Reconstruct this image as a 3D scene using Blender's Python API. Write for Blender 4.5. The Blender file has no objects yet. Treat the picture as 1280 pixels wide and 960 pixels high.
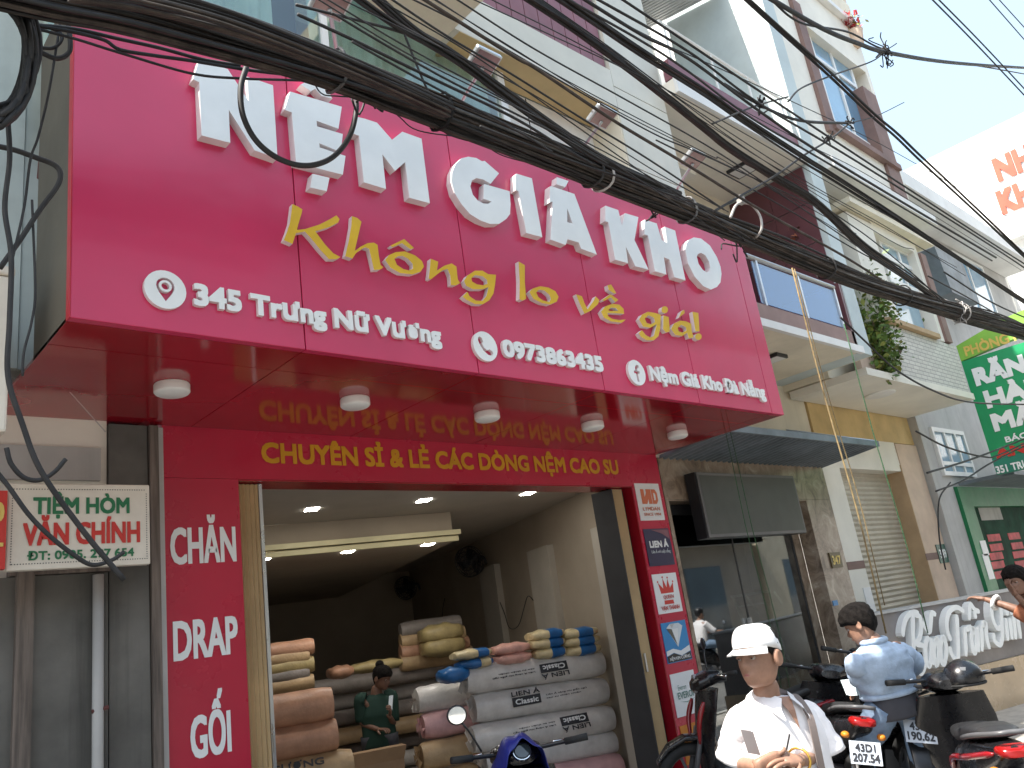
import bpy, bmesh, math, random
from mathutils import Vector, Matrix, noise
random.seed(7)
SC = bpy.context.scene
COL = SC.collection
PI = math.pi
V3 = Vector

# ------------------------------------------------------------------ camera
F_PX = 1030.0                       # focal length for a 1280 px wide picture
CAM = V3((0.0, 0.0, 1.70))
ROT = [[0.733617, -0.664943, -0.140206], [0.095044, 0.304687, -0.947699], [0.672884, 0.681922, 0.286722]]
CX, CY, CF = V3(ROT[0]), V3(ROT[1]), V3(ROT[2])      # camera right, down, forward
cd = bpy.data.cameras.new('camera'); cam = bpy.data.objects.new('camera', cd); COL.objects.link(cam)
cd.sensor_width = 36.0; cd.lens = F_PX / 1280.0 * 36.0; cd.clip_end = 2000.0; cd.clip_start = 0.05
cam.matrix_world = Matrix.Translation(CAM) @ Matrix((( CX[0], -CY[0], -CF[0]), (CX[1], -CY[1], -CF[1]), (CX[2], -CY[2], -CF[2]))).to_4x4()
SC.camera = cam

# ------------------------------------------------------------------ sky, sun, exposure
SUN = V3((-0.50, 0.075, 0.863)).normalized()         # towards the sun
sun_el = math.asin(SUN.z); sun_az = math.atan2(SUN.x, SUN.y)
w = bpy.data.worlds.new('World'); SC.world = w; w.use_nodes = True
nt = w.node_tree; bg = nt.nodes['Background']
sk = nt.nodes.new('ShaderNodeTexSky'); sk.sky_type = 'NISHITA'; sk.sun_disc = False
sk.sun_elevation = sun_el; sk.sun_rotation = sun_az; sk.air_density = 1.2; sk.dust_density = 6.0; sk.ozone_density = 1.0
hz = nt.nodes.new('ShaderNodeMix'); hz.data_type = 'RGBA'; hz.inputs['Factor'].default_value = 0.6; hz.inputs['B'].default_value = (2.35, 3.15, 3.9, 1)   # thin bright overcast veil
nt.links.new(sk.outputs[0], hz.inputs['A']); nt.links.new(hz.outputs['Result'], bg.inputs[0]); bg.inputs[1].default_value = 0.15
sl = bpy.data.lights.new('sun', 'SUN'); sl.energy = 4.2; sl.angle = math.radians(0.5); sl.color = (1.0, 0.95, 0.87)
so = bpy.data.objects.new('sun', sl); COL.objects.link(so); so.location = (0, 0, 30)
so.rotation_euler = (-SUN).to_track_quat('-Z', 'Y').to_euler()
SC.view_settings.view_transform = 'Standard'; SC.view_settings.look = 'None'
SC.view_settings.exposure = 1.5; SC.view_settings.gamma = 1.0; SC.view_settings.use_curve_mapping = False
SC.cycles.max_bounces = 8; SC.cycles.diffuse_bounces = 5; SC.cycles.glossy_bounces = 4; SC.cycles.transparent_max_bounces = 12
SC.cycles.sample_clamp_indirect = 6.0
try: SC.cycles.use_denoising = True
except Exception: pass

# ------------------------------------------------------------------ measuring: a point of the photograph on a real plane
def ray(px, py):
    return CX * ((px - 640) / F_PX) + CY * ((py - 480) / F_PX) + CF
def P(px, py, Y=None, X=None, Z=None, d=None):
    r = ray(px, py)
    if Y is not None: t = (Y - CAM.y) / r.y
    elif X is not None: t = (X - CAM.x) / r.x
    elif Z is not None: t = (Z - CAM.z) / r.z
    else: t = d
    return CAM + r * t
def PP(px, py, o, n):
    r = ray(px, py); t = (o - CAM).dot(n) / r.dot(n)
    return CAM + r * t
def zm(x0, y0, s, pts):
    return [(x0 + a * s, y0 + b * s) for a, b in pts]

# ------------------------------------------------------------------ objects
def root_of(o):
    while o.parent: o = o.parent
    return o
def tag(o, label, cat, group=None, kind=None):
    if label: o['label'] = label
    if cat: o['category'] = cat
    if group: o['group'] = group
    if kind: o['kind'] = kind
    return o
def thing(name, label, cat, loc=(0, 0, 0), rz=0.0, group=None):
    o = bpy.data.objects.new(name, None); COL.objects.link(o); o.empty_display_size = 0.1
    o.location = loc; o.rotation_euler = (0, 0, rz)
    return tag(o, label, cat, group)
def link_mesh(name, me, parent=None, world=True, smooth=None):
    ob = bpy.data.objects.new(name, me); COL.objects.link(ob)
    if parent is not None:
        ob.parent = parent
        if world:
            off = V3(root_of(parent).location)
            for v in me.vertices: v.co -= off
    elif world and len(me.vertices):
        xs = [v.co.x for v in me.vertices]; ys = [v.co.y for v in me.vertices]; zs = [v.co.z for v in me.vertices]
        c = V3(((min(xs) + max(xs)) / 2, (min(ys) + max(ys)) / 2, min(zs)))
        for v in me.vertices: v.co -= c
        ob.location = c
    if smooth is not None:
        me.shade_smooth() if smooth is True else me.shade_flat()
        if smooth not in (True, False):
            me.shade_smooth()
            try: me.set_sharp_from_angle(angle=math.radians(smooth))
            except Exception: pass
    return ob

def smooth_path(pts, n=6):
    pts = [V3(p) for p in pts]
    if len(pts) < 3: 
        a, b = pts[0], pts[-1]
        return [a.lerp(b, i / max(2, n)) for i in range(max(2, n) + 1)]
    out = []
    P0 = [pts[0] * 2 - pts[1]] + pts + [pts[-1] * 2 - pts[-2]]
    for i in range(1, len(P0) - 2):
        a, b, c, d = P0[i - 1], P0[i], P0[i + 1], P0[i + 2]
        for k in range(n):
            t = k / n
            out.append(0.5 * ((2 * b) + (c - a) * t + (2 * a - 5 * b + 4 * c - d) * t * t + (3 * b - a - 3 * c + d) * t ** 3))
    out.append(pts[-1])
    return out

class MB:
    def __init__(s): s.v = []; s.f = []; s.m = []; s.mi = 0
    def add(s, vs, fs):
        b = len(s.v); s.v += [tuple(x) for x in vs]
        for f in fs: s.f.append(tuple(i + b for i in f)); s.m.append(s.mi)
        return s
    def box(s, x0, x1, y0, y1, z0, z1):
        return s.add([(x0, y0, z0), (x1, y0, z0), (x1, y1, z0), (x0, y1, z0), (x0, y0, z1), (x1, y0, z1), (x1, y1, z1), (x0, y1, z1)],
              [(0, 3, 2, 1), (4, 5, 6, 7), (0, 1, 5, 4), (1, 2, 6, 5), (2, 3, 7, 6), (3, 0, 4, 7)])
    def obox(s, o, a, b, c):
        o, a, b, c = V3(o), V3(a), V3(b), V3(c)
        vs = [o, o + a, o + a + b, o + b, o + c, o + a + c, o + a + b + c, o + b + c]
        fl = [(0, 3, 2, 1), (4, 5, 6, 7), (0, 1, 5, 4), (1, 2, 6, 5), (2, 3, 7, 6), (3, 0, 4, 7)]
        if a.cross(b).dot(c) < 0: fl = [tuple(reversed(f)) for f in fl]
        return s.add(vs, fl)
    def prism(s, poly, vec):
        poly = [V3(p) for p in poly]; vec = V3(vec); n = len(poly)
        nrm = V3((0, 0, 0))
        for i in range(n): nrm += (poly[i] - poly[0]).cross(poly[(i + 1) % n] - poly[0])
        if nrm.dot(vec) > 0: poly = poly[::-1]
        vs = poly + [p + vec for p in poly]
        fs = [tuple(range(n)), tuple(range(2 * n - 1, n - 1, -1))]
        for i in range(n):
            j = (i + 1) % n; fs.append((j, i, i + n, j + n))
        return s.add(vs, fs)
    def quad(s, a, b, c, d): return s.add([a, b, c, d], [(0, 1, 2, 3)])
    def tube(s, pts, r, n=6, sm=0, closed=False):
        pts = smooth_path(pts, sm) if sm else [V3(p) for p in pts]
        N = len(pts); rs = r if isinstance(r, (list, tuple)) else [r] * N
        if len(rs) != N: rs = [rs[min(len(rs) - 1, int(i * len(rs) / N))] for i in range(N)]
        t0 = (pts[1] - pts[0]).normalized(); up = V3((0, 0, 1)) if abs(t0.z) < .9 else V3((1, 0, 0))
        x = t0.cross(up).normalized(); vs = []
        for i, p in enumerate(pts):
            if closed: t = pts[(i + 1) % N] - pts[i - 1]
            else: t = pts[min(i + 1, N - 1)] - pts[max(i - 1, 0)]
            t = t.normalized() if t.length > 1e-9 else t0
            x = (x - t * x.dot(t)); x = x.normalized() if x.length > 1e-6 else t.orthogonal().normalized()
            y = t.cross(x)
            for k in range(n):
                a = 2 * PI * k / n; vs.append(p + (x * math.cos(a) + y * math.sin(a)) * rs[i])
        fs = []
        for i in range(N if closed else N - 1):
            for k in range(n):
                a = i * n + k; b = i * n + (k + 1) % n; c = ((i + 1) % N) * n + (k + 1) % n; d = ((i + 1) % N) * n + k
                fs.append((a, b, c, d))
        if not closed:
            fs.append(tuple(range(n - 1, -1, -1))); fs.append(tuple((N - 1) * n + k for k in range(n)))
        return s.add(vs, fs)
    def lathe(s, prof, o, ax=(0, 0, 1), n=24):
        o, ax = V3(o), V3(ax).normalized(); x = ax.orthogonal().normalized(); y = ax.cross(x); vs = []; fs = []
        m = len(prof)
        for r, h in prof:
            for k in range(n):
                a = 2 * PI * k / n; vs.append(o + ax * h + (x * math.cos(a) + y * math.sin(a)) * max(r, 1e-4))
        for i in range(m - 1):
            for k in range(n):
                fs.append((i * n + k, i * n + (k + 1) % n, (i + 1) * n + (k + 1) % n, (i + 1) * n + k))
        fs.append(tuple(range(n - 1, -1, -1))); fs.append(tuple((m - 1) * n + k for k in range(n)))
        return s.add(vs, fs)
    def loft(s, rings, cap=True):
        n = len(rings[0]); vs = [p for r in rings for p in r]; fs = []
        for i in range(len(rings) - 1):
            for k in range(n):
                fs.append((i * n + k, i * n + (k + 1) % n, (i + 1) * n + (k + 1) % n, (i + 1) * n + k))
        if cap:
            fs.append(tuple(range(n - 1, -1, -1))); fs.append(tuple((len(rings) - 1) * n + k for k in range(n)))
        return s.add(vs, fs)
    def ball(s, c, rx, ry=None, rz=None, nu=16, nv=10, M=None):
        ry = ry or rx; rz = rz or rx; c = V3(c); vs = []; fs = []
        for j in range(nv + 1):
            th = PI * j / nv
            for k in range(nu):
                a = 2 * PI * k / nu
                p = V3((rx * math.sin(th) * math.cos(a), ry * math.sin(th) * math.sin(a), rz * math.cos(th)))
                vs.append(c + (M @ p if M else p))
        for j in range(nv):
            for k in range(nu):
                fs.append((j * nu + k, (j + 1) * nu + k, (j + 1) * nu + (k + 1) % nu, j * nu + (k + 1) % nu))
        return s.add(vs, fs)
    def mesh(s, name, mats):
        me = bpy.data.meshes.new(name); me.from_pydata(s.v, [], s.f)
        for m in (mats if isinstance(mats, (list, tuple)) else [mats]): me.materials.append(m)
        if any(s.m):
            for p, i in zip(me.polygons, s.m): p.material_index = i
        me.update()
        bm = bmesh.new(); bm.from_mesh(me); bmesh.ops.recalc_face_normals(bm, faces=bm.faces); bm.to_mesh(me); bm.free()
        return me
    def build(s, name, mats, parent=None, world=True, smooth=None, bevel=0):
        me = s.mesh(name, mats)
        if bevel:
            bm = bmesh.new(); bm.from_mesh(me)
            es = [e for e in bm.edges if len(e.link_faces) == 2 and e.calc_face_angle(0) > 0.6]
            bmesh.ops.bevel(bm, geom=es, offset=bevel, segments=2, profile=0.5, affect='EDGES', clamp_overlap=True)
            bm.to_mesh(me); bm.free()
        return link_mesh(name, me, parent, world, smooth)

def superring(c, ax, ay, rx, ry, n=16, e=2.0, ry2=None):
    c, ax, ay = V3(c), V3(ax), V3(ay); out = []
    for k in range(n):
        a = 2 * PI * k / n; ca, sa = math.cos(a), math.sin(a)
        x = math.copysign(abs(ca) ** (2 / e), ca) * rx; y = math.copysign(abs(sa) ** (2 / e), sa) * (ry if sa >= 0 else (ry2 or ry))
        out.append(c + ax * x + ay * y)
    return out

def skin(verts, edges, radii, sub=2, mats=None, name='body', root=0):
    me = bpy.data.meshes.new(name); me.from_pydata([tuple(v) for v in verts], edges, [])
    ob = bpy.data.objects.new(name, me); COL.objects.link(ob)
    md = ob.modifiers.new('s', 'SKIN'); md.use_smooth_shade = True
    ly = me.skin_vertices[0].data
    for i, r in enumerate(radii): ly[i].radius = r if isinstance(r, tuple) else (r, r); ly[i].use_root = (i == root)
    if sub: m2 = ob.modifiers.new('u', 'SUBSURF'); m2.levels = sub; m2.render_levels = sub
    dg = bpy.context.evaluated_depsgraph_get(); dg.update()
    out = bpy.data.meshes.new_from_object(ob.evaluated_get(dg))
    bpy.data.objects.remove(ob); out.name = name
    out.materials.clear()
    for m in (mats if isinstance(mats, (list, tuple)) else [mats]): out.materials.append(m)
    for p in out.polygons: p.use_smooth = True
    return out

# ------------------------------------------------------------------ materials (all procedural)
MATS = {}
def mat(name, col, rough=0.6, var=0.10, scale=2.5, bump=0.0, bscale=60.0, metal=0.0, streak=0.0, dirt=None, spec=0.5, coat=0.0, trans=0.0, hue=None, emit=None, es=0.0, stretch=None):
    if name in MATS: return MATS[name]
    m = bpy.data.materials.new(name); m.use_nodes = True; nt = m.node_tree; N = nt.nodes; L = nt.links
    b = N['Principled BSDF']; b.inputs['Roughness'].default_value = rough; b.inputs['Metallic'].default_value = metal
    b.inputs['Specular IOR Level'].default_value = spec; b.inputs['Coat Weight'].default_value = coat; b.inputs['Coat Roughness'].default_value = 0.08
    b.inputs['Transmission Weight'].default_value = trans
    tc = N.new('ShaderNodeTexCoord'); src = tc.outputs['Object']
    def nz(sc, det=4, sx=None):
        n = N.new('ShaderNodeTexNoise'); n.inputs['Scale'].default_value = sc; n.inputs['Detail'].default_value = det; n.inputs['Roughness'].default_value = 0.6
        if sx:
            mp = N.new('ShaderNodeMapping'); mp.inputs['Scale'].default_value = sx; L.new(src, mp.inputs[0]); L.new(mp.outputs[0], n.inputs['Vector'])
        else: L.new(src, n.inputs['Vector'])
        return n.outputs['Fac']
    def ramp(fac, a, bb, c0=(0, 0, 0, 1), c1=(1, 1, 1, 1)):
        r = N.new('ShaderNodeValToRGB'); r.color_ramp.elements[0].position = a; r.color_ramp.elements[1].position = bb
        r.color_ramp.elements[0].color = c0; r.color_ramp.elements[1].color = c1; L.new(fac, r.inputs[0]); return r.outputs[0]
    def mix(f, a, bb, mode='MIX'):
        x = N.new('ShaderNodeMix'); x.data_type = 'RGBA'; x.blend_type = mode
        for inp, val in ((x.inputs['Factor'], f), (x.inputs['A'], a), (x.inputs['B'], bb)):
            if hasattr(val, 'is_output'): L.new(val, inp)
            else: inp.default_value = val
        return x.outputs['Result']
    c = (*col, 1)
    d = tuple(max(0, x * (1 - 2.2 * var)) for x in col); e = tuple(min(1, x * (1 + 1.6 * var)) for x in col)
    if hue: e = hue[:3]
    out = mix(ramp(nz(scale, 5, stretch), 0.3, 0.7), (*d, 1), (*e, 1))
    if streak:
        st = ramp(nz(1.0, 6, (7.0, 7.0, 0.35)), 0.5, 0.78)
        k = N.new('ShaderNodeMath'); k.operation = 'MULTIPLY'; k.inputs[1].default_value = streak; L.new(st, k.inputs[0])
        out = mix(k.outputs[0], out, (*(dirt or (0.12, 0.11, 0.09)), 1))
    L.new(out, b.inputs['Base Color'])
    rr = N.new('ShaderNodeMapRange'); rr.inputs['To Min'].default_value = max(0.02, rough - 0.10 * (rough > .1)); rr.inputs['To Max'].default_value = min(1, rough + 0.12 * (rough > .1))
    L.new(nz(scale * 3.1), rr.inputs[0]); L.new(rr.outputs[0], b.inputs['Roughness'])
    if bump:
        bp = N.new('ShaderNodeBump'); bp.inputs['Strength'].default_value = bump; bp.inputs['Distance'].default_value = 0.01
        L.new(nz(bscale, 3), bp.inputs['Height']); L.new(bp.outputs[0], b.inputs['Normal'])
    if emit: b.inputs['Emission Color'].default_value = (*emit, 1); b.inputs['Emission Strength'].default_value = es
    MATS[name] = m
    return m
def node_mat(name, fn):
    if name in MATS: return MATS[name]
    m = bpy.data.materials.new(name); m.use_nodes = True; fn(m.node_tree, m.node_tree.nodes['Principled BSDF']); MATS[name] = m; return m
def glass_mat(name, tint, refl=0.12, rough=0.02, alpha_tint=None):
    if name in MATS: return MATS[name]
    m = bpy.data.materials.new(name); m.use_nodes = True; nt = m.node_tree; N = nt.nodes; L = nt.links
    for n in list(N): N.remove(n)
    out = N.new('ShaderNodeOutputMaterial'); tr = N.new('ShaderNodeBsdfTransparent'); gl = N.new('ShaderNodeBsdfGlossy'); mx = N.new('ShaderNodeMixShader')
    tr.inputs[0].default_value = (*tint, 1); gl.inputs['Roughness'].default_value = rough; gl.inputs['Color'].default_value = (.95, .97, 1, 1)
    fr = N.new('ShaderNodeFresnel'); ge = N.new('ShaderNodeNewGeometry'); mr = N.new('ShaderNodeMapRange'); mr.inputs['To Min'].default_value = 1.5; mr.inputs['To Max'].default_value = 1 / 1.5; L.new(ge.outputs['Backfacing'], mr.inputs[0]); L.new(mr.outputs[0], fr.inputs[0])
    ad = N.new('ShaderNodeMath'); ad.operation = 'ADD'; ad.inputs[1].default_value = refl; ad.use_clamp = True
    tc = N.new('ShaderNodeTexCoord'); ns = N.new('ShaderNodeTexNoise'); ns.inputs['Scale'].default_value = 1.3; bp = N.new('ShaderNodeBump'); bp.inputs['Strength'].default_value = 0.006
    L.new(tc.outputs['Object'], ns.inputs['Vector']); L.new(ns.outputs['Fac'], bp.inputs['Height']); L.new(bp.outputs[0], gl.inputs['Normal'])
    L.new(fr.outputs[0], ad.inputs[0]); L.new(ad.outputs[0], mx.inputs[0]); L.new(tr.outputs[0], mx.inputs[1]); L.new(gl.outputs[0], mx.inputs[2]); L.new(mx.outputs[0], out.inputs[0])
    MATS[name] = m; return m

# ------------------------------------------------------------------ flat outlines and writing
def outline_mesh(splines, depth, origin, xd, yd, mats, name='letter'):
    """splines: lists of (u,v); solid of the given depth whose BACK lies on the plane (origin, xd, yd); front towards xd x yd."""
    cu = bpy.data.curves.new(name, 'CURVE'); cu.dimensions = '2D'; cu.fill_mode = 'BOTH'; cu.extrude = depth / 2
    for sp in splines:
        s = cu.splines.new('POLY'); s.points.add(len(sp) - 1); s.use_cyclic_u = True
        for p, (a, b) in zip(s.points, sp): p.co = (a, b, 0, 1)
    ob = bpy.data.objects.new(name, cu); COL.objects.link(ob)
    dg = bpy.context.evaluated_depsgraph_get(); dg.update()
    me = bpy.data.meshes.new_from_object(ob.evaluated_get(dg)); bpy.data.objects.remove(ob); bpy.data.curves.remove(cu)
    return place_flat(me, depth, origin, xd, yd, mats)
def place_flat(me, depth, origin, xd, yd, mats):
    xd, yd, origin = V3(xd), V3(yd), V3(origin); n = xd.cross(yd)
    for v in me.vertices:
        c = v.co.copy(); v.co = origin + xd * c.x + yd * c.y + n * (c.z + depth / 2)
    me.materials.clear(); mats = mats if isinstance(mats, (list, tuple)) else [mats]
    for m in mats: me.materials.append(m)
    me.update()
    for p in me.polygons:
        p.material_index = 1 if (len(mats) > 1 and abs(p.normal.dot(n)) < 0.7) else 0
        p.use_smooth = False
    return me
FX, FZ = V3((1, 0, 0)), V3((0, 0, 1))
def text_mesh(s, depth=0.01, bold=0.0, res=3):
    """unit text: mesh in the XY plane with its raw extents; bold = extra stroke as a fraction of cap height"""
    cu = bpy.data.curves.new('t', 'FONT'); cu.body = s; cu.size = 1.0; cu.resolution_u = res
    ob = bpy.data.objects.new('t', cu); COL.objects.link(ob)
    dg = bpy.context.evaluated_depsgraph_get(); dg.update()
    me = bpy.data.meshes.new_from_object(ob.evaluated_get(dg)); bpy.data.objects.remove(ob); bpy.data.curves.remove(cu)
    return me
CAPH = 0.69
def writing(s, o, xd, yd, width, cap, mats, parent=None, name='lettering', depth=0.004, bold=0.05, label=None, world=True, halign=0, asm=False):
    """one line of writing with its baseline start at o; width and cap height in metres; strokes thickened by offset copies"""
    me = text_mesh(s)
    bm = bmesh.new(); bm.from_mesh(me)
    if not len(bm.verts): bm.free(); return None
    x0 = min(v.co.x for v in bm.verts); x1 = max(v.co.x for v in bm.verts)
    sy = cap / CAPH; sx = width / max(1e-6, (x1 - x0)) if width else sy
    for v in bm.verts: v.co.x = (v.co.x - x0) * sx; v.co.y *= sy; v.co.z = 0
    bmesh.ops.triangulate(bm, faces=bm.faces)
    base = bm.copy() if False else None
    src = bpy.data.meshes.new('src'); bm.to_mesh(src); bm.free()
    xs = [tuple(v.co) for v in src.vertices]; fs = [tuple(p.vertices) for p in src.polygons]
    bpy.data.meshes.remove(src); bpy.data.meshes.remove(me)
    # boundary edges for the sides
    cnt = {}
    for f in fs:
        for i in range(3):
            a, b = f[i], f[(i + 1) % 3]; cnt[(a, b)] = cnt.get((a, b), 0) + 1
    bd = [(a, b) for (a, b) in cnt if (b, a) not in cnt]
    offs = [(0, 0)]
    if bold: 
        bw = bold * cap
        offs += [(a * bw * .85, b * bw) for a, b in ((1, 0), (1, 1), (0, 1), (-1, 1), (-1, 0), (-1, -1), (0, -1), (1, -1))]
    o, xd, yd = V3(o), V3(xd), V3(yd); n = xd.cross(yd); vs = []; ff = []; mi = []
    two = isinstance(mats, (list, tuple)) and len(mats) > 1
    for k, (dx, dy) in enumerate(offs):
        dx, dy = dx * (1 - .017 * k), dy * (1 - .023 * ((k * 5) % 9)); dz = depth + k * 0.00025; b0 = len(vs)
        vs += [o + xd * (x + dx) + yd * (y + dy) + n * dz for x, y, z in xs]
        for f in fs: ff.append(tuple(i + b0 for i in f)); mi.append(0)
        if depth > 0.006:
            b1 = len(vs); vs += [o + xd * (x + dx) + yd * (y + dy) for x, y, z in xs]
            for a, b in bd: ff.append((b1 + a, b1 + b, b0 + b, b0 + a)); mi.append(1 if two else 0)
    me = bpy.data.meshes.new(name); me.from_pydata([tuple(v) for v in vs], [], ff)
    for m in (mats if isinstance(mats, (list, tuple)) else [mats]): me.materials.append(m)
    for p, i in zip(me.polygons, mi): p.material_index = i
    me.update()
    if asm: return me
    ob = link_mesh(name, me, parent, world)
    if label: ob['label'] = label
    return ob
def circle(cx, cy, rx, ry=None, n=28, rev=False):
    ry = ry or rx; pts = [(cx + rx * math.cos(2 * PI * k / n), cy + ry * math.sin(2 * PI * k / n)) for k in range(n)]
    return pts[::-1] if rev else pts

def _brick(nt, b):
    N, L = nt.nodes, nt.links
    tc = N.new('ShaderNodeTexCoord'); mp = N.new('ShaderNodeMapping'); mp.inputs['Rotation'].default_value = (PI / 2, 0, 0); L.new(tc.outputs['Object'], mp.inputs[0])
    br = N.new('ShaderNodeTexBrick'); br.inputs['Scale'].default_value = 1.0; br.inputs['Brick Width'].default_value = 0.2; br.inputs['Row Height'].default_value = 0.06; br.inputs['Mortar Size'].default_value = 0.006
    br.inputs['Color1'].default_value = (.66, .63, .57, 1); br.inputs['Color2'].default_value = (.58, .55, .5, 1); br.inputs['Mortar'].default_value = (.35, .33, .3, 1)
    L.new(mp.outputs[0], br.inputs['Vector']); L.new(br.outputs['Color'], b.inputs['Base Color']); b.inputs['Roughness'].default_value = .8
    bp = N.new('ShaderNodeBump'); bp.inputs['Strength'].default_value = .6; bp.inputs['Distance'].default_value = .01; L.new(br.outputs['Fac'], bp.inputs['Height']); bp.invert = True; L.new(bp.outputs[0], b.inputs['Normal'])
def _marble(nt, b):
    N, L = nt.nodes, nt.links
    tc = N.new('ShaderNodeTexCoord'); n1 = N.new('ShaderNodeTexNoise'); n1.inputs['Scale'].default_value = 3.5; n1.inputs['Detail'].default_value = 10; n1.inputs['Roughness'].default_value = .72; n1.inputs['Distortion'].default_value = 1.2
    L.new(tc.outputs['Object'], n1.inputs['Vector'])
    r = N.new('ShaderNodeValToRGB'); e = r.color_ramp.elements; e[0].position = .33; e[0].color = (.10, .065, .04, 1); e[1].position = .72; e[1].color = (.55, .46, .36, 1)
    x = e.new(.5); x.color = (.26, .19, .135, 1); x = e.new(.6); x.color = (.34, .27, .20, 1)
    L.new(n1.outputs['Fac'], r.inputs[0]); L.new(r.outputs[0], b.inputs['Base Color']); b.inputs['Roughness'].default_value = .28
def _asphalt(nt, b):
    N, L = nt.nodes, nt.links
    tc = N.new('ShaderNodeTexCoord'); n1 = N.new('ShaderNodeTexNoise'); n1.inputs['Scale'].default_value = .7; n1.inputs['Detail'].default_value = 8
    n2 = N.new('ShaderNodeTexNoise'); n2.inputs['Scale'].default_value = 90
    L.new(tc.outputs['Object'], n1.inputs['Vector']); L.new(tc.outputs['Object'], n2.inputs['Vector'])
    r = N.new('ShaderNodeValToRGB'); e = r.color_ramp.elements; e[0].position = .3; e[0].color = (.10, .10, .098, 1); e[1].position = .7; e[1].color = (.17, .165, .155, 1)
    L.new(n1.outputs['Fac'], r.inputs[0]); L.new(r.outputs[0], b.inputs['Base Color']); b.inputs['Roughness'].default_value = .9
    bp = N.new('ShaderNodeBump'); bp.inputs['Strength'].default_value = .5; L.new(n2.outputs['Fac'], bp.inputs['Height']); L.new(bp.outputs[0], b.inputs['Normal'])

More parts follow.
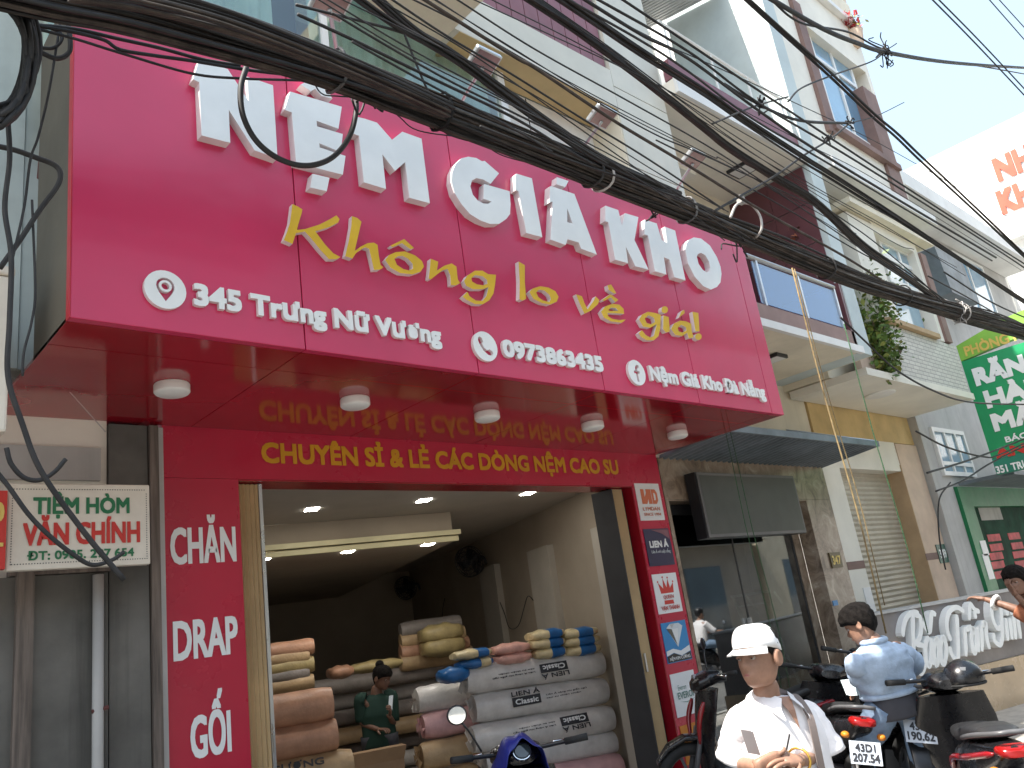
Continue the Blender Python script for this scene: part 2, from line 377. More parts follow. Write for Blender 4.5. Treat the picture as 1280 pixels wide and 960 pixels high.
M = dict(
 asphalt=node_mat('asphalt', _asphalt), brick=node_mat('white_brick', _brick), marble=node_mat('brown_marble', _marble),
 paving=mat('paving', (.38, .35, .31), .8, .15, 6, .3, 30), kerb=mat('kerb_stone', (.4, .39, .36), .85, .12, 5, .3),
 sign=mat('fascia_red', (.57, .014, .088), .36, .05, .9, .02, 3, spec=.75, coat=.12), sign_edge=mat('fascia_edge', (.5, .012, .03), .4, .05),
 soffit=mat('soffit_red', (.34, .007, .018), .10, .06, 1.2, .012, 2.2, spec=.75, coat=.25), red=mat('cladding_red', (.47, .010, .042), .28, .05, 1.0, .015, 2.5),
 darkred=mat('reveal_red', (.30, .008, .018), .2, .06), seam=mat('seam_black', (.015, .006, .008), .6, .1),
 letter=mat('letter_white', (.80, .82, .81), .42, .03, 3), letter_side=mat('letter_return', (.74, .70, .69), .5, .05, 4),
 yellow=mat('letter_yellow', (.72, .46, .02), .4, .05, 4), ysign=mat('header_yellow', (.62, .30, .012), .4, .05, 4),
 white=mat('white_paint', (.76, .76, .74), .6, .05, 1.5, .05, 30), wdirty=mat('weathered_white', (.66, .65, .61), .75, .12, 1.3, .1, 30, streak=.45),
 cream=mat('cream_paint', (.76, .69, .55), .7, .06, 1.2, .08, 40, streak=.12), creamlt=mat('pale_cream', (.80, .76, .67), .7, .05, 1.2, .06, 40),
 ctile=mat('cream_tile', (.60, .58, .50), .45, .05, 1.6), ochre=mat('ochre_paint', (.56, .43, .22), .7, .06), ybeige=mat('yellow_beige', (.62, .44, .20), .75, .10, 2, .1, 30, streak=.2, dirt=(.4, .28, .14)),
 tan=mat('tan_paint', (.48, .33, .19), .75, .08), pinkish=mat('pinkish_cream', (.62, .47, .36), .75, .08, 2, .08), stripe=mat('brown_stripe', (.22, .135, .115), .7, .1),
 maroon=mat('maroon_tile', (.13, .045, .055), .35, .1, 2), maroonpl=mat('maroon_panel', (.22, .085, .105), .5, .1, 2), brownband=mat('brown_band', (.27, .17, .15), .6, .08),
 greywall=mat('grey_wall', (.135, .128, .115), .9, .22, 1.4, .3, 12, streak=.85, dirt=(.03, .028, .025)), greyside=mat('grey_side', (.115, .10, .075), .6, .1, 1.5),
 greypl=mat('grey_plaster', (.48, .47, .45), .85, .08, 1.5, .15, 20, streak=.25), palefin=mat('pale_fin', (.55, .62, .62), .7, .06, 1.5),
 palesheet=mat('pale_sheet', (.52, .57, .53), .5, .1, 1.5, streak=.3, dirt=(.25, .27, .24)), zinc=mat('zinc_sheet', (.17, .20, .225), .5, .15, 3, metal=.2),
 curtain=mat('curtain_green', (.50, .60, .52), .8, .08, 2), frame_white=mat('white_frame', (.78, .78, .76), .4, .04), alu=mat('aluminium', (.55, .57, .58), .3, .05, metal=.85),
 steel=mat('stainless', (.62, .63, .64), .18, .05, metal=1.0), dark=mat('dark_metal', (.03, .03, .032), .5, .15), black=mat('black_plastic', (.014, .014, .016), .35, .2),
 rubber=mat('rubber', (.018, .018, .018), .8, .15, 20), cable=mat('cable_black', (.022, .021, .021), .65, .3, 5), cableb=mat('cable_brown', (.055, .042, .034), .8, .35, 8), cableg=mat('cable_grey', (.10, .10, .10), .6, .3, 5),
 blueglass=mat('blue_glass', (.16, .34, .50), .04, .12, .8, spec=.9, coat=.4), bluerail=mat('blue_rail_glass', (.10, .21, .40), .05, .15, .9, spec=.9), skyglass=mat('sky_glass', (.28, .42, .52), .06, .12, .7, spec=.8),
 darkglass=mat('dark_glass', (.05, .07, .08), .05, .2, .8, spec=.9), mirror=mat('mirror', (.8, .85, .9), .03, .02, metal=1),
 led=mat('led_screen', (.058, .056, .046), .5, .12, 1.5), ledf=mat('led_frame', (.13, .12, .115), .5, .1),
 slat=mat('shutter_slat', (.52, .47, .38), .45, .08, 1.5, streak=.15), green=mat('sign_green', (.012, .30, .11), .45, .06), lgreen=mat('light_green', (.24, .50, .07), .45, .06), teal=mat('teal_band', (.02, .20, .13), .45, .06),
 signred=mat('sign_letter_red', (.55, .03, .02), .5, .05), signgreen=mat('sign_letter_green', (.015, .16, .06), .5, .05), signcream=mat('cream_signboard', (.72, .66, .56), .55, .07, 3, streak=.15, dirt=(.45, .38, .28)),
 door=mat('door_beige', (.50, .36, .19), .5, .08, 2, streak=.15), lampw=mat('lamp_white', (.78, .77, .74), .45, .04),
 inwall=mat('interior_wall', (.36, .30, .23), .85, .06, 1.2), inceil=mat('interior_ceiling', (.42, .38, .32), .85, .04), cove=mat('cove_cream', (.62, .56, .34), .7, .05), infloor=mat('interior_floor', (.35, .33, .30), .2, .1),
 downlight=mat('downlight', (.9, .9, .9), .5, 0, emit=(1, .97, .9), es=30.0),
 foil=mat('roll_white', (.60, .57, .54), .32, .08, 6, .9, 11), pinkroll=mat('roll_pink', (.62, .36, .36), .4, .08, 6, .9, 11), peach=mat('roll_peach', (.50, .27, .17), .4, .12, 5, .9, 11), tanroll=mat('roll_tan', (.48, .33, .18), .45, .1, 5, .9, 11),
 greyroll=mat('roll_grey', (.24, .21, .19), .5, .12, 5, .9, 11), pillow=mat('pillow_yellow', (.40, .31, .14), .45, .12, 7, .6, 14), bagblue=mat('bag_blue', (.015, .12, .34), .35, .15, 8, .4, 12), bagcream=mat('bag_cream', (.60, .49, .28), .4, .15, 9, .5, 14), bagpink=mat('bag_pink', (.62, .33, .27), .4, .12, 8, .5, 14),
 ink=mat('print_black', (.02, .02, .025), .5, .05), inkred=mat('print_red', (.45, .03, .03), .5, .05), carton=mat('cardboard', (.36, .23, .13), .85, .1, 3),
 skin=mat('skin_tan', (.30, .165, .110), .52, .12, 14, .12, 120), skin2=mat('skin_brown', (.20, .105, .070), .52, .12, 14, .12, 120), hair=mat('hair_black', (.011, .009, .008), .85, .35, 45, .9, 160, spec=.15), lips=mat('lips', (.28, .10, .085), .5, .06), eye=mat('eye_shaded', (.34, .31, .29), .25, .02), iris=mat('iris', (.02, .012, .01), .2, .05),  # eye base is darkened to stand for shadow over the eyes
 shirt=mat('shirt_white', (.78, .76, .77), .85, .04, 5, .25, 14), cap=mat('cap_white', (.80, .80, .80), .8, .03, 6, .1, 60), strap=mat('strap_grey', (.16, .13, .12), .8, .1), denim=mat('denim_pale', (.36, .46, .60), .85, .10, 12, .3, 60), jeans=mat('jeans_blue', (.18, .26, .38), .85, .15, 10, .3, 60),
 trousers=mat('trousers_dark', (.05, .05, .06), .85, .15), greent=mat('green_top', (.010, .042, .03), .8, .1), tshirt=mat('tshirt_rust', (.34, .12, .06), .8, .1), gold=mat('gold', (.7, .45, .1), .3, .05, metal=1), paper=mat('paper', (.62, .70, .70), .7, .04), phone=mat('pocket_grey', (.30, .26, .25), .7, .1),
 scblack=mat('scooter_black', (.012, .012, .014), .26, .25, 4, coat=.2, streak=.12, dirt=(.09, .08, .07)), scred=mat('scooter_red', (.26, .010, .015), .2, .1, 3, coat=.5), scgrey=mat('scooter_grey', (.10, .10, .105), .4, .15), seat=mat('seat_vinyl', (.018, .018, .019), .48, .2, 8, .15, 60), chrome=mat('chrome', (.7, .7, .7), .1, .05, metal=1), lens=mat('lamp_lens', (.35, .36, .38), .08, .1, 6, spec=.9), redlens=mat('tail_red', (.26, .008, .008), .12, .1), amber=mat('amber_lens', (.6, .2, .02), .12, .1), plate=mat('plate_white', (.50, .54, .60), .35, .04),
 poncho=mat('poncho_blue', (.012, .022, .19), .38, .15, 6, .7, 7),
 rope=mat('rope_yellow', (.25, .18, .085), .9, .2, 30), clinicglass=mat('clinic_glass', (.012, .060, .036), .6, .25, spec=.04), floodglass=mat('flood_glass', (.30, .17, .17), .12, .15, 6, spec=.8), darkroom=mat('dim_room', (.085, .095, .095), .8, .15, 1.2), ropeg=mat('rope_green', (.03, .09, .035), .8, .2, 30), tie=mat('tie_grey', (.42, .40, .38), .6, .15),  # flood lamp glass: pink base holds the red sign's reflection
 leaf=mat('leaf', (.07, .16, .025), .55, .3, 3, hue=(.16, .26, .05, 1)), leafy=mat('leaf_yellow', (.20, .22, .04), .55, .3, 3), flower=mat('flower_red', (.5, .05, .06), .6, .2, 5), terracotta=mat('terracotta', (.38, .12, .06), .8, .1), bark=mat('stem', (.12, .08, .05), .9, .2),
 wallstone=mat('grey_stone', (.22, .20, .19), .14, .12, 2.5, spec=.6), ledge=mat('beige_stone', (.50, .38, .25), .25, .08, 2, spec=.6), orange=mat('orange_paint', (.6, .2, .02), .5, .1), rust=mat('rust_brown', (.13, .045, .04), .8, .25, 5, .2, 20), wood=mat('old_timber', (.16, .13, .11), .85, .25, 4, stretch=(8, 8, .5)),
 blueplq=mat('plaque_blue', (.02, .22, .50), .35, .06), navy=mat('plaque_navy', (.03, .025, .07), .3, .1), plqw=mat('plaque_white', (.74, .74, .74), .4, .03), farred=mat('far_sign_red', (.55, .09, .05), .5, .1), greendk=mat('clinic_green', (.008, .17, .06), .45, .08), orangeink=mat('print_orange', (.62, .16, .07), .5, .05), silver=mat('print_silver', (.62, .66, .68), .5, .1), gink=mat('print_green', (.12, .24, .20), .5, .05),
 numb=mat('number_plate_brown', (.10, .07, .02), .4, .1), numy=mat('number_yellow', (.7, .5, .12), .4, .05), numg=mat('number_plate_green', (.02, .10, .07), .4, .1),
 shopglass=glass_mat('shop_glass', (.42, .48, .48), .16), clearglass=glass_mat('clear_glass', (.8, .86, .85), .03), railglass=glass_mat('rail_glass', (.32, .48, .70), .16),
 ladder=mat('ladder_alu', (.85, .86, .86), .4, .05), tilesh=mat('roof_sheet', (.5, .5, .5), .5, .1, metal=.3), opp1=mat('opposite_cream', (.46, .41, .31), .8, .08, 1, streak=.2), opp2=mat('opposite_taupe', (.30, .27, .23), .8, .08, 1, streak=.2), opp3=mat('opposite_grey', (.42, .42, .4), .8, .1, 1, streak=.3),
)
# ------------------------------------------------------------------ the ground
def struct(name, mb, m, **k):
    o = mb.build(name, m, **k); o['kind'] = 'structure'; return o
g = MB(); g.quad((-400, -400, 0), (400, -400, 0), (400, 400, 0), (-400, 400, 0)); struct('ground', g, M['paving'])
g = MB(); g.quad((-200, -7.5, .004), (200, -7.5, .004), (200, 2.45, .004), (-200, 2.45, .004)); struct('road', g, M['asphalt'])
g = MB(); g.box(-200, 200, 2.6, 60, -.1, .12); struct('pavement', g, M['paving'])
g = MB(); g.box(-200, 200, -30, -7.65, -.1, .12); struct('far_pavement', g, M['paving'])
g = MB(); g.box(-200, 200, 2.45, 2.597, -.1, .135); g.box(-200, 200, -7.647, -7.5, -.1, .135); struct('kerb', g, M['kerb'])
g = MB()
for i in range(-20, 30): g.quad((i * 4, -2.6, .008), (i * 4 + 2, -2.6, .008), (i * 4 + 2, -2.48, .008), (i * 4, -2.48, .008))
struct('road_marking', g, M['white'])
# ================================================================== the fascia sign of number 345
SX0, SX1, SY, SZ0, SZ1 = 0.944, 6.83, 3.52, 3.223, 4.99
SEAMS = [SX0, 2.045, 3.21, 4.37, 5.52, 6.62, SX1]
sign = thing('shop_sign', 'big magenta red fascia box with raised white and yellow Vietnamese lettering over the mattress shop', 'shop sign', (3.9, 4.2, SZ0))
for a, b in zip(SEAMS, SEAMS[1:]):
    MB().box(a + .003 * (a > SX0), b - .003 * (b < SX1), SY, SY + .05, SZ0, SZ1).build('front_panel', M['sign'], sign, bevel=.004)
MB().box(SX0 + .02, SX1 - .02, SY + .03, SY + .12, SZ0 + .02, SZ1 - .01).build('backing_board', M['seam'], sign)
MB().box(SX0, SX0 + .012, SY + .05, 4.10, SZ0 + .004, SZ1).build('side_panel', M['greyside'], sign)
MB().box(SX1 - .012, SX1, SY + .05, 4.99, SZ0 + .004, SZ1).build('side_panel', M['sign_edge'], sign)
MB().box(SX0 - .004, SX0, SY - .001, SY + .05, SZ0, SZ1).build('edge_trim', M['sign_edge'], sign)
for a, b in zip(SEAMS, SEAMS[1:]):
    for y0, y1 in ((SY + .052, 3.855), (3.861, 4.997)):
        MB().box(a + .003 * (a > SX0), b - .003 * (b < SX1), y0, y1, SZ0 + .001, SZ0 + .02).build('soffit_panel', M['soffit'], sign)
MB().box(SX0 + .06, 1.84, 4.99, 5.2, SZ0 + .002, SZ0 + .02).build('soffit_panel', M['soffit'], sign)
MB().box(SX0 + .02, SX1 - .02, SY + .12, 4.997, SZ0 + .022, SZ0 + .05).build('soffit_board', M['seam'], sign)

def sgn(px, py, Y=SY):
    p = P(px, py, Y=Y); return (p.x, p.z)
def letter_px(z, polys, depth, mats, holes=(), name='letter', parent=sign):
    Yf = SY - depth
    sps = [[sgn(a, b, Yf) for a, b in zm(*z, pl)] for pl in polys] + [[sgn(a, b, Yf) for a, b in zm(*z, pl)] for pl in holes]
    me = outline_mesh(sps, depth, (0, SY - .0005, 0), FX, FZ, mats, name)
    return link_mesh(name, me, parent)
LW = [M['letter'], M['letter_side']]
D1 = .055
ZN = (230, 70, .15625); ZE = (340, 90, .1875); ZG = (550, 180, .15625); ZK = (730, 240, .1484)
letter_px(ZN, [[(122, 30), (350, 105), (517, 360), (505, 165), (712, 235), (748, 820), (565, 755), (358, 430), (370, 695), (140, 635), (122, 210), (72, 185)]], D1, LW)
letter_px(ZE, [[(120, 130), (465, 232), (443, 378), (297, 325), (300, 362), (472, 414), (462, 500), (442, 527), (315, 475), (318, 503), (490, 560), (472, 685), (160, 605), (132, 270), (85, 252)],
               [(190, 84), (276, 40), (375, 124), (402, 178), (330, 158), (288, 112), (258, 128)], [(270, 678), (383, 705), (365, 795), (255, 770)]], D1, LW)
letter_px(ZE, [[(572, 300), (620, 312), (700, 338), (800, 452), (868, 398), (997, 445), (1052, 875), (915, 838), (888, 600), (820, 660), (735, 548), (760, 780), (612, 735), (580, 425), (533, 408)]], D1, LW)
letter_px(ZG, [[(290, 112), (335, 138), (358, 136), (472, 235), (405, 318), (345, 283), (290, 272), (255, 292), (243, 340), (262, 405), (300, 450), (345, 475), (385, 478), (412, 460), (347, 437), (352, 320), (557, 378), (564, 480), (560, 560), (530, 600), (475, 638), (400, 640), (320, 610), (240, 560), (170, 480), (115, 390), (92, 300), (97, 225), (125, 160), (170, 115), (225, 102)]], D1, LW)
letter_px(ZG, [[(612, 237), (735, 275), (818, 745), (690, 712), (628, 378), (605, 370), (604, 250)]], D1, LW)
letter_px(ZG, [[(885, 335), (1075, 400), (1255, 885), (1130, 838), (1110, 788), (1020, 762), (1005, 808), (885, 765), (900, 462), (875, 468), (880, 340)], [(935, 265), (1028, 296), (1003, 345), (932, 320)]], D1, LW, holes=[[(1018, 515), (1062, 638), (1018, 625)]])
letter_px(ZK, [[(180, 115), (288, 152), (320, 285), (345, 178), (458, 212), (425, 405), (545, 655), (432, 625), (350, 455), (372, 600), (262, 570), (205, 255), (178, 245)]], D1, LW)
letter_px(ZK, [[(512, 232), (612, 265), (655, 405), (700, 428), (680, 292), (768, 325), (855, 745), (762, 718), (720, 570), (672, 548), (695, 695), (598, 668), (538, 365), (508, 358)]], D1, LW)
letter_px(ZK, [[(852, 480), (865, 430), (890, 398), (925, 382), (985, 392), (1060, 450), (1120, 550), (1150, 630), (1158, 690), (1150, 760), (1120, 800), (1065, 822), (1000, 790), (930, 710), (875, 600)]], D1, LW, holes=[[(950, 545), (960, 522), (985, 512), (1020, 532), (1052, 585), (1063, 635), (1055, 668), (1030, 676), (1000, 655), (965, 605)]])
# yellow script line
LY = [M['yellow'], M['letter_side']]; D2 = .035
ZA = (340, 240, .140625); ZB = (500, 310, .171875); ZC = (700, 340, .1484)
letter_px(ZA, [[(180, 108), (228, 128), (270, 155), (262, 195), (232, 290), (222, 338), (300, 328), (420, 290), (500, 250), (572, 208), (600, 240), (588, 272), (510, 312), (385, 350), (470, 465), (545, 545), (608, 578), (570, 598), (505, 597), (430, 515), (345, 410), (292, 352), (212, 367), (182, 462), (105, 428), (135, 350), (160, 270), (172, 180)]], D2, LY)
letter_px(ZA, [[(710, 215), (760, 232), (795, 265), (770, 370), (735, 525), (790, 484), (850, 455), (905, 450), (938, 470), (948, 560), (965, 650), (990, 668), (960, 690), (905, 692), (885, 600), (862, 505), (825, 492), (785, 515), (745, 545), (715, 592), (650, 570), (680, 440), (705, 300)]], D2, LY)
def letter_abs(polys, holes=(), d=D2, mats=LY): return letter_px((0, 0, 1), polys, d, mats, holes)
letter_abs([[(481.3, 325), (486.3, 318.8), (494.7, 315.2), (506, 314.3), (518.9, 319.3), (527.5, 326.3), (530, 333.2), (525.8, 339.6), (515.5, 343), (500, 341.4), (488, 334.5)], [(505.2, 298.8), (517.5, 310), (513, 311.7), (502.4, 304), (490.5, 309), (487.7, 307.2)]],
           [[(493, 323.6), (497, 320.4), (503, 319.9), (510, 323.4), (515.8, 330), (516, 336), (511, 338), (504.5, 336.6), (496, 331)]])
letter_px(ZB, [[(222, 78), (278, 100), (268, 165), (320, 130), (375, 112), (410, 135), (420, 230), (438, 255), (405, 272), (370, 270), (365, 200), (345, 152), (310, 162), (262, 198), (225, 228), (208, 222), (218, 140)]], D2, LY)
letter_px(ZB, [[(465, 240), (490, 200), (545, 165), (600, 165), (640, 190), (698, 195), (692, 260), (680, 330), (650, 380), (600, 410), (545, 408), (480, 375), (455, 352), (490, 318), (505, 350), (550, 382), (600, 385), (628, 350), (643, 285), (600, 300), (530, 300), (480, 275)]], D2, LY, holes=[[(518, 220), (545, 198), (600, 205), (632, 232), (635, 260), (605, 272), (560, 265), (525, 245)]])
letter_px(ZB, [[(862, 98), (908, 125), (908, 250), (917, 370), (890, 382), (868, 372), (870, 250)]], D2, LY)
letter_px(ZB, [[(940, 320), (965, 295), (1020, 278), (1080, 288), (1130, 315), (1153, 355), (1140, 390), (1090, 412), (1030, 400), (970, 370)]], D2, LY, holes=[[(990, 322), (1010, 303), (1050, 310), (1085, 340), (1097, 370), (1085, 392), (1040, 382), (1005, 357)]])
letter_px(ZC, [[(135, 188), (185, 205), (205, 260), (232, 315), (285, 240), (300, 205), (330, 235), (320, 270), (260, 325), (205, 352), (165, 265)]], D2, LY)
letter_px(ZC, [[(345, 335), (380, 290), (440, 268), (500, 275), (535, 310), (540, 352), (400, 345), (405, 372), (440, 395), (500, 405), (555, 400), (520, 428), (430, 417), (370, 385)], [(355, 235), (425, 187), (492, 235), (465, 255), (430, 213), (370, 245)], [(400, 112), (430, 105), (475, 180), (452, 180), (408, 150)]], D2, LY, holes=[[(405, 322), (430, 300), (470, 303), (490, 328), (420, 328)]])
letter_px(ZC, [[(665, 400), (690, 360), (740, 335), (800, 345), (850, 360), (845, 470), (830, 540), (790, 575), (730, 575), (680, 545), (662, 515), (690, 490), (720, 530), (760, 552), (790, 538), (815, 440), (760, 470), (700, 460)]], D2, LY, holes=[[(713, 392), (745, 365), (790, 385), (800, 422), (765, 440), (730, 430)]])
letter_px(ZC, [[(870, 365), (915, 380), (925, 500), (890, 510), (868, 480)], circle(882, 318, 28, 30, 14)], D2, LY)
letter_px(ZC, [[(935, 480), (960, 435), (1010, 410), (1060, 415), (1105, 435), (1110, 500), (1125, 550), (1085, 560), (1070, 512), (1030, 540), (970, 530)], [(1000, 387), (1020, 335), (1045, 318), (1050, 345)]], D2, LY, holes=[[(990, 472), (1020, 445), (1060, 465), (1065, 492), (1030, 510), (1000, 500)]])
letter_px(ZC, [[(1115, 335), (1165, 345), (1175, 500), (1140, 500)], circle(1166, 545, 28, 28, 14)], D2, LY)
# small white lines
def line_px(s, a, b, topy, Y, mats, parent, depth=.02, bold=.055, d0=0, label=None):
    A = P(*a, Y=Y); B = P(*b, Y=Y); T = P(a[0], topy, Y=Y)
    return writing(s, (A.x, Y + d0, A.z), FX, FZ, B.x - A.x, T.z - A.z, mats, parent, depth=depth, bold=bold, label=label)
line_px('345 Trưng Nữ Vương', (242, 381.7), (548, 425), 357.5, SY, LW, sign, .022, .075)
line_px('0973863435', (628, 445.5), (751, 463), 427, SY, LW, sign, .022, .085)
line_px('Nệm Giá Kho Đà Nẵng', (812, 475.5), (955, 500), 459.5, SY, LW, sign, .022, .075)
def disc_px(c, r, holes, extra=()):
    x, z = sgn(*c, SY - .02); rr = P(c[0], c[1] - r, Y=SY - .02).z - z
    sps = [circle(x, z, rr)] + [[(x + a * rr, z + b * rr) for a, b in h] for h in holes] + [[(x + a * rr, z + b * rr) for a, b in h] for h in extra]
    link_mesh('round_icon', outline_mesh(sps, .022, (0, SY - .0005, 0), FX, FZ, LW, 'round_icon'), sign)
pin = [(math.cos(t) * .44, math.sin(t) * .44 + .18) for t in [math.radians(a) for a in range(-20, 201, 20)]] + [(-.30, -.20), (0, -.62), (.30, -.20)]
disc_px((206.7, 362), 23.5, [pin, circle(0, .18, .19, .19, 16)], [circle(0, .18, .31, .31, 18)])
hs = [(-.52, .52), (-.38, .62), (-.22, .55), (-.14, .30), (-.26, .16), (-.12, -.12), (.12, -.26), (.30, -.16), (.54, -.28), (.58, -.44), (.40, -.58), (.14, -.56), (-.22, -.30), (-.46, .06), (-.56, .34)]
disc_px((606.5, 433), 18, [hs])
ff = [(.36, .62), (.36, .40), (.22, .38), (.12, .28), (.12, .14), (.36, .14), (.30, -.08), (.12, -.08), (.12, -.72), (-.12, -.72), (-.12, -.08), (-.32, -.08), (-.32, .14), (-.12, .14), (-.12, .32), (-.02, .54), (.14, .63)]
disc_px((795.8, 465.8), 15.2, [ff])
# soffit lamps
for i, ((px, py), w) in enumerate(zip(((215, 487), (444, 504), (609, 521), (741, 533), (847, 544)), ('beside the grey wall of the coffin shop', 'second from the left', 'in the middle of the row', 'second from the right', 'beside the corrugated awning'))):
    p = P(px, py, Z=SZ0 - .03)
    t = thing('ceiling_lamp', 'white round surface lamp under the red soffit, ' + w, 'lamp', (p.x, p.y, SZ0), group='round lamps under the red soffit')
    MB().lathe([(.088, 0), (.092, -.006), (.092, -.045), (.085, -.054)], (p.x, p.y, SZ0), n=28).build('housing', M['lampw'], t, smooth=35)
    MB().lathe([(.084, -.0545), (.078, -.058), (.001, -.060)], (p.x, p.y, SZ0), n=28).build('diffuser', M['white'], t, smooth=35)

# ================================================================== the mattress shop (number 345)
shop = thing('shop_building', 'mattress shop with red clad pillars, wide open front and curtained window above the sign', 'building', (4.3, 5.0, 0))
FY = 5.0
PL0, PL1, PR0, PR1 = 1.866, 2.346, 6.355, 6.83
HB = 2.895                                             # underside of the header
hd = MB().box(PL0, PR1, FY, FY + .20, HB, SZ0 + .10).build('header', M['red'], shop)
line_px('CHUYÊN SỈ & LẺ CÁC DÒNG NỆM CAO SU', (328, 577.5), (773.5, 595), 554, FY - .001, M['ysign'], hd, .003, .06)
pl = MB().box(PL0, PL1, FY, FY + .22, .12, HB - .002).build('pillar', M['red'], shop)
pr = MB().box(PR0, PR1, FY, FY + .22, .12, HB - .002).build('pillar', M['red'], shop)
MB().box(PR0 - .012, PR0 - .002, FY + .002, FY + .24, .12, HB - .002).build('reveal', M['darkred'], shop)
MB().box(PL1 + .002, PR0 - .014, FY + .002, FY + .24, HB - .012, HB - .001).build('reveal', M['darkred'], shop)
line_px('CHĂN', (214, 704.7), (294.5, 700.8), 661, FY - .001, M['letter'], pl, .003, .034)
line_px('DRAP', (217.8, 825.5), (297, 818), 778, FY - .001, M['letter'], pl, .003, .034)
line_px('GỐI', (239.5, 948), (288.3, 938), 897, FY - .001, M['letter'], pl, .003, .034)
# folded shutter doors and tracks
def door_pack(x0, x1, n, y0=5.06, y1=5.30):
    d = MB(); wd = (x1 - x0) / n
    for i in range(n):
        a = x0 + i * wd
        d.add([(a, y0, .14), (a + wd * .5, y0 + .018, .14), (a + wd * .5, y0 + .018, HB - .02), (a, y0, HB - .02)], [(0, 1, 2, 3)])
        d.add([(a + wd * .5, y0 + .018, .14), (a + wd, y0, .14), (a + wd, y0, HB - .02), (a + wd * .5, y0 + .018, HB - .02)], [(0, 1, 2, 3)])
    d.box(x0, x1, y0 + .02, y1, .14, HB - .02)
    return d.build('folding_door', M['door'], shop)
dl = door_pack(PL1 + .004, PL1 + .16, 5)
MB().box(PL1 + .162, PL1 + .185, 5.05, 5.32, .14, HB - .02).build('door_track', M['alu'], shop)
MB().box(PL1 + .164, PL1 + .176, 5.035, 5.05, 1.22, 1.38).build('door_handle', M['alu'], dl)
dr = door_pack(PR0 - .26, PR0 - .10, 6)
MB().box(PR0 - .098, PR0 - .014, 5.12, 5.30, .14, HB - .02).build('door_track', M['black'], shop)
MB().box(PR0 - .275, PR0 - .262, 5.04, 5.30, .14, HB - .02).build('door_track', M['dark'], shop)
MB().box(PR0 - .215, PR0 - .195, 5.045, 5.06, 1.20, 1.36).build('door_handle', M['alu'], dr)
# interior, turned 20 degrees to the front
AR = math.radians(20); UH = V3((-math.cos(AR), math.sin(AR), 0)); VH = V3((math.sin(AR), math.cos(AR), 0)); IO = V3((6.50, 5.26, 0))
def R_(u, v, z): return IO + UH * u + VH * v + V3((0, 0, z))
def PV(px, py, v): return PP(px, py, IO + VH * v, VH)
def PU(px, py, u): return PP(px, py, IO + UH * u, UH)
def uvz(p): q = p - IO; return q.dot(UH), q.dot(VH), p.z
def iprism(poly, h): return MB().prism([R_(*p) for p in poly], (0, 0, h))
LV = 8.0
def front_v(u): return (5.25 - IO.y - UH.y * u) / VH.y         # interior starts behind the front line
iprism([(0, front_v(0), .12), (4.7, front_v(4.7), .12), (4.7, LV, .12), (0, LV, .12)], .006).build('floor', M['infloor'], shop)
iprism([(0, front_v(0), 3.06), (4.75, front_v(4.75), 3.06), (4.75, LV, 3.06), (0, LV, 3.06)], .12).build('ceiling', M['inceil'], shop)
iprism([(1.34, 1.42, 2.74), (4.75, 1.28, 2.74), (4.75, LV, 2.74), (1.34, LV, 2.74)], .318).build('dropped_ceiling', M['inwall'], shop)
iprism([(1.30, 1.36, 2.735), (4.75, 1.22, 2.735), (4.75, 1.27, 2.735), (1.30, 1.41, 2.735)], .055).build('cove_moulding', M['cove'], shop)
iprism([(1.28, 1.32, 2.80), (4.75, 1.18, 2.80), (4.75, 1.27, 2.80), (1.28, 1.41, 2.80)], .05).build('cove_moulding', M['cove'], shop)
iprism([(-.12, -.02, .12), (0, -.02, .12), (0, LV, .12), (-.12, LV, .12)], 2.94).build('side_wall', M['inwall'], shop)
iprism([(4.70, front_v(4.7) + .02, .12), (4.82, front_v(4.7) + .02, .12), (4.82, LV, .12), (4.70, LV, .12)], 2.94).build('side_wall', M['inwall'], shop)
iprism([(0, LV, .12), (4.7, LV, .12), (4.7, LV + .12, .12), (0, LV + .12, .12)], 2.94).build('back_wall', M['inwall'], shop)
for a, b in ((.02, .62), (1.75, 2.35), (3.5, 4.1)):
    iprism([(.002, a, .13), (.09, a, .13), (.09, b, .13), (.002, b, .13)], 2.5).build('pilaster', M['inceil'], shop)
iprism([(.09, .22, 1.86), (.115, .22, 1.86), (.115, .34, 1.86), (.09, .34, 1.86)], .52).build('wall_grille', M['steel'], shop)
iprism([(.116, .25, 1.90), (.122, .25, 1.90), (.122, .31, 1.90), (.116, .31, 1.90)], .44).build('grille_slot', M['black'], shop)
stairs = MB()
for k in range(9):
    stairs.prism([R_(4.45 - k * .27, 5.6, 2.3 - k * .18), R_(4.45 - k * .27 + .27, 5.6, 2.3 - k * .18), R_(4.45 - k * .27 + .27, 6.5, 2.3 - k * .18), R_(4.45 - k * .27, 6.5, 2.3 - k * .18)], (0, 0, .18))
stairs.prism([R_(4.7, 5.58, 2.26), R_(1.9, 5.58, .40), R_(1.9, 5.58, .20), R_(4.7, 5.58, 2.06)], VH * .06)
stairs.build('staircase', M['inwall'], shop)
for (px, py), z in (((390, 637), 3.06), ((530, 626), 3.06), ((660, 617), 3.06), ((435, 690), 2.74), ((535, 681), 2.74), ((330, 699), 2.74)):
    p = P(px, py, Z=z - .004); s = .065
    MB().prism([p + UH * a * s * .9 + VH * b * s * 1.25 for a, b in ((-1, -1), (1, -1), (1, 1), (-1, 1))], (0, 0, .0035)).build('downlight', M['downlight'], shop)
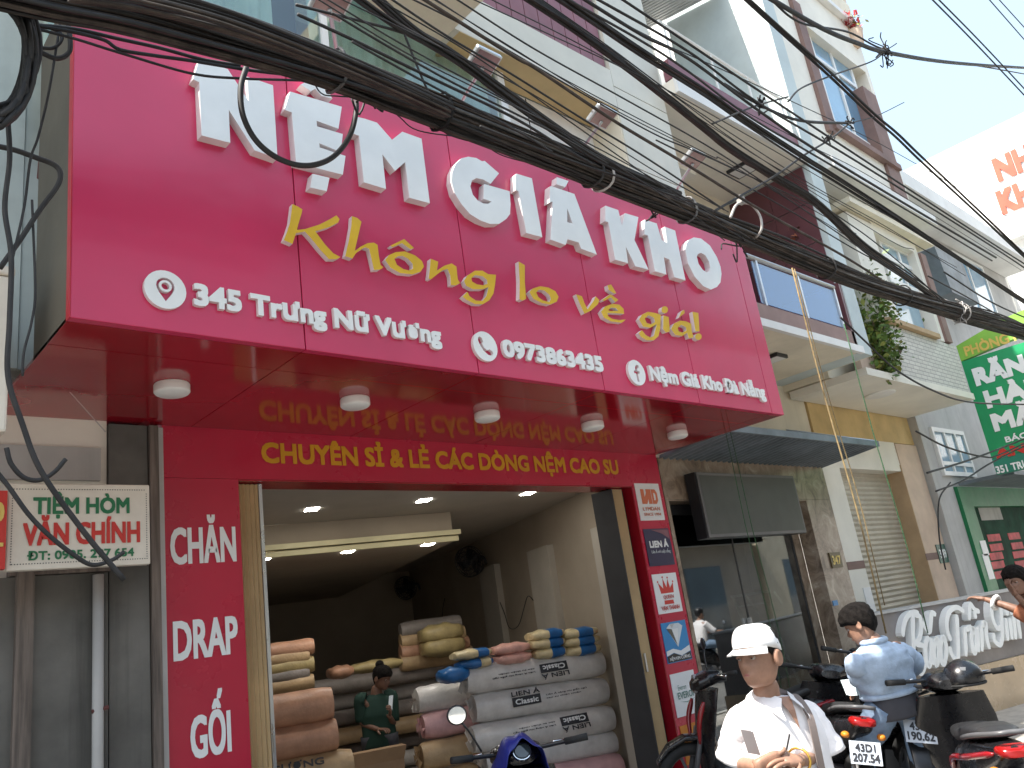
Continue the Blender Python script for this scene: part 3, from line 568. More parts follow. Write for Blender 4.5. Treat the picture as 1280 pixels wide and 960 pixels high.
# upper storey
UY = 4.0
BZ = P(680, 95, Y=UY).z
MB().box(3.9, 5.95, 4.0, 4.35, 6.43, 6.885).build('beam', M['ctile'], shop)
MB().box(3.95, 5.93, 4.004, 4.344, 6.424, 6.431).build('beam_soffit', M['ochre'], shop)
MB().box(3.02, 3.9, 3.3, 4.19, 6.44, 6.62).build('balcony_slab', M['cream'], shop)
lt = MB().lathe([(.09, 0), (.088, -.03), (.05, -.06)], (3.35, 3.8, 6.44), n=20).build('balcony_lamp', M['cream'], shop, smooth=35)
m = MB()
for i in range(11): m.box(3.93 + i * .182, 3.93 + i * .182 + .172, 4.03, 4.12, 6.886, 8.6)
m.build('wall_panel', M['maroonpl'], shop); MB().box(3.9, 5.95, 4.121, 4.3, 6.886, 8.7).build('upper_wall', M['ctile'], shop)
cp = MB()
for a, b in ((4.99, 5.80), (5.806, 6.70), (6.706, 9.4), (9.406, 12)): cp.box(5.955, 6.825, 4.0, 5.4, a, b - .006)
cp.build('corner_pier', M['ctile'], shop)
MB().box(4.62, 5.953, 4.36, 4.6, 4.9, 6.425).build('recess_wall', M['white'], shop)
MB().box(5.02, 5.026, 4.354, 4.36, 4.9, 6.42).build('wall_joint', M['seam'], shop)
MB().box(5.935, 5.953, 4.01, 4.358, 4.9, 6.42).build('reveal', M['cream'], shop)
# curtained window above the sign
wf = MB(); wf.box(1.0, 4.6, 4.20, 4.25, 7.6, 7.68); wf.box(4.52, 4.6, 4.20, 4.25, 4.8, 7.6); wf.box(2.76, 2.81, 4.20, 4.245, 4.8, 7.6); wf.box(1.0, 4.6, 4.20, 4.25, 4.72, 4.8)
win = wf.build('window', M['frame_white'], shop)
cu = MB(); N = 190; xs = [1.0 + 3.52 * i / N for i in range(N + 1)]
yy = [4.315 + .03 * math.sin(x * 21 + 1.5 * math.sin(x * 3.1)) + .012 * math.sin(x * 67) for x in xs]
vs = [(x, y, 4.75) for x, y in zip(xs, yy)] + [(x, y + .01 * math.sin(x * 9), 7.7) for x, y in zip(xs, yy)]
cu.add(vs, [(i, i + 1, N + 2 + i, N + 1 + i) for i in range(N) if not (2.44 < xs[i] < 2.74)])
cu.build('curtain', M['curtain'], win, smooth=True)
MB().box(1.0, 4.58, 4.225, 4.232, 4.8, 7.6).build('pane', M['clearglass'], win)
MB().box(2.42, 2.76, 4.55, 4.60, 4.75, 7.6).build('room_shade_sheet', M['dark'], win)  # dark sheet standing for the unlit room in the curtain gap
MB().box(.95, 6.82, 5.42, 5.6, 4.9, 12).build('rear_wall', M['ctile'], shop)
MB().box(.95, 5.94, 4.62, 5.42, 6.45, 6.7).build('floor_slab', M['cream'], shop)
MB().box(.95, 6.82, 4.32, 5.41, 8.71, 8.9).build('floor_slab', M['cream'], shop)
MB().box(1.4, 6.80, 4.1, 5.4, 4.74, 4.9).build('floor_slab', M['cream'], shop)
MB().box(4.0, 5.94, 4.13, 4.34, 8.9, 11.6).build('upper_wall', M['ctile'], shop)

# ================================================================== left neighbour: coffin shop
nb = thing('neighbour_building', 'weathered grey coffin shop building at the left edge with pale upper sheets', 'building', (.2, 4.9, 0))
MB().box(-6, 1.53, 4.92, 5.3, .12, 2.335).build('front_wall', M['greywall'], nb)
MB().box(1.545, 1.76, 4.95, 5.3, .12, 3.2).build('pier', M['greywall'], nb)
MB().box(-6, 1.54, 4.98, 5.3, 2.34, 3.3).build('upper_wall', M['creamlt'], nb)
MB().box(1.05, 1.54, 4.90, 4.98, 2.34, 2.44).build('ledge', M['wood'], nb)
MB().box(1.30, 1.56, 4.94, 4.975, 2.50, 2.72).build('vent', M['greyside'], nb)
MB().box(.80, 1.5, 4.95, 4.978, 2.86, 3.05).build('lintel', M['greypl'], nb)
MB().tube([(1.47, 4.89, .13), (1.47, 4.89, 2.32)], .028, 10).build('drain_pipe', M['greypl'], nb, smooth=True)
MB().tube([(1.44, 4.885, 1.62), (1.52, 4.885, 1.63)], .012, 6).build('pipe_clip', M['rust'], nb)
MB().box(1.768, 1.82, 4.93, 5.0, .12, 3.2).build('steel_post', M['wood'], nb); MB().box(1.826, 1.862, 4.97, 5.0, .12, 3.2).build('steel_post', M['greypl'], nb)
MB().box(-.2, 1.155, 4.985, 4.99, .3, 2.1).build('doorway', M['opp1'], nb)
MB().box(1.08, 1.16, 4.88, 4.985, .12, 2.36).build('door_post', M['wood'], nb)
ps = MB()
for i in range(12):
    x = 1.30 - i * .17
    ps.box(x - .165, x, 4.48 + (i % 2) * .012, 4.52, 3.32, 7.4)
ps.build('upper_sheeting', M['palesheet'], nb)
MB().box(1.145, 1.165, 4.44, 4.48, 4.3, 7.4).build('sheet_trim', M['frame_white'], nb)
MB().box(-6, -.8, 4.3, 5.0, 3.32, 7.6).build('upper_wall', M['opp3'], nb)
MB().box(-7, .25, 2.9, 4.46, 6.0, 6.2).build('balcony_slab', M['greypl'], nb); MB().box(-7, .25, 2.9, 3.02, 6.2, 7.3).build('added_shade_wall', M['greypl'], nb)  # balcony added out of view to shade the sign's side panel
MB().box(-7, 1.25, 4.6, 9, 3.31, 9).build('rear_block', M['greypl'], nb)
MB().obox((.95, 4.16, 4.24), (.13, .10, 0), (.02, -.06, 0), (.02, .02, .34)).build('rusty_bracket', M['rust'], nb)
MB().tube([P(67, 180, Y=4.2), P(88, 45, Y=4.2)], .014, 8).build('steel_strut', M['greyside'], nb)
# hanging signboard VĂN CHÍNH
VY = 4.6
a, b = P(12, 609, Y=VY), P(185, 606, Y=VY); c = P(187, 705, Y=VY)
vc = thing('hanging_sign', 'cream rectangular signboard with green and red lettering hung beside the red pillar', 'sign', (1.3, VY, c.z))
MB().box(.968, 1.645, VY, VY + .05, c.z, b.z).build('board', M['signcream'], vc, bevel=.006)
bd = MB(); z0, z1 = c.z + .03, b.z - .03
dots = [(.99 + i * .0125, z) for i in range(51) for z in (z0, z1)] + [(x, z0 + i * .0125) for i in range(int((z1 - z0) / .0125)) for x in (.985, 1.626)]
for x, z in dots: bd.quad((x - .0025, VY - .002, z - .0025), (x + .0025, VY - .002, z - .0025), (x + .0025, VY - .002, z + .0025), (x - .0025, VY - .002, z + .0025))
bd.build('dotted_border', M['ink'], vc)
line_px('TIỆM HÒM', (42, 642), (161, 640), 622.5, VY - .001, M['signgreen'], vc, .002, .055)
line_px('VĂN CHÍNH', (29, 681.5), (174, 676), 655, VY - .001, M['signred'], vc, .002, .05)
line_px('ĐT: 0905. 297 654', (34, 700.5), (167, 693), 690, VY - .001, M['signgreen'], vc, .002, .05)
MB().tube([(1.62, VY + .05, c.z + .05), (1.75, 4.95, c.z + .05)], .012).build('bracket', M['wood'], vc)
rs = thing('red_signboard', 'red signboard with yellow characters cut off by the left edge', 'sign', (.7, 4.55, 2.33))
MB().box(.2, .955, 4.56, 4.60, 2.33, 2.71).build('board', M['signred'], rs)
writing('TRẠI HÒM 0', (.30, 4.559, 2.56), FX, FZ, .64, .09, M['numy'], rs, depth=.002); writing('VĂN CHÍNH +', (.30, 4.559, 2.40), FX, FZ, .64, .09, M['numy'], rs, depth=.002)
lb = thing('light_box_sign', 'cream light box seen edge on at the far left', 'sign', (.7, 3.8, 2.7))
MB().box(.55, .785, 3.80, 4.4, 2.79, 3.50).build('casing', M['signcream'], lb, bevel=.012); MB().box(.54, .795, 3.79, 4.41, 3.502, 3.545).build('top_cap', M['signcream'], lb, bevel=.01)
MB().box(.60, .74, 4.4, 4.55, 3.0, 3.05).build('bracket', M['wood'], lb)

# ================================================================== number 347
b347 = thing('house_building', 'narrow house with brown marble ground floor, blue glass balcony and maroon side wall', 'building', (8.6, 5.0, 0))
mw = MB(); mw.box(6.845, 10.36, 5.0, 5.2, 2.765, 3.2); mw.box(9.72, 10.36, 5.0, 5.2, .12, 2.762); mw.box(6.845, 6.90, 5.0, 5.2, .12, 2.762); mw.build('marble_surround', M['marble'], b347)
MB().box(6.902, 9.718, 5.0, 5.5, 2.75, 2.762).build('marble_soffit', M['marble'], b347)
MB().box(9.55, 9.718, 5.201, 5.9, .12, 2.75).build('marble_reveal', M['marble'], b347)
gf = MB(); gf.box(6.902, 9.548, 5.19, 5.24, 2.64, 2.748)
for x in (8.2, 9.50): gf.box(x, x + .018, 5.20, 5.22, .14, 2.64)
gl = gf.build('glass_front', M['dark'], b347); MB().box(6.905, 9.545, 5.206, 5.214, .14, 2.635).build('pane', M['shopglass'], gl)
MB().box(8.62, 8.82, 5.16, 5.19, 2.60, 2.66).build('door_closer', M['dark'], gl); MB().box(8.16, 8.18, 5.15, 5.2, 1.0, 1.5).build('door_handle', M['steel'], gl)
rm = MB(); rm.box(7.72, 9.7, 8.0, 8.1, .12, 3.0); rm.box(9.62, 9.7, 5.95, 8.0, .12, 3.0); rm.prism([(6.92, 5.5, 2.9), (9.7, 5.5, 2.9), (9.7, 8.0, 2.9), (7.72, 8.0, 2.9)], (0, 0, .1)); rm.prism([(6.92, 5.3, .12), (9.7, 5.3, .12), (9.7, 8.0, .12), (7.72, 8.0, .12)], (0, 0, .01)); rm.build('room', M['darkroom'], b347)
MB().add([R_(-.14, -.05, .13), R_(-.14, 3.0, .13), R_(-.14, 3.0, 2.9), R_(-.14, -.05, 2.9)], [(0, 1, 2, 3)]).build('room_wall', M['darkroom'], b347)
MB().box(8.7, 9.5, 7.9, 7.99, 1.7, 2.3).build('wall_cabinet', M['darkglass'], b347)
MB().box(6.845, 10.44, 5.06, 5.4, 3.205, 4.29).build('upper_wall', M['cream'], b347)
MB().box(6.85, 9.98, 3.85, 5.06, 4.295, 4.37).build('balcony_slab', M['cream'], b347)
MB().box(6.85, 9.70, 3.80, 3.85, 4.285, 4.372).build('slab_edge', M['white'], b347)
MB().box(6.85, 9.62, 3.83, 3.98, 4.374, 4.56).build('balcony_kerb', M['brownband'], b347)
rail = MB(); rail.tube([(6.9, 3.86, 5.12), (9.45, 3.86, 5.12)], .026, 8); rail.tube([(6.9, 3.86, 5.12), (6.9, 5.0, 5.12)], .026, 8)
for x in (7.66, 8.55, 9.43): rail.box(x, x + .035, 3.85, 3.885, 4.56, 5.12)
rl = rail.build('balcony_rail', M['alu'], b347); MB().box(7.6, 9.44, 3.866, 3.876, 4.60, 5.08).build('rail_glass', M['railglass'], rl)
MB().box(9.62, 9.95, 3.82, 5.3, 4.293, 12.0).build('party_fin', M['palefin'], b347)
mm = MB()
for a, b in ((4.57, 5.2), (5.206, 5.82), (5.826, 6.36), (6.366, 6.87)):
    for c, d in ((3.9, 4.42), (4.426, 5.3)): mm.box(9.595, 9.617, c, d, a, b - .006)
mm.build('maroon_cladding', M['maroon'], b347)
MB().box(9.55, 9.612, 3.83, 3.895, 4.375, 5.2).build('rail_post', M['maroon'], b347)
MB().box(6.85, 9.60, 5.0, 5.2, 4.37, 6.9).build('back_wall', M['cream'], b347)
w1 = MB().box(7.05, 8.15, 4.96, 5.0, 5.0, 6.72).build('blue_window', M['frame_white'], b347); MB().box(7.10, 8.10, 4.945, 4.955, 5.05, 6.67).build('pane', M['blueglass'], w1)
w2 = MB().box(8.9, 9.5, 4.93, 4.998, 4.58, 5.9).build('balcony_door', M['palefin'], b347); MB().box(8.98, 9.3, 4.92, 4.93, 4.7, 5.7).build('pane', M['darkglass'], w2)
MB().box(6.85, 9.60, 3.85, 5.0, 6.885, 7.06).build('upper_slab', M['creamlt'], b347); MB().box(6.84, 9.615, 3.81, 3.848, 6.875, 7.07).build('slab_edge', M['white'], b347)
MB().box(6.85, 8.2, 4.6, 4.98, 6.70, 6.88).build('ceiling_step', M['creamlt'], b347)
MB().box(6.85, 9.60, 3.86, 3.95, 7.075, 7.32).build('parapet', M['maroonpl'], b347)
MB().box(6.85, 9.61, 5.6, 5.8, 7.06, 10.2).build('third_floor_wall', M['white'], b347)
w3 = MB().box(8.0, 9.0, 5.54, 5.6, 7.3, 9.2).build('third_floor_window', M['frame_white'], b347); MB().box(8.06, 8.94, 5.525, 5.54, 7.36, 9.14).build('pane', M['skyglass'], w3)
rf = MB()
for i in range(46): rf.tube([(6.86 + i * .06, 4.3, 10.0), (6.86 + i * .06, 6.0, 10.35)], .03, 6)
rf.build('roof', M['tilesh'], b347)
rr = MB(); rr.tube([(6.9, 3.9, 7.86), (9.55, 3.9, 7.86)], .02, 6)
for x in (7.0, 7.9, 8.7, 9.5): rr.tube([(x, 3.9, 7.32), (x, 3.9, 7.86)], .014, 6)
rr.build('upper_rail', M['frame_white'], b347)
pc = P(927, 211, Z=6.88)
t = thing('ceiling_lamp', 'square black rimmed lamp under the upper slab beside the maroon wall', 'lamp', (pc.x, pc.y, 6.85))
MB().box(pc.x - .14, pc.x + .14, pc.y - .14, pc.y + .14, 6.84, 6.88).build('rim', M['dark'], t); MB().box(pc.x - .115, pc.x + .115, pc.y - .115, pc.y + .115, 6.835, 6.84).build('diffuser', M['lampw'], t)
pc = P(966, 446, Z=4.29)
t = thing('ceiling_lamp', 'small dark lamp under the balcony slab next to the sign corner', 'lamp', (pc.x, pc.y, 4.25))
MB().box(pc.x - .12, pc.x + .12, pc.y - .12, pc.y + .12, 4.25, 4.29).build('rim', M['dark'], t); MB().box(pc.x - .1, pc.x + .1, pc.y - .1, pc.y + .1, 4.245, 4.25).build('diffuser', M['lampw'], t)
# corrugated awning
aw = thing('corrugated_awning', 'grey corrugated metal awning jutting out over the glass shop front', 'awning', (8.6, 4.6, 3.2))
sh = MB(); n = 128; x0, x1 = 6.87, 10.36
def awz(y): return 3.205 + (5.0 - y) * .11
rows = []
for y in (5.0, 4.24):
    for k, dz in ((0, 0), (1, .006)):
        rows.append([(x0 + (x1 - x0) * i / n, y, awz(y) + .016 * (1 if i % 4 in (1, 2) else -1) * 1.4 + dz) for i in range(n + 1)])
sh.add(rows[0] + rows[2], [(i, i + 1, n + 2 + i, n + 1 + i) for i in range(n)]); sh.build('sheet', M['zinc'], aw)
MB().box(x0, x1 + .01, 4.20, 4.238, awz(4.24) - .02, awz(4.24) + .05).build('front_edge', M['zinc'], aw); 
fr = MB()
for x in (7.4, 8.9, 10.3): MB().tube([(x, 5.0, 3.24), (x, 4.24, 3.325)], .014, 6).build('rafter', M['alu'], aw)
MB().tube([(x1, 4.22, 3.34), (x1 - .9, 4.9, 3.62)], .012, 6).build('stay', M['alu'], aw)
# led display
ld = thing('led_display', 'dark grey LED display panel in a black case above the glass front', 'display', (8.2, 4.8, 2.33))
MB().box(7.22, 9.24, 4.85, 4.98, 2.335, 3.02).build('case', M['black'], ld); MB().box(7.24, 9.235, 4.838, 4.849, 2.34, 3.015).build('frame', M['ledf'], ld)
scn = MB(); scn.quad((7.27, 4.834, 2.37), (9.205, 4.834, 2.37), (9.205, 4.834, 2.985), (7.27, 4.834, 2.985))
scn.build('screen', M['led'], ld)
n7 = thing('house_number_plate', 'small dark plate reading 347 in yellow digits on the brown marble', 'number plate', (10, 4.99, 2.0))
q = P(1045, 700, Y=4.99); MB().box(q.x - .14, q.x + .14, 4.985, 4.999, q.z - .095, q.z + .095).build('plate', M['numb'], n7); writing('347', (q.x - .105, 4.984, q.z - .05), FX, FZ, .21, .10, M['numy'], n7, depth=.002, name='digits')
q = P(1031, 756, Y=4.99); tag(MB().box(9.75, 9.87, 4.99, 4.999, 1.47, 1.53).build('sticker', M['blueplq']), 'small blue sticker on the brown marble jamb', 'sticker')
lad = thing('step_ladder', 'aluminium folding ladder leaning inside the dark glass front', 'ladder', (8.9, 6.3, .13))
la = MB()
A0, A1, B0, B1 = P(952, 742, Y=5.5), P(1010, 880, Y=5.5), P(968, 740, Y=5.55), P(1065, 880, Y=5.55)
for i in range(2):
    dy = i * .4
    la.tube([A0 + V3((0, dy, 0)), A1 + V3((0, dy, 0))], .018, 6)
for i in range(6):
    p = A0.lerp(A1, (i + .5) / 6); la.box(p.x - .03, p.x + .03, p.y, p.y + .4, p.z - .01, p.z + .01)
la.build('front_frame', M['ladder'], lad)
la = MB(); la.tube([B0, B1], .016, 6); la.tube([B0 + V3((0, .4, 0)), B1 + V3((0, .4, 0))], .016, 6); la.build('rear_frame', M['ladder'], lad)
MB().obox(A0 + V3((-.02, -.02, 0)), (.2, 0, 0), (0, .44, 0), (0, 0, .03)).build('top_step', M['ladder'], lad)

# ================================================================== number 349
b349 = thing('terrace_building', 'tall cream house with roller shutter, white brick balcony box and brown trimmed windows', 'building', (12, 5.0, 0))
MB().box(10.365, 10.85, 5.0, 5.35, .12, 3.2).build('shutter_pier', M['creamlt'], b349); MB().box(10.365, 10.855, 4.996, 5.0, 1.86, 1.96).build('stripe', M['stripe'], b349)
MB().box(12.92, 13.72, 5.0, 5.35, .12, 3.64).build('shutter_pier', M['pinkish'], b349); MB().box(12.90, 12.92, 5.001, 5.35, .12, 3.3).build('pier_side', M['tan'], b349)
MB().box(12.885, 13.725, 4.995, 4.9998, 1.86, 1.96).build('stripe', M['stripe'], b349)
MB().box(10.45, 13.75, 5.03, 5.4, 3.66, 4.2).build('frieze_panel', M['ybeige'], b349); MB().box(10.365, 12.92, 5.015, 5.4, 3.205, 3.655).build('lintel', M['creamlt'], b349)
sl_ = MB(); z = .13
while z < 3.2:
    sl_.add([(10.85, 5.26, z), (12.9, 5.26, z), (12.9, 5.235, z + .035), (10.85, 5.235, z + .035), (12.9, 5.24, z + .066), (10.85, 5.24, z + .066), (12.9, 5.262, z + .072), (10.85, 5.262, z + .072)],
            [(0, 1, 2, 3), (3, 2, 4, 5), (5, 4, 6, 7)]); z += .072
sh_ = sl_.build('roller_shutter', M['slat'], b349)
MB().box(10.85, 10.87, 5.15, 5.3, .12, 3.2).build('shutter_rail', M['greypl'], sh_)
q = P(1178, 692, Y=4.99); n9 = thing('house_number_plate', 'green plate reading 349 on the pink pier right of the roller shutter', 'number plate', (q.x, 4.99, q.z))
MB().box(q.x - .17, q.x + .17, 4.985, 4.9945, q.z - .14, q.z + .14).build('plate', M['numg'], n9); writing('349', (q.x - .12, 4.984, q.z - .06), FX, FZ, .24, .12, M['letter'], n9, depth=.002, name='digits')
q = P(1074, 725, Y=4.99); tag(MB().box(10.62, 10.83, 4.99, 4.998, 1.2, 1.62).build('notice', M['plqw']), 'blank white notice stuck beside the roller shutter', 'notice')
# white brick balcony box with a rounded left end
bx = MB(); prof = [(11.15, 5.0), (11.12, 4.25), (11.14, 4.12), (11.22, 4.03), (11.36, 4.0), (13.70, 4.0), (13.70, 5.0)]
bx.prism([(x, y, 4.20) for x, y in prof], (0, 0, .78)); bx.build('balcony_box', M['brick'], b349)
MB().box(10.0, 13.72, 3.96, 5.01, 4.10, 4.197).build('balcony_slab', M['creamlt'], b349)
MB().prism([(11.05, 5.0, 4.985), (11.05, 4.1, 4.985), (11.2, 3.93, 4.985), (12.95, 3.93, 4.985), (12.95, 5.0, 4.985)], (0, 0, .07)).build('box_ledge', M['tan'], b349)
MB().box(10.3, 11.1, 4.12, 4.2, 4.2, 4.62).build('planter_wall', M['pinkish'], b349)
lp = P(1100, 492, Z=4.1); t = thing('ceiling_lamp', 'flat round lamp under the cream balcony left of the white brick box', 'lamp', (lp.x, lp.y, 4.08))
MB().lathe([(.2, 0), (.2, -.02), (.17, -.03)], (lp.x, lp.y, 4.099), n=24).build('housing', M['lampw'], t, smooth=35)
# upper front
MB().box(9.96, 13.70, 4.42, 5.3, 4.21, 11.0).build('core_wall', M['cream'], b349)
def win_px(q, Y, name='window', glass='skyglass', bars=(), par=b349, depth=.05, fw=.07):
    a = [P(x, y, Y=Y) for x, y in q]; x0 = (a[0].x + a[3].x) / 2; x1 = (a[1].x + a[2].x) / 2; z1 = (a[0].z + a[1].z) / 2; z0 = (a[2].z + a[3].z) / 2
    f = MB(); f.box(x0, x1, Y, Y + depth, z1 - fw, z1); f.box(x0, x1, Y, Y + depth, z0, z0 + fw); f.box(x0, x0 + fw, Y, Y + depth, z0 + fw, z1 - fw); f.box(x1 - fw, x1, Y, Y + depth, z0 + fw, z1 - fw)
    for k, t in bars:
        if k == 'v': X = x0 + (x1 - x0) * t; f.box(X - fw * .45, X + fw * .45, Y, Y + depth, z0 + fw, z1 - fw)
        else: Z = z0 + (z1 - z0) * t; f.box(x0 + fw, x1 - fw, Y - .003, Y + depth, Z - fw * .45, Z + fw * .45)
    o = f.build(name, M['frame_white'], par); MB().box(x0 + .02, x1 - .02, Y + depth * .5, Y + depth * .6, z0 + .02, z1 - .02).build('pane', M[glass], o); return x0, x1, z0, z1
fw_ = MB()
for a in ((9.96, 11.28, 7.15, 10.9), (12.98, 13.70, 7.15, 8.2), (11.28, 12.98, 7.15, 8.10), (11.28, 13.7, 10.02, 10.9), (10.9, 11.7, 5.0, 6.62), (13.16, 13.3, 5.0, 6.7), (11.7, 13.16, 6.5, 6.95), (13.54, 13.70, 8.2, 10.02)):
    fw_.box(a[0], a[1], 4.0, 4.42, a[2], a[3])
fw_.build('front_wall', M['creamlt'], b349)
win_px([(1014, 42), (1062, 79), (1096, 185), (1039, 155)], 4.1, glass='blueglass', bars=(('v', .5), ('h', .72)))
win_px([(1097, 293), (1145, 325), (1155, 358), (1117, 365)], 4.1, glass='skyglass', bars=(('v', .5), ('h', .6)))
x = MB(); x.box(11.42, 13.1, 4.16, 4.42, 5.0, 5.6); x.build('window_back', M['skyglass'], b349)
MB().box(11.02, 11.285, 3.94, 4.02, 7.95, 10.3).build('pilaster', M['stripe'], b349); MB().box(13.0, 13.5, 3.95, 4.2, 7.3, 9.5).build('pilaster', M['stripe'], b349)
MB().box(11.2, 13.5, 3.9, 4.02, 8.02, 8.12).build('window_sill', M['stripe'], b349); MB().box(13.3, 13.52, 3.96, 4.2, 5.0, 6.5).build('pilaster', M['stripe'], b349)
MB().box(10.2, 13.75, 3.72, 4.41, 6.98, 7.14).build('cornice', M['white'], b349); MB().box(10.75, 13.7, 3.85, 4.41, 6.66, 6.74).build('window_hood', M['cream'], b349)
MB().box(9.955, 13.72, 3.9, 4.42, 10.91, 11.0).build('parapet_cap', M['white'], b349)
pa = MB(); pa.box(9.97, 13.7, 3.98, 4.1, 11.0, 11.5)
pa.build('parapet', M['cream'], b349); MB().box(13.3, 13.68, 4.0, 4.4, 11.0, 12.8).build('roof_pier', M['pinkish'], b349)
MB().box(9.955, 9.96, 4.43, 9.0, 7.3, 12.2).build('side_wall', M['white'], b349); MB().box(9.96, 13.7, 5.3, 9.0, 4.2, 12.2).build('rear_block', M['white'], b349)
MB().box(10.2, 11.0, 4.3, 4.42, 4.9, 6.5).build('balcony_opening', M['darkglass'], b349)
fl = P(1065, 32, Y=3.95)
pt = thing('flower_pot', 'pot of red flowers on the roof parapet of the tall cream house', 'potted plant', (fl.x, fl.y, 10.9))
MB().lathe([(.10, -.42), (.14, -.16), (.15, -.14), (.12, -.14)], fl, n=14).build('pot', M['pinkish'], pt)
fm = MB(); rnd = random.Random(3)
for i in range(90):
    c = fl + V3((rnd.gauss(0, .15), rnd.gauss(0, .1), rnd.gauss(.05, .07))); d = V3((rnd.uniform(-1, 1), rnd.uniform(-1, 1), rnd.uniform(-1, 1))).normalized(); e = d.orthogonal(); s = .04
    fm.mi = 0 if rnd.random() < .6 else 1; fm.quad(c - d * s - e * s * .6, c + d * s - e * s * .6, c + d * s + e * s * .6, c - d * s + e * s * .6)
fm.build('blossom', [M['flower'], M['leafy']], pt)
def foliage(name, label, cat, pts, rad, n, mats, seed, ls=.06, stems=()):
    r = random.Random(seed); t = thing(name, label, cat, pts[0]); f = MB()
    for i in range(n):
        k = r.random() * (len(pts) - 1); j = int(k); c = pts[j].lerp(pts[j + 1], k - j); rr = rad[j] + (rad[j + 1] - rad[j]) * (k - j)
        c = c + V3((r.gauss(0, 1), r.gauss(0, 1), r.gauss(0, .8))) * rr * .5
        d = V3((r.uniform(-1, 1), r.uniform(-1, 1), r.uniform(-1, .3))).normalized(); e = d.cross(V3((r.uniform(-1, 1), r.uniform(-1, 1), r.uniform(-1, 1)))).normalized(); s = ls * r.uniform(.6, 1.4)
        f.mi = 1 if r.random() < .3 else 0
        f.add([c, c + d * s * .5 + e * s * .35, c + d * s * 1.1, c + d * s * .5 - e * s * .35], [(0, 1, 2, 3)])
    f.build('foliage', mats, t); st = MB()
    for p in stems: st.tube(p, .012, 5, 4)
    if stems: st.build('stem', M['bark'], t)
    return t
Yv = 4.05
vp = [P(1078, 345, Y=Yv), P(1092, 378, Y=Yv), P(1092, 410, Y=Yv), P(1102, 440, Y=Yv), P(1103, 468, Y=Yv)]
foliage('climbing_plant', 'leafy green vine spilling over the balcony edge left of the white brick box', 'plant', vp, [.2, .3, .3, .24, .12], 1500, [M['leaf'], M['leafy']], 5, .075, [vp])
q = P(993, 300, Y=4.3)
foliage('balcony_plant', 'reddish potted plant behind the blue glass railing by the maroon wall', 'plant', [q + V3((0, 0, -.15)), q + V3((.1, 0, .1))], [.25, .25], 260, [M['rust'], M['terracotta']], 9, .07, [[q + V3((0, 0, -.6)), q]])
q = P(1120, 438, Y=3.98)
foliage('small_plant', 'thin dark sprig growing by the rounded end of the brick box', 'plant', [q, q + V3((.12, 0, .05))], [.08, .1], 40, [M['leaf'], M['bark']], 11, .05)

# ================================================================== number 351 and the green clinic
b351 = thing('clinic_building', 'grey rendered clinic building with green shop front and hanging corrugated hood', 'building', (16, 4.9, 0))
MB().box(13.76, 14.5, 4.9, 5.3, .12, 4.9).build('front_wall', M['greypl'], b351); MB().box(14.5, 22, 4.9, 5.3, 2.96, 9).build('front_wall', M['greypl'], b351)
MB().box(13.73, 13.76, 4.4, 5.3, 4.2, 9).build('side_wall', M['palefin'], b351)
gfm = MB(); gfm.box(14.5, 15.0, 4.84, 5.0, .12, 2.95); gfm.box(15.0, 22, 4.84, 5.0, 2.62, 2.95); gfm.build('green_frame', M['greendk'], b351)
sg = MB().box(15.0, 22, 4.98, 4.99, .12, 2.62).build('shop_window', M['clinicglass'], b351)
rr_ = MB()
for k, (px, py) in enumerate(((1243, 672), (1246, 684), (1246, 695), (1248, 706), (1252, 718), (1268, 670), (1272, 682), (1274, 693), (1277, 705))):
    p = P(px, py, Y=4.97); rr_ = MB().box(p.x - .32, p.x + .32, 4.972, 4.978, p.z - .06, p.z + .06); rr_.build('window_lettering', M['flower'], sg)
p = P(1237, 640, Y=4.97); MB().box(p.x - .5, p.x + .6, 4.972, 4.978, p.z - .14, p.z + .10).build('window_poster', M['greypl'], sg)
for px, py, s in ((1231, 685, .12), (1236, 708, .2)):
    p = P(px, py, Y=4.83); MB().box(p.x - .13, p.x + .13, 4.832, 4.838, p.z - s, p.z + s).build('poster', M['plqw'], b351)
win_px([(1166, 528), (1208, 545), (1218, 590), (1180, 600)], 4.85, 'window', 'skyglass', (('v', .35), ('v', .68), ('h', .25)), b351)
MB().box(14.6, 22, 4.0, 4.84, 2.96, 3.02).build('canopy', M['zinc'], b351)
win_px([(1192, 312), (1228, 335), (1250, 395), (1212, 388)], 4.85, 'window', 'blueglass', (('v', .4),), b351)
MB().obox(P(1168, 308, Y=4.5), (1.4, 0, 0), (0, .4, 0), (.2, 0, -.9)).build('metal_hood', M['zinc'], b351)
MB().box(13.78, 22, 4.2, 4.89, 8.2, 8.5).build('upper_slab', M['white'], b351)
gs = thing('clinic_sign', 'green dental clinic sign with white capitals projecting towards the street', 'sign', (14.2, 3.5, 2.9))
GX = 14.2; DY = V3((0, -1, 0))
gz0, gz1 = 2.97, 5.10
MB().box(GX, GX + .12, 2.2, 4.13, gz0 + .26, 4.83).build('board', M['green'], gs); MB().box(GX + .001, GX + .12, 2.2, 4.13, gz0, gz0 + .255).build('base_band', M['teal'], gs)
MB().prism([(GX - .002, 4.13, 4.835), (GX - .002, 4.13, 5.10), (GX - .002, 3.4, 5.28), (GX - .002, 2.2, 5.40), (GX - .002, 2.2, 5.08), (GX - .002, 3.3, 4.93)], (.12, 0, 0)).build('top_band', M['lgreen'], gs)
def gline(s, px, py, topy, w, m, bold=.08):
    p = P(px, py, X=GX); t = P(px, topy, X=GX); writing(s, (GX - .004, p.y, p.z), DY, FZ, w, t.z - p.z, m, gs, depth=.004, bold=bold)
gline('PHÒNG KHÁM', 1208, 445, 433, 1.22, [M['numy']], .05)
gline('RĂNG', 1222, 481, 461, .98, [M['letter']], .1)
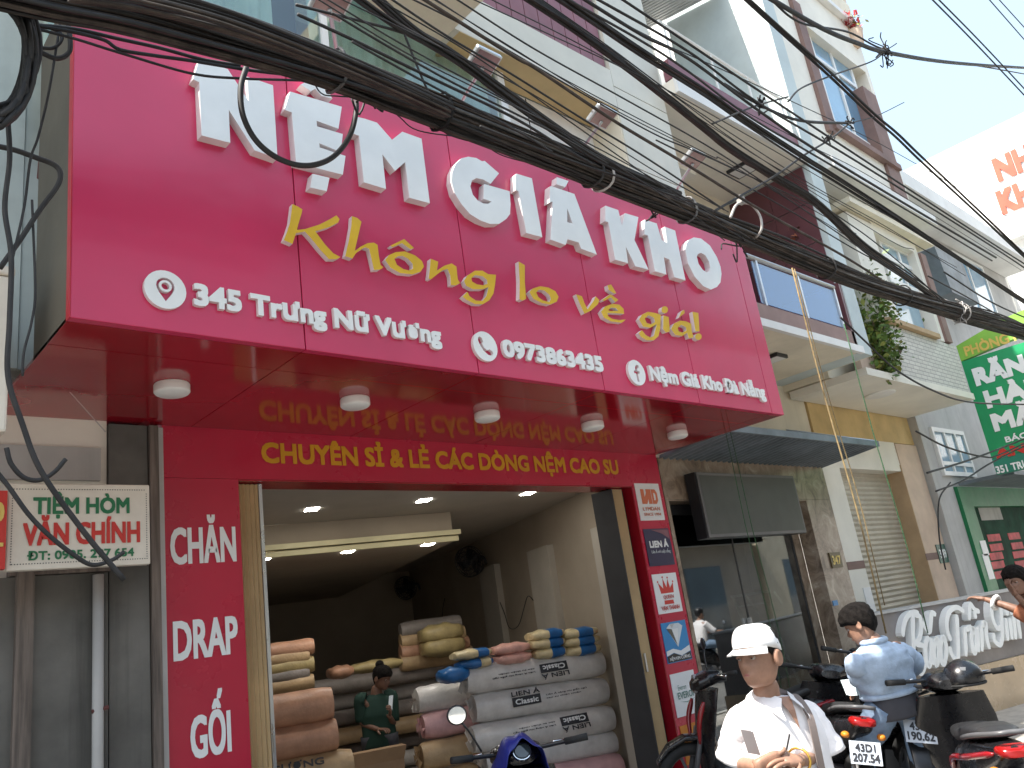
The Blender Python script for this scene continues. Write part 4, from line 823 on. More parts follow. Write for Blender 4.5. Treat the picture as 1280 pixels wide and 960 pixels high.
gline('HÀM', 1236, 509, 489, .86, [M['letter']], .1)
gline('MẶT', 1245, 538, 518, .86, [M['letter']], .1)
gline('BÁC SĨ', 1258, 553, 546, .5, [M['letter']], .05)
gline('ANH', 1247, 573, 562, .62, [M['signred']], .1)
gline('351 TRƯNG NỮ VƯƠNG', 1247, 592, 583, 1.35, [M['letter']], .05)
# far building with red characters
fb = thing('far_building', 'pale distant building with orange red letters on its side wall', 'building', (26, 6, 0))
MB().box(24, 34, -2, 16, .12, 12.9).build('wall', M['white'], fb); MB().box(18.5, 24, 5.3, 14, .12, 8.8).build('lower_wing', M['wdirty'], fb)
MB().box(23.6, 24, 0, 8, 9.6, 9.75).build('ledge', M['white'], fb)
p = P(1250, 226, X=24); writing('NHÀ', (23.98, p.y, p.z), DY, FZ, 1.3, .62, [M['farred']], fb, depth=.02, bold=.07); p = P(1255, 267, X=24); writing('KHO', (23.98, p.y, p.z), DY, FZ, 1.3, .62, [M['farred']], fb, depth=.02, bold=.07)
for k, z in enumerate((3.0, 6.0)): MB().box(23.9, 23.98, 1, 4, z, z + 1.6).build('window', M['darkglass'], fb)
# ================================================================== overhead cables
def path_px(pts, Y):
    n = len(pts); ys = Y if isinstance(Y, (list, tuple)) else [Y] * n
    return [P(a, b, Y=y) for (a, b), y in zip(pts, ys)]
def lerp_list(x, xs, vs):
    if x <= xs[0]: return vs[0]
    for a, b, c, d in zip(xs, xs[1:], vs, vs[1:]):
        if x <= b: return c + (d - c) * (x - a) / (b - a)
    return vs[-1]
main_px = [(-60, -40), (60, -10), (150, 8), (250, 36), (400, 82), (550, 140), (700, 199), (760, 224), (830, 252), (950, 301), (1080, 354), (1200, 391), (1300, 421), (1400, 455), (1500, 491)]
def main_at(x): return lerp_list(x, [a for a, b in main_px], [b for a, b in main_px])
mp = smooth_path(path_px(main_px, 2.75), 8)
NB = len(mp)
bd = thing('cable_bundle', 'thickest dark bundle of overhead telephone cables sagging across the top of the red sign', 'cable bundle', mp[NB // 2], group=None)
rnd = random.Random(21)
RX = [-2, 1.0, 1.6, 2.6, 4.2, 5.5, 7, 11]; RV = [.12, .105, .095, .088, .085, .08, .085, .105]
for k in range(96):
    a0 = rnd.uniform(0, 2 * PI); r0 = math.sqrt(rnd.random()); ph = rnd.uniform(0, 6.28); fr = rnd.uniform(.25, .8); tw = rnd.uniform(-.25, .25); rad = rnd.choice([.004, .005, .006, .006, .007, .008, .010])
    out = k < 6
    pts = []
    for i, p in enumerate(mp):
        R = lerp_list(p.x, RX, RV); a = a0 + tw * p.x + .5 * math.sin(fr * p.x + ph); r = R * (r0 * .95 + .06 * math.sin(1.7 * fr * p.x + ph * 2)) * (1.0 if not out else 1.0 + .25 * math.sin(p.x * 1.3 + ph))
        pts.append(p + V3((0, math.cos(a) * r, math.sin(a) * r)))
    m = rnd.choice(['cable', 'cable', 'cableb', 'cableb', 'cableb', 'cableg'])
    MB().tube(pts, rad, 5).build('cable', M[m], bd, smooth=True)
for px, m in (((424, 104), 'cableg'), ((545, 150), 'cable'), ((549, 152), 'cable'), ((740, 208), 'cable'), ((748, 211), 'tie'), ((848, 248), 'cableg'), ((1025, 325), 'cable'), ((1200, 385), 'tie'), ((1130, 366), 'cable')):
    p = P(*px, Y=2.75); i = min(range(NB), key=lambda j: (mp[j] - p).length); c = mp[i]; t = (mp[min(i + 1, NB - 1)] - mp[i - 1]).normalized(); x = t.orthogonal().normalized(); y = t.cross(x); R = lerp_list(c.x, RX, RV) * 1.06 + .006
    MB().tube([c + (x * math.cos(q * PI / 8) + y * math.sin(q * PI / 8)) * R + t * (.01 * math.sin(q)) for q in range(16)], .008, 5, closed=True).build('cable_tie', M[m], bd)
# strands under the bundle
def wire(pts, Y, r, label, m='cable', name='overhead_cable', cat='cable', group='overhead cables along the street', sm=8, n=6):
    p = smooth_path(path_px(pts, Y), sm)
    o = MB().tube(p, r, n).build(name, M[m], smooth=True); return tag(o, label, cat, group)
def strand(pts, Y, count, R, r, label, seed, group='overhead cables along the street'):
    p = smooth_path(path_px(pts, Y), 8); t = thing('cable_bundle', label, 'cable bundle', p[len(p) // 2], group=group); q = random.Random(seed)
    for k in range(count):
        a0 = q.uniform(0, 6.28); rr = math.sqrt(q.random()) * R; tw = q.uniform(-.5, .5); ph = q.uniform(0, 6)
        MB().tube([v + V3((0, math.cos(a0 + tw * v.x) * rr, math.sin(a0 + tw * v.x + .4 * math.sin(v.x + ph)) * rr)) for v in p], r * q.uniform(.8, 1.25), 5).build('cable', M[q.choice(['cable', 'cable', 'cableb'])], t, smooth=True)
    return t
strand([(437, -8), (494, 32), (542, 59), (583, 85), (640, 128), (703, 172), (753, 203), (830, 238)], 2.6, 7, .022, .008, 'black cable strand joining the main bundle from the top edge, the lower of two', 31)
strand([(90, -14), (180, 0), (280, 26), (380, 62), (470, 98), (560, 138)], 2.55, 14, .05, .007, 'black cable strand lying along the upper side of the main bundle at left', 36)
strand([(466, -8), (522, 41), (563, 66), (640, 121), (700, 164), (760, 203), (850, 244)], 2.68, 9, .028, .008, 'black cable strand joining the main bundle from the top edge, the upper of two', 32)
strand([(655, -8), (700, 22), (737, 48), (807, 100), (880, 158), (914, 185), (970, 221), (1020, 252), (1080, 308), (1134, 346), (1186, 383), (1215, 395)], [2.5] * 8 + [2.55, 2.62, 2.7, 2.72], 15, .032, .008, 'thick black cable strand crossing the cream pier and the maroon wall', 33)
strand([(690, -8), (745, 29), (803, 68), (880, 116), (929, 150), (1006, 200), (1040, 221), (1134, 281), (1207, 329), (1300, 390)], 2.35, 9, .024, .007, 'black cable strand just above the thickest one crossing the white upper slab', 34)
strand([(928, -8), (968, 29), (1039, 94), (1091, 144), (1120, 169), (1152, 200), (1217, 260), (1290, 328)], 2.3, 5, .020, .011, 'thick dark cable running steeply before the tall cream house', 35)
for i, (pts, Y, r, lab) in enumerate((
    ([(370, 6), (494, 38), (542, 59)], 2.62, .007, 'short black wire sloping across the green curtain to the strands'),
    ([(415, 16), (480, 55), (560, 100), (640, 140), (700, 170), (760, 205)], 2.5, .006, 'thin black wire along the middle of the green curtain, the upper of three'),
    ([(372, 18), (446, 52), (530, 93), (640, 146), (700, 182), (740, 205)], 2.55, .008, 'black wire along the middle of the green curtain, the middle of three'),
    ([(440, 52), (530, 102), (640, 160), (690, 190)], 2.5, .006, 'thin black wire along the lower edge of the green curtain'),
    ([(482, -6), (560, 46), (640, 93), (724, 146), (812, 200), (905, 262)], 2.4, .006, 'thin black wire crossing the ochre beam soffit to the blue glass'),
    ([(522, -6), (640, 69), (672, 87), (766, 150), (849, 200), (950, 262), (1051, 318), (1105, 352)], 2.4, .010, 'dark brown wire crossing the cream beam and the pier'),
    ([(770, -6), (860, 54), (960, 121), (1080, 200), (1240, 304), (1300, 342)], 2.2, .009, 'overhead wire, topmost of the four crossing the sunlit white wall'),
    ([(738, -6), (860, 64), (947, 128), (1068, 200), (1240, 308), (1300, 348)], 2.2, .009, 'overhead wire, second from the top of the four crossing the sunlit white wall'),
    ([(722, -6), (803, 44), (860, 73), (955, 143), (1050, 206), (1245, 322)], 2.2, .011, 'overhead wire, third from the top of the four crossing the sunlit white wall'),
    ([(700, -6), (803, 52), (860, 89), (940, 148), (1040, 207), (1240, 326)], 2.2, .008, 'overhead wire, lowest of the four crossing the sunlit white wall'),
    ([(506, 44), (522, 84), (540, 126)], 2.6, .006, 'short wire hanging down across the green curtain to the main bundle'),
    ([(893, 264), (924, 246), (970, 219), (1005, 194), (1039, 173), (1062, 154)], 2.45, .010, 'black service wire rising from the bundle across the maroon wall'),
    ([(1062, 154), (1010, 152), (975, 143), (930, 120), (905, 105)], 2.3, .012, 'dark drop wire sweeping across the pale pier to a splice'),
    ([(1062, 154), (1095, 145), (1130, 128)], 2.3, .005, 'thin pale wire running from the splice to the thick cable'),
    ([(985, 127), (1002, 110), (1041, 94), (1089, 77), (1106, 65)], 2.3, .008, 'thin crooked wire rising past the blue upper window to the knot'),
    ([(890, 155), (930, 138), (952, 130), (985, 121)], 2.3, .007, 'short frayed wire tied across the four wires'),
    ([(952, -8), (1027, 35), (1072, 54), (1111, 66), (1197, 79), (1300, 86)], 2.2, .022, 'knotted black cable leaving the roof pier towards the right edge of the sky'),
    ([(960, -4), (1000, 28), (1060, 40), (1100, 60), (1150, 74), (1220, 82), (1300, 96)], 2.25, .010, 'thin wire twisted round the knotted cable in the sky'),
    ([(1158, -8), (1220, 55), (1300, 140)], 2.0, .010, 'blue black wire in the open sky, lower of a close pair'),
    ([(1166, -8), (1228, 55), (1300, 132)], 2.0, .010, 'blue black wire in the open sky, upper of a close pair'),
    ([(1230, -8), (1300, 72)], 2.0, .009, 'wire across the top right corner, lower of two'),
    ([(1242, -8), (1300, 56)], 2.0, .009, 'wire across the top right corner, upper of two'),
    ([(1051, 397), (1085, 430), (1120, 462), (1166, 488), (1216, 503), (1300, 506)], 2.9, .010, 'black wire sagging across the cream balcony underside towards the green sign'),
    ([(1145, 539), (1184, 559), (1230, 571), (1250, 568), (1300, 545)], 3.4, .011, 'black wire looping below the clinic window to the green sign'),
    ([(1159, 591), (1220, 572), (1300, 541)], 3.4, .013, 'thick black wire rising over the grey clinic wall to the green sign'),
    ([(1170, 614), (1205, 600), (1240, 578), (1300, 548)], 3.5, .011, 'black wire rising over the grey clinic wall, the lowest one'),
    ([(1188, 603), (1174, 625), (1174, 670), (1182, 712)], 4.8, .012, 'black service cable running down the edge of the grey clinic wall'),
    ([(1180, 340), (1240, 378), (1300, 405)], 2.7, .010, 'wire just above the main bundle in front of the clinic'),
    ([(1160, 345), (1210, 372), (1255, 398)], 2.6, .008, 'thin wire dropping to the main bundle above the green sign'),
    ([(1040, 265), (1090, 300), (1150, 350), (1180, 380)], 2.6, .006, 'thin wire crossing the white framed second floor window'),
    ([(600, 158), (700, 196), (800, 230), (890, 262)], 2.6, .006, 'thin wire resting on the upper side of the main bundle'),
    ([(820, 175), (900, 215), (985, 262), (1080, 318), (1150, 352)], 2.7, .006, 'thin wire crossing the blue window and the maroon wall'),
    ([(60, 22), (150, 32), (240, 56), (330, 70), (400, 88)], 2.95, .007, 'wire sagging below the bundle over the red sign, the highest of four'),
    ([(28, 30), (92, 36), (146, 48), (200, 60), (252, 74), (300, 82)], 3.0, .008, 'wire sagging below the bundle over the red sign, the second of four'),
    ([(45, 32), (92, 40), (130, 50), (150, 62), (190, 69), (240, 76), (330, 90), (420, 98)], 3.0, .008, 'wire sagging below the bundle over the red sign, the third of four'),
    ([(30, 32), (92, 48), (150, 66), (240, 92), (300, 98), (360, 100), (415, 102)], 3.0, .006, 'wire sagging lowest over the white letter N of the red sign'),
    )):
    wire(pts, Y, r, lab, 'cableb' if 'brown' in lab else 'cable')
rq = random.Random(77)
for k in range(14):
    # fine strands fanning from the upper left over the curtained window and the houses to the right
    x0 = 380 + 26 * k + rq.uniform(-10, 10); sl = rq.uniform(.50, .66); pts = []
    for i in range(6):
        x = x0 + i * rq.uniform(95, 120); pts.append((x, -8 + (x - x0) * sl + 7 * math.sin(i * 1.3 + k)))
    wire(pts, 2.3 + .05 * (k % 7), rq.choice([.0035, .004, .005]), 'thin stray wire fanning down over the upper storeys towards the bundle', group='thin stray wires over the upper storeys')
for k in range(9):
    x0 = 95 + k * 62 + rq.uniform(-12, 12); bx = main_at(x0); pts = [(x0 + j * rq.uniform(24, 40), main_at(x0 + j * 32) + 12 + 15 * math.sin(j * PI / 4) * rq.uniform(.5, 1.2)) for j in range(5)]
    wire(pts, 2.9, .0035, 'loose thin wire drooping from the underside of the main bundle', group='loose wires drooping from the bundle')
# knots, splices
def knot(c, s, label, n, seed, m='cable'):
    q = random.Random(seed); t = MB(); c = V3(c)
    for i in range(n):
        d = V3((q.uniform(-1, 1), q.uniform(-.6, .6), q.uniform(-1, 1))) * s; e = V3((q.uniform(-1, 1), q.uniform(-.6, .6), q.uniform(-1, 1))) * s
        t.tube([c - d * .3, c + e * .4, c + d, c + d + e * .5], .006, 5, 4)
    return tag(t.build('wire_knot', M[m], smooth=True), label, 'wire knot')
knot(P(1106, 64, Y=2.2), .16, 'tangled knot of wires on the cable beside the red flowers', 16, 41); knot(P(1060, 153, Y=2.3), .06, 'small black splice where drop wires meet in front of the pier', 8, 42); knot(P(1036, 174, Y=2.3), .07, 'small black splice below the blue upper window', 8, 43)
knot(P(951, 130, Y=2.3), .07, 'frayed wire knot on the four wires before the sunlit wall', 8, 44); knot(P(1200, 384, Y=2.7), .16, 'tangle of pale wire ties on the bundle above the green sign', 12, 45, 'tie'); knot(P(925, 302, Y=2.8), .14, 'curly loose wire ends under the bundle beside the letter O', 9, 46)
knot(P(470, 128, Y=2.9), .13, 'curly loose wire ends under the bundle above the letter M', 7, 47); knot(P(818, 268, Y=2.85), .08, 'small wire curl under the bundle above the letter H', 5, 48)
# big loops
lc = smooth_path(path_px([(308, 84), (301, 110), (304, 145), (322, 178), (352, 200), (385, 207), (415, 197), (436, 172), (445, 140), (444, 112), (441, 100)], 2.98), 8)
tag(MB().tube(lc, .0135, 10).build('cable_loop', M['cable'], smooth=True), 'thick black cable loop hanging in front of the white letters N and Ệ', 'cable loop')
hk = thing('bundle_hook', 'bent pale metal hook clamped round the cable bundle beside the letter O', 'hook', P(940, 270, Y=2.7))
MB().tube(smooth_path([P(a, b, Y=y) for a, b, y in ((913, 272, 2.6), (919, 258, 2.6), (926, 254, 2.62), (939, 256, 2.62), (950, 270, 2.62), (952, 286, 2.62), (944, 297, 2.7), (932, 299, 2.8))], 6), .010, 6).build('hook_wire', M['tie'], hk, smooth=True)
MB().box(*[v for a in zip(P(926, 250, Y=2.62) - V3((.03, .02, .03)), P(926, 250, Y=2.62) + V3((.03, .02, .03))) for v in a]).build('hook_clamp', M['tie'], hk)
# coil at the left edge
ccen = (0, 78); co = thing('cable_coil', 'big coil of thick black cable hanging at the top left corner', 'cable coil', P(0, 60, Y=2.9))
q = random.Random(8)
for k in range(13):
    rx = q.uniform(42, 60) - (k % 3) * 2; ry = q.uniform(72, 92); ox, oy, yy = q.uniform(-6, 2), q.uniform(-14, 8), 2.9 + q.uniform(-.05, .05)
    pts = [P(ccen[0] - 8 + ox + rx * math.cos(2 * PI * i / 30), ccen[1] + oy - 8 + ry * math.sin(2 * PI * i / 30), Y=yy + .02 * math.sin(i + k)) for i in range(30)]
    MB().tube(pts, .0105, 6, closed=True).build('cable_turn', M['cable'], co, smooth=True)
for pts, r, lab in (([(-6, 182), (20, 188), (45, 197), (66, 205), (75, 215), (72, 232), (50, 262), (25, 300), (0, 335)], .011, 'black cable looping out at left under the coil and back to the edge'),
                    ([(10, 150), (12, 200), (6, 260), (14, 320), (12, 400), (10, 470), (28, 530), (52, 590), (105, 665), (155, 725)], .0095, 'long black cable hanging down across the cream signboard'),
                    ([(-4, 590), (12, 610), (35, 642), (60, 668), (90, 692), (115, 706), (140, 700), (155, 690)], .0085, 'black cable sagging across the lower half of the cream signboard'),
                    ([(8, 560), (14, 580), (30, 597), (50, 600), (68, 590), (82, 574)], .009, 'short curved cable with a bare end above the cream signboard'),
                    ([(78, 10), (62, 110), (48, 170), (38, 200), (30, 260), (14, 330)], .005, 'thin black wire hanging before the pale sheeting beside the sign'),
                    ([(40, 250), (44, 360), (40, 400), (30, 440), (28, 470)], .005, 'thin wire dangling before the blue grey wall left of the sign'),
                    ([(32, 28), (60, 34), (76, 42), (76, 52), (66, 60), (52, 60)], .007, 'small wire loop hooked over the top left corner of the sign'),
                    ([(52, 66), (70, 73), (84, 68), (88, 55), (84, 20)], .010, 'bent cable hanging at the top left corner of the sign')):
    wire(pts, 3.05 if pts[0][1] < 170 else 3.3, r, lab, group=None)
wire([(46, 448), (80, 482), (132, 540)], 4.5, .003, 'thin pale string hanging from the left end of the red soffit', 'tie', 'string', 'string', None)
# ropes
def rope(px, Y, Zend, r, label, m, dx=0):
    p = P(*px, Y=Y); return tag(MB().tube([p + V3((dx * k / 8 + .012 * math.sin(k * 1.3), .01 * math.sin(k * .9), (Zend - p.z) * k / 8)) for k in range(9)], r, 6).build('hanging_rope', M[m], smooth=True), label, 'rope', 'ropes hanging from the cables')
rope((990, 335), 2.95, 1.3, .0075, 'yellow rope hanging from the bundle before the awning, the thicker one', 'rope'); rope((993, 336), 2.95, 1.5, .0045, 'yellow rope hanging from the bundle before the awning, the thinner one', 'rope', .06)
rope((1055, 405), 3.1, 1.2, .0055, 'dark green rope hanging from the balcony across the roller shutter', 'ropeg')
rope((907, 540), 4.15, .9, .004, 'green cord dangling before the LED panel, left of two', 'ropeg'); rope((913, 540), 4.15, .8, .004, 'green cord dangling before the LED panel, right of two', 'ropeg', .05)
# floodlights on arms above the sign
FLX = 0
for (ax, ay), (hx, hy), lab in (((425, 75), (412, 12), 'flood lamp on an arm above the letter Ệ at the top edge'), ((556, 128), (604, 84), 'flood lamp on an arm above the letter M before the curtained window'), ((704, 182), (752, 152), 'flood lamp on an arm before the white recess wall'), ((826, 236), (866, 205), 'flood lamp on an arm before the blue window of the next house')):
    A = P(ax, ay, Y=3.56); A.z = SZ1 - .01; H = P(hx, hy, Y=3.0)
    f = thing('flood_lamp', 'pale ' + lab, 'flood lamp', A, group='flood lamps along the top of the red sign')
    MB().tube([A, A + (H - A) * .5 + V3((0, 0, .03)), H], .012, 8, 4).build('arm', M['alu'], f, smooth=True)
    o = H + V3((.0, -.02, .02)); ux = V3((.20, .0, .0)); uy = V3((0, -.14, .06)); uz = ux.cross(uy).normalized() * .04
    if uz.z < 0: uz = -uz
    MB().obox(o - ux / 2 - uy / 2, ux, uy, uz).build('housing', M['alu'], f, bevel=.012); MB().obox(o - ux * .42 - uy * .42 - uz * .06, ux * .84, uy * .84, uz * .05).build('lamp_glass', M['floodglass'], f)
    MB().tube([o - ux * .52 + uz * .5, o + uz * 1.9, o + ux * .52 + uz * .5], .009, 6).build('bracket', M['tie'], f)
# ================================================================== plaques on the right pillar
PY = FY - .0015
def plaque(px, label, base):
    q = [P(a, b, Y=PY) for a, b in px]; x0, x1 = (q[0].x + q[3].x) / 2, (q[1].x + q[2].x) / 2; z1, z0 = (q[0].z + q[1].z) / 2, (q[2].z + q[3].z) / 2
    t = thing('brand_plaque', label, 'plaque', ((x0 + x1) / 2, PY, z0), group='square brand plaques down the right red pillar')
    MB().box(x0, x1, PY - .006, PY, z0, z1).build('board', base, t)
    w_, h_ = x1 - x0, z1 - z0
    def U(u, v): return (x0 + u * w_, z0 + v * h_)
    def poly(pts, m, name='emblem', k=1, holes=()):
        me = outline_mesh([[U(*p) for p in pts]] + [[U(*p) for p in h] for h in holes], .001, (0, PY - .0062 - .0006 * k, 0), FX, FZ, m, name); return link_mesh(name, me, t)
    def txt(s, u0, u1, v, cap, m, bold=.05, k=1): return writing(s, (x0 + u0 * w_, PY - .0066 - .0006 * k, z0 + v * h_), FX, FZ, (u1 - u0) * w_, cap * h_, m, t, depth=.001, bold=bold)
    return poly, txt
p_, tx = plaque([(792, 604), (822, 605), (831, 650), (801, 651)], 'white plaque with an orange monogram and SINCE 1994, topmost on the red pillar', M['plqw'])
p_([(.18, .84), (.32, .84), (.32, .62), (.40, .74), (.40, .84), (.60, .84), (.60, .44), (.46, .44), (.46, .58), (.38, .44), (.18, .44)], M['orangeink']); p_([(.62, .84), (.78, .84), (.86, .74), (.86, .54), (.78, .44), (.62, .44)], M['orangeink'], holes=[[(.70, .74), (.70, .54), (.75, .54), (.78, .60), (.78, .70), (.75, .74)]])
tx('LYMDAN', .16, .86, .26, .10, M['orangeink'], .02); tx('SINCE 1994', .16, .86, .12, .08, M['orangeink'], .01)
p_, tx = plaque([(803, 661), (835, 661), (843, 706), (812, 708)], 'dark navy plaque reading LIEN Á in white capitals', M['navy'])
tx('LIEN Á', .14, .86, .50, .16, M['plqw'], .09); tx('Liên Á nơi cuộc sống', .16, .90, .34, .08, M['silver'], .01); p_([(.3, .97), (.97, .97), (.97, .70), (.7, .86)], M['maroonpl'])
p_, tx = plaque([(814, 718), (844, 716), (853, 764), (823, 768)], 'white plaque with a red crown emblem, third down the red pillar', M['plqw'])
p_([(.24, .50), (.76, .50), (.80, .76), (.64, .62), (.60, .86), (.50, .64), (.40, .88), (.36, .62), (.18, .78)], M['signred'])
for u, v in ((.80, .78), (.60, .89), (.40, .91), (.18, .80)): p_(circle(u, v, .03, .025, 8), M['signred'])
tx('QUEEN', .30, .72, .36, .09, M['signred'], .02); tx('VẠN THÀNH', .14, .88, .08, .10, M['signred'], .03); p_([(.30, .22), (.70, .22), (.68, .32), (.32, .32)], M['signred'])
p_, tx = plaque([(825, 779), (856, 775), (864, 822), (835, 832)], 'blue plaque with a silver cut diamond above a black base', M['blueplq'])
p_([(.18, .86), (.34, .95), (.70, .95), (.84, .86), (.52, .36)], M['silver']); p_([(.34, .94), (.40, .84), (.52, .94)], M['greypl'], k=2); p_([(.40, .82), (.64, .82), (.52, .42)], M['plqw'], k=2); p_([(.18, .85), (.38, .82), (.50, .42)], M['greyside'], k=2)
p_([(.02, .30), (.3, .34), (.6, .26), (.98, .36), (.98, .22), (.6, .14), (.3, .24), (.02, .18)], M['plqw']); p_([(.02, .17), (.3, .23), (.6, .13), (.98, .21), (.98, .02), (.02, .02)], M['black'], k=2); tx('NỆM KIM CƯƠNG', .10, .92, .06, .075, M['plqw'], .03, 3)
p_, tx = plaque([(837, 843), (867, 837), (875, 890), (846, 897)], 'white plaque with thin green lettering EVERON, second from the bottom', M['plqw'])
tx('Everon', .22, .56, .60, .12, M['gink'], .0); tx('EVERON', .16, .92, .40, .15, M['gink'], .02); p_([(.22, .34), (.5, .29), (.95, .37), (.5, .31)], M['gink'])
p_, tx = plaque([(849, 907), (870, 903), (880, 950), (858, 956)], 'orange plaque lowest on the red pillar, half hidden by the scooter', M['orange'])

# ================================================================== goods inside the mattress shop
GR = 'rolled mattresses inside the shop'
def roll(u0, u1, v, z, r, m, label, ends=True, sag=0, seed=0, tilt=0.0, dv=0.0, sy=1.0):
    q = random.Random(seed); mid = R_((u0 + u1) / 2, v, z - r); t = thing('mattress_roll', label, 'mattress roll', mid, group=GR)
    n = 18; rings = []
    for i in range(n + 1):
        k = i / n; u = u0 + (u1 - u0) * k; rr = r * (1 + .03 * math.sin(k * 9 + seed) ) * (1 if 0 < i < n else .86)
        if i in (1, n - 1): rr *= .97
        c = R_(u, v + dv * k, z + tilt * (k - .5) - sag * math.sin(k * PI)); ring = []
        for j in range(24):
            a = 2 * PI * j / 24; d = rr * (1 + .018 * math.sin(3 * a + seed + k * 4) + .012 * q.uniform(-1, 1)); ring.append(c + VH * math.cos(a) * d + V3((0, 0, math.sin(a) * d * sy)))
        rings.append(ring)
    MB().loft(rings).build('cover', m, t, smooth=50)
    if ends:
        e = MB(); c = R_(u0, v, z + tilt * -.5)
        for j in range(14):
            a = q.uniform(0, 6.28); a2 = a + q.uniform(.4, 1.1); rr = r * q.uniform(.4, .95); p1 = c + VH * math.cos(a) * rr + V3((0, 0, math.sin(a) * rr)); p2 = c + VH * math.cos(a2) * rr + V3((0, 0, math.sin(a2) * rr))
            e.add([c + UH * .03, p1 + UH * q.uniform(0, .05), p2 + UH * q.uniform(0, .05)], [(0, 1, 2)])
        e.build('end_wrap', m, t)
    return t
def roll_print(t, u0, v, z, r, lines, ang, flip=False):
    """printing along the near side of a roll: plane tangent to the roll at the given angle"""
    nrm = (-VH * math.cos(ang) + V3((0, 0, math.sin(ang)))); xd = -UH; yd = nrm.cross(xd)
    if flip: xd, yd = -xd, -yd
    o = R_(u0, v, z) + nrm * (r * 1.045)
    for kind, du, dv_, w, h, s, m in lines:
        p = o + xd * du + yd * dv_
        if kind == 'box': MB().obox(p, xd * w, yd * h, nrm * .002).build('label', m, t)
        else: writing(s, p + nrm * (.001 if kind == 't' else .004), xd, yd, w, h, m, t, depth=.001, bold=.05, name='print')
VR = .85
def rz(px, py, v=VR): return uvz(PV(px, py, v - .15))
u_, v_, z_a = rz(680, 838); _, _, z_b = rz(680, 876); _, _, z_c = rz(680, 912); _, _, z_d = rz(680, 936)
rr = .135
print('ROLLS', z_a, z_b, z_c, z_d, rz(590, 870), rz(765, 850))
UL = 1.60; UR = .10
PL = [('box', 0, -.035, .30, .085, '', M['ink']), ('t2', .03, -.015, .24, .045, 'Classic', M['plqw']), ('t', .0, .062, .30, .04, 'LIEN Á', M['ink']), ('t', .36, .02, .45, .013, 'Liên Á nâng niu giấc ngủ', M['ink']), ('t', .36, -.01, .38, .013, 'cao su thiên nhiên', M['ink'])]
t1 = roll(UL, UR, VR, z_a, rr, M['foil'], 'white mattress roll printed upside down, topmost of the white stack', seed=1, tilt=-.05); roll_print(t1, .55, VR, z_a - .01, rr, PL, .25, True)
t2 = roll(UL - .06, UR, VR + .02, z_a - .27, rr + .005, M['foil'], 'white mattress roll with LIEN Á Classic print upright, second in the white stack', seed=2, tilt=-.05); roll_print(t2, 1.18, VR + .02, z_a - .27, rr + .005, PL, .12)
t3 = roll(UL, UR, VR - .02, z_a - .535, rr, M['foil'], 'white mattress roll behind the blue poncho, third in the white stack', seed=3, tilt=-.05); roll_print(t3, .42, VR - .02, z_a - .535, rr, PL, .35, True)
roll(UL - .1, UR, VR, z_a - .76, .115, M['foil'], 'thin white mattress roll, fourth in the white stack', seed=4, tilt=-.06)
roll(UL - .25, UR, VR - .05, z_a - .985, .125, M['pinkroll'], 'pink mattress roll under the white rolls, the upper one', seed=5, tilt=-.05); roll(UL - .25, UR, VR - .02, .135 + .13, .135, M['pinkroll'], 'pink mattress roll under the white rolls, lying on the floor', seed=6)
for k, (u0, v, z, r, m, l) in enumerate(((1.98, 1.25, 1.20, .13, 'foil', 'short pale roll end behind the left end of the white stack'), (1.96, 1.2, .96, .125, 'pinkroll', 'pink roll end left of the white stack, below the pale one'), (2.02, 1.15, .70, .13, 'tanroll', 'tan roll end left of the white stack'), (2.05, 1.1, .44, .13, 'tanroll', 'tan roll end left of the white stack, second from the floor'), (2.1, 1.1, .25, .12, 'peach', 'peach roll end left of the white stack, lowest'))):
    roll(u0, u0 - .55, v, z, r, M[m], l, seed=10 + k)
# left group
VL = 1.0
def lz(px, py): return uvz(PV(px, py, VL - .2))
ul, _, _ = lz(424, 900); zl = lz(390, 884)[2]; z2 = lz(390, 915)[2]; z3 = lz(390, 946)[2]
roll(ul + .02, ul + 1.5, VL, zl, .15, M['peach'], 'peach wrapped bundle on the left, uppermost', seed=21); roll(ul, ul + 1.5, VL, zl - .27, .15, M['peach'], 'peach wrapped bundle on the left, second from the top', seed=22)
t = roll(ul - .12, ul + 1.5, VL, zl - .55, .155, M['tanroll'], 'tan mattress roll printed KIM CƯƠNG on the left', seed=23); roll_print(t, ul + .85, VL, zl - .55, .155, [('t', 0, .02, .70, .055, 'KIM CƯƠNG', M['ink']), ('t', .05, -.06, .6, .04, 'KIM CHUNG', M['ink'])], .3)
roll(ul - .12, ul + 1.5, VL, zl - .85, .15, M['tanroll'], 'tan mattress roll on the left under the printed one', seed=24); roll(ul - .1, ul + 1.5, VL, .29, .16, M['peach'], 'peach bundle on the floor on the left', seed=25)
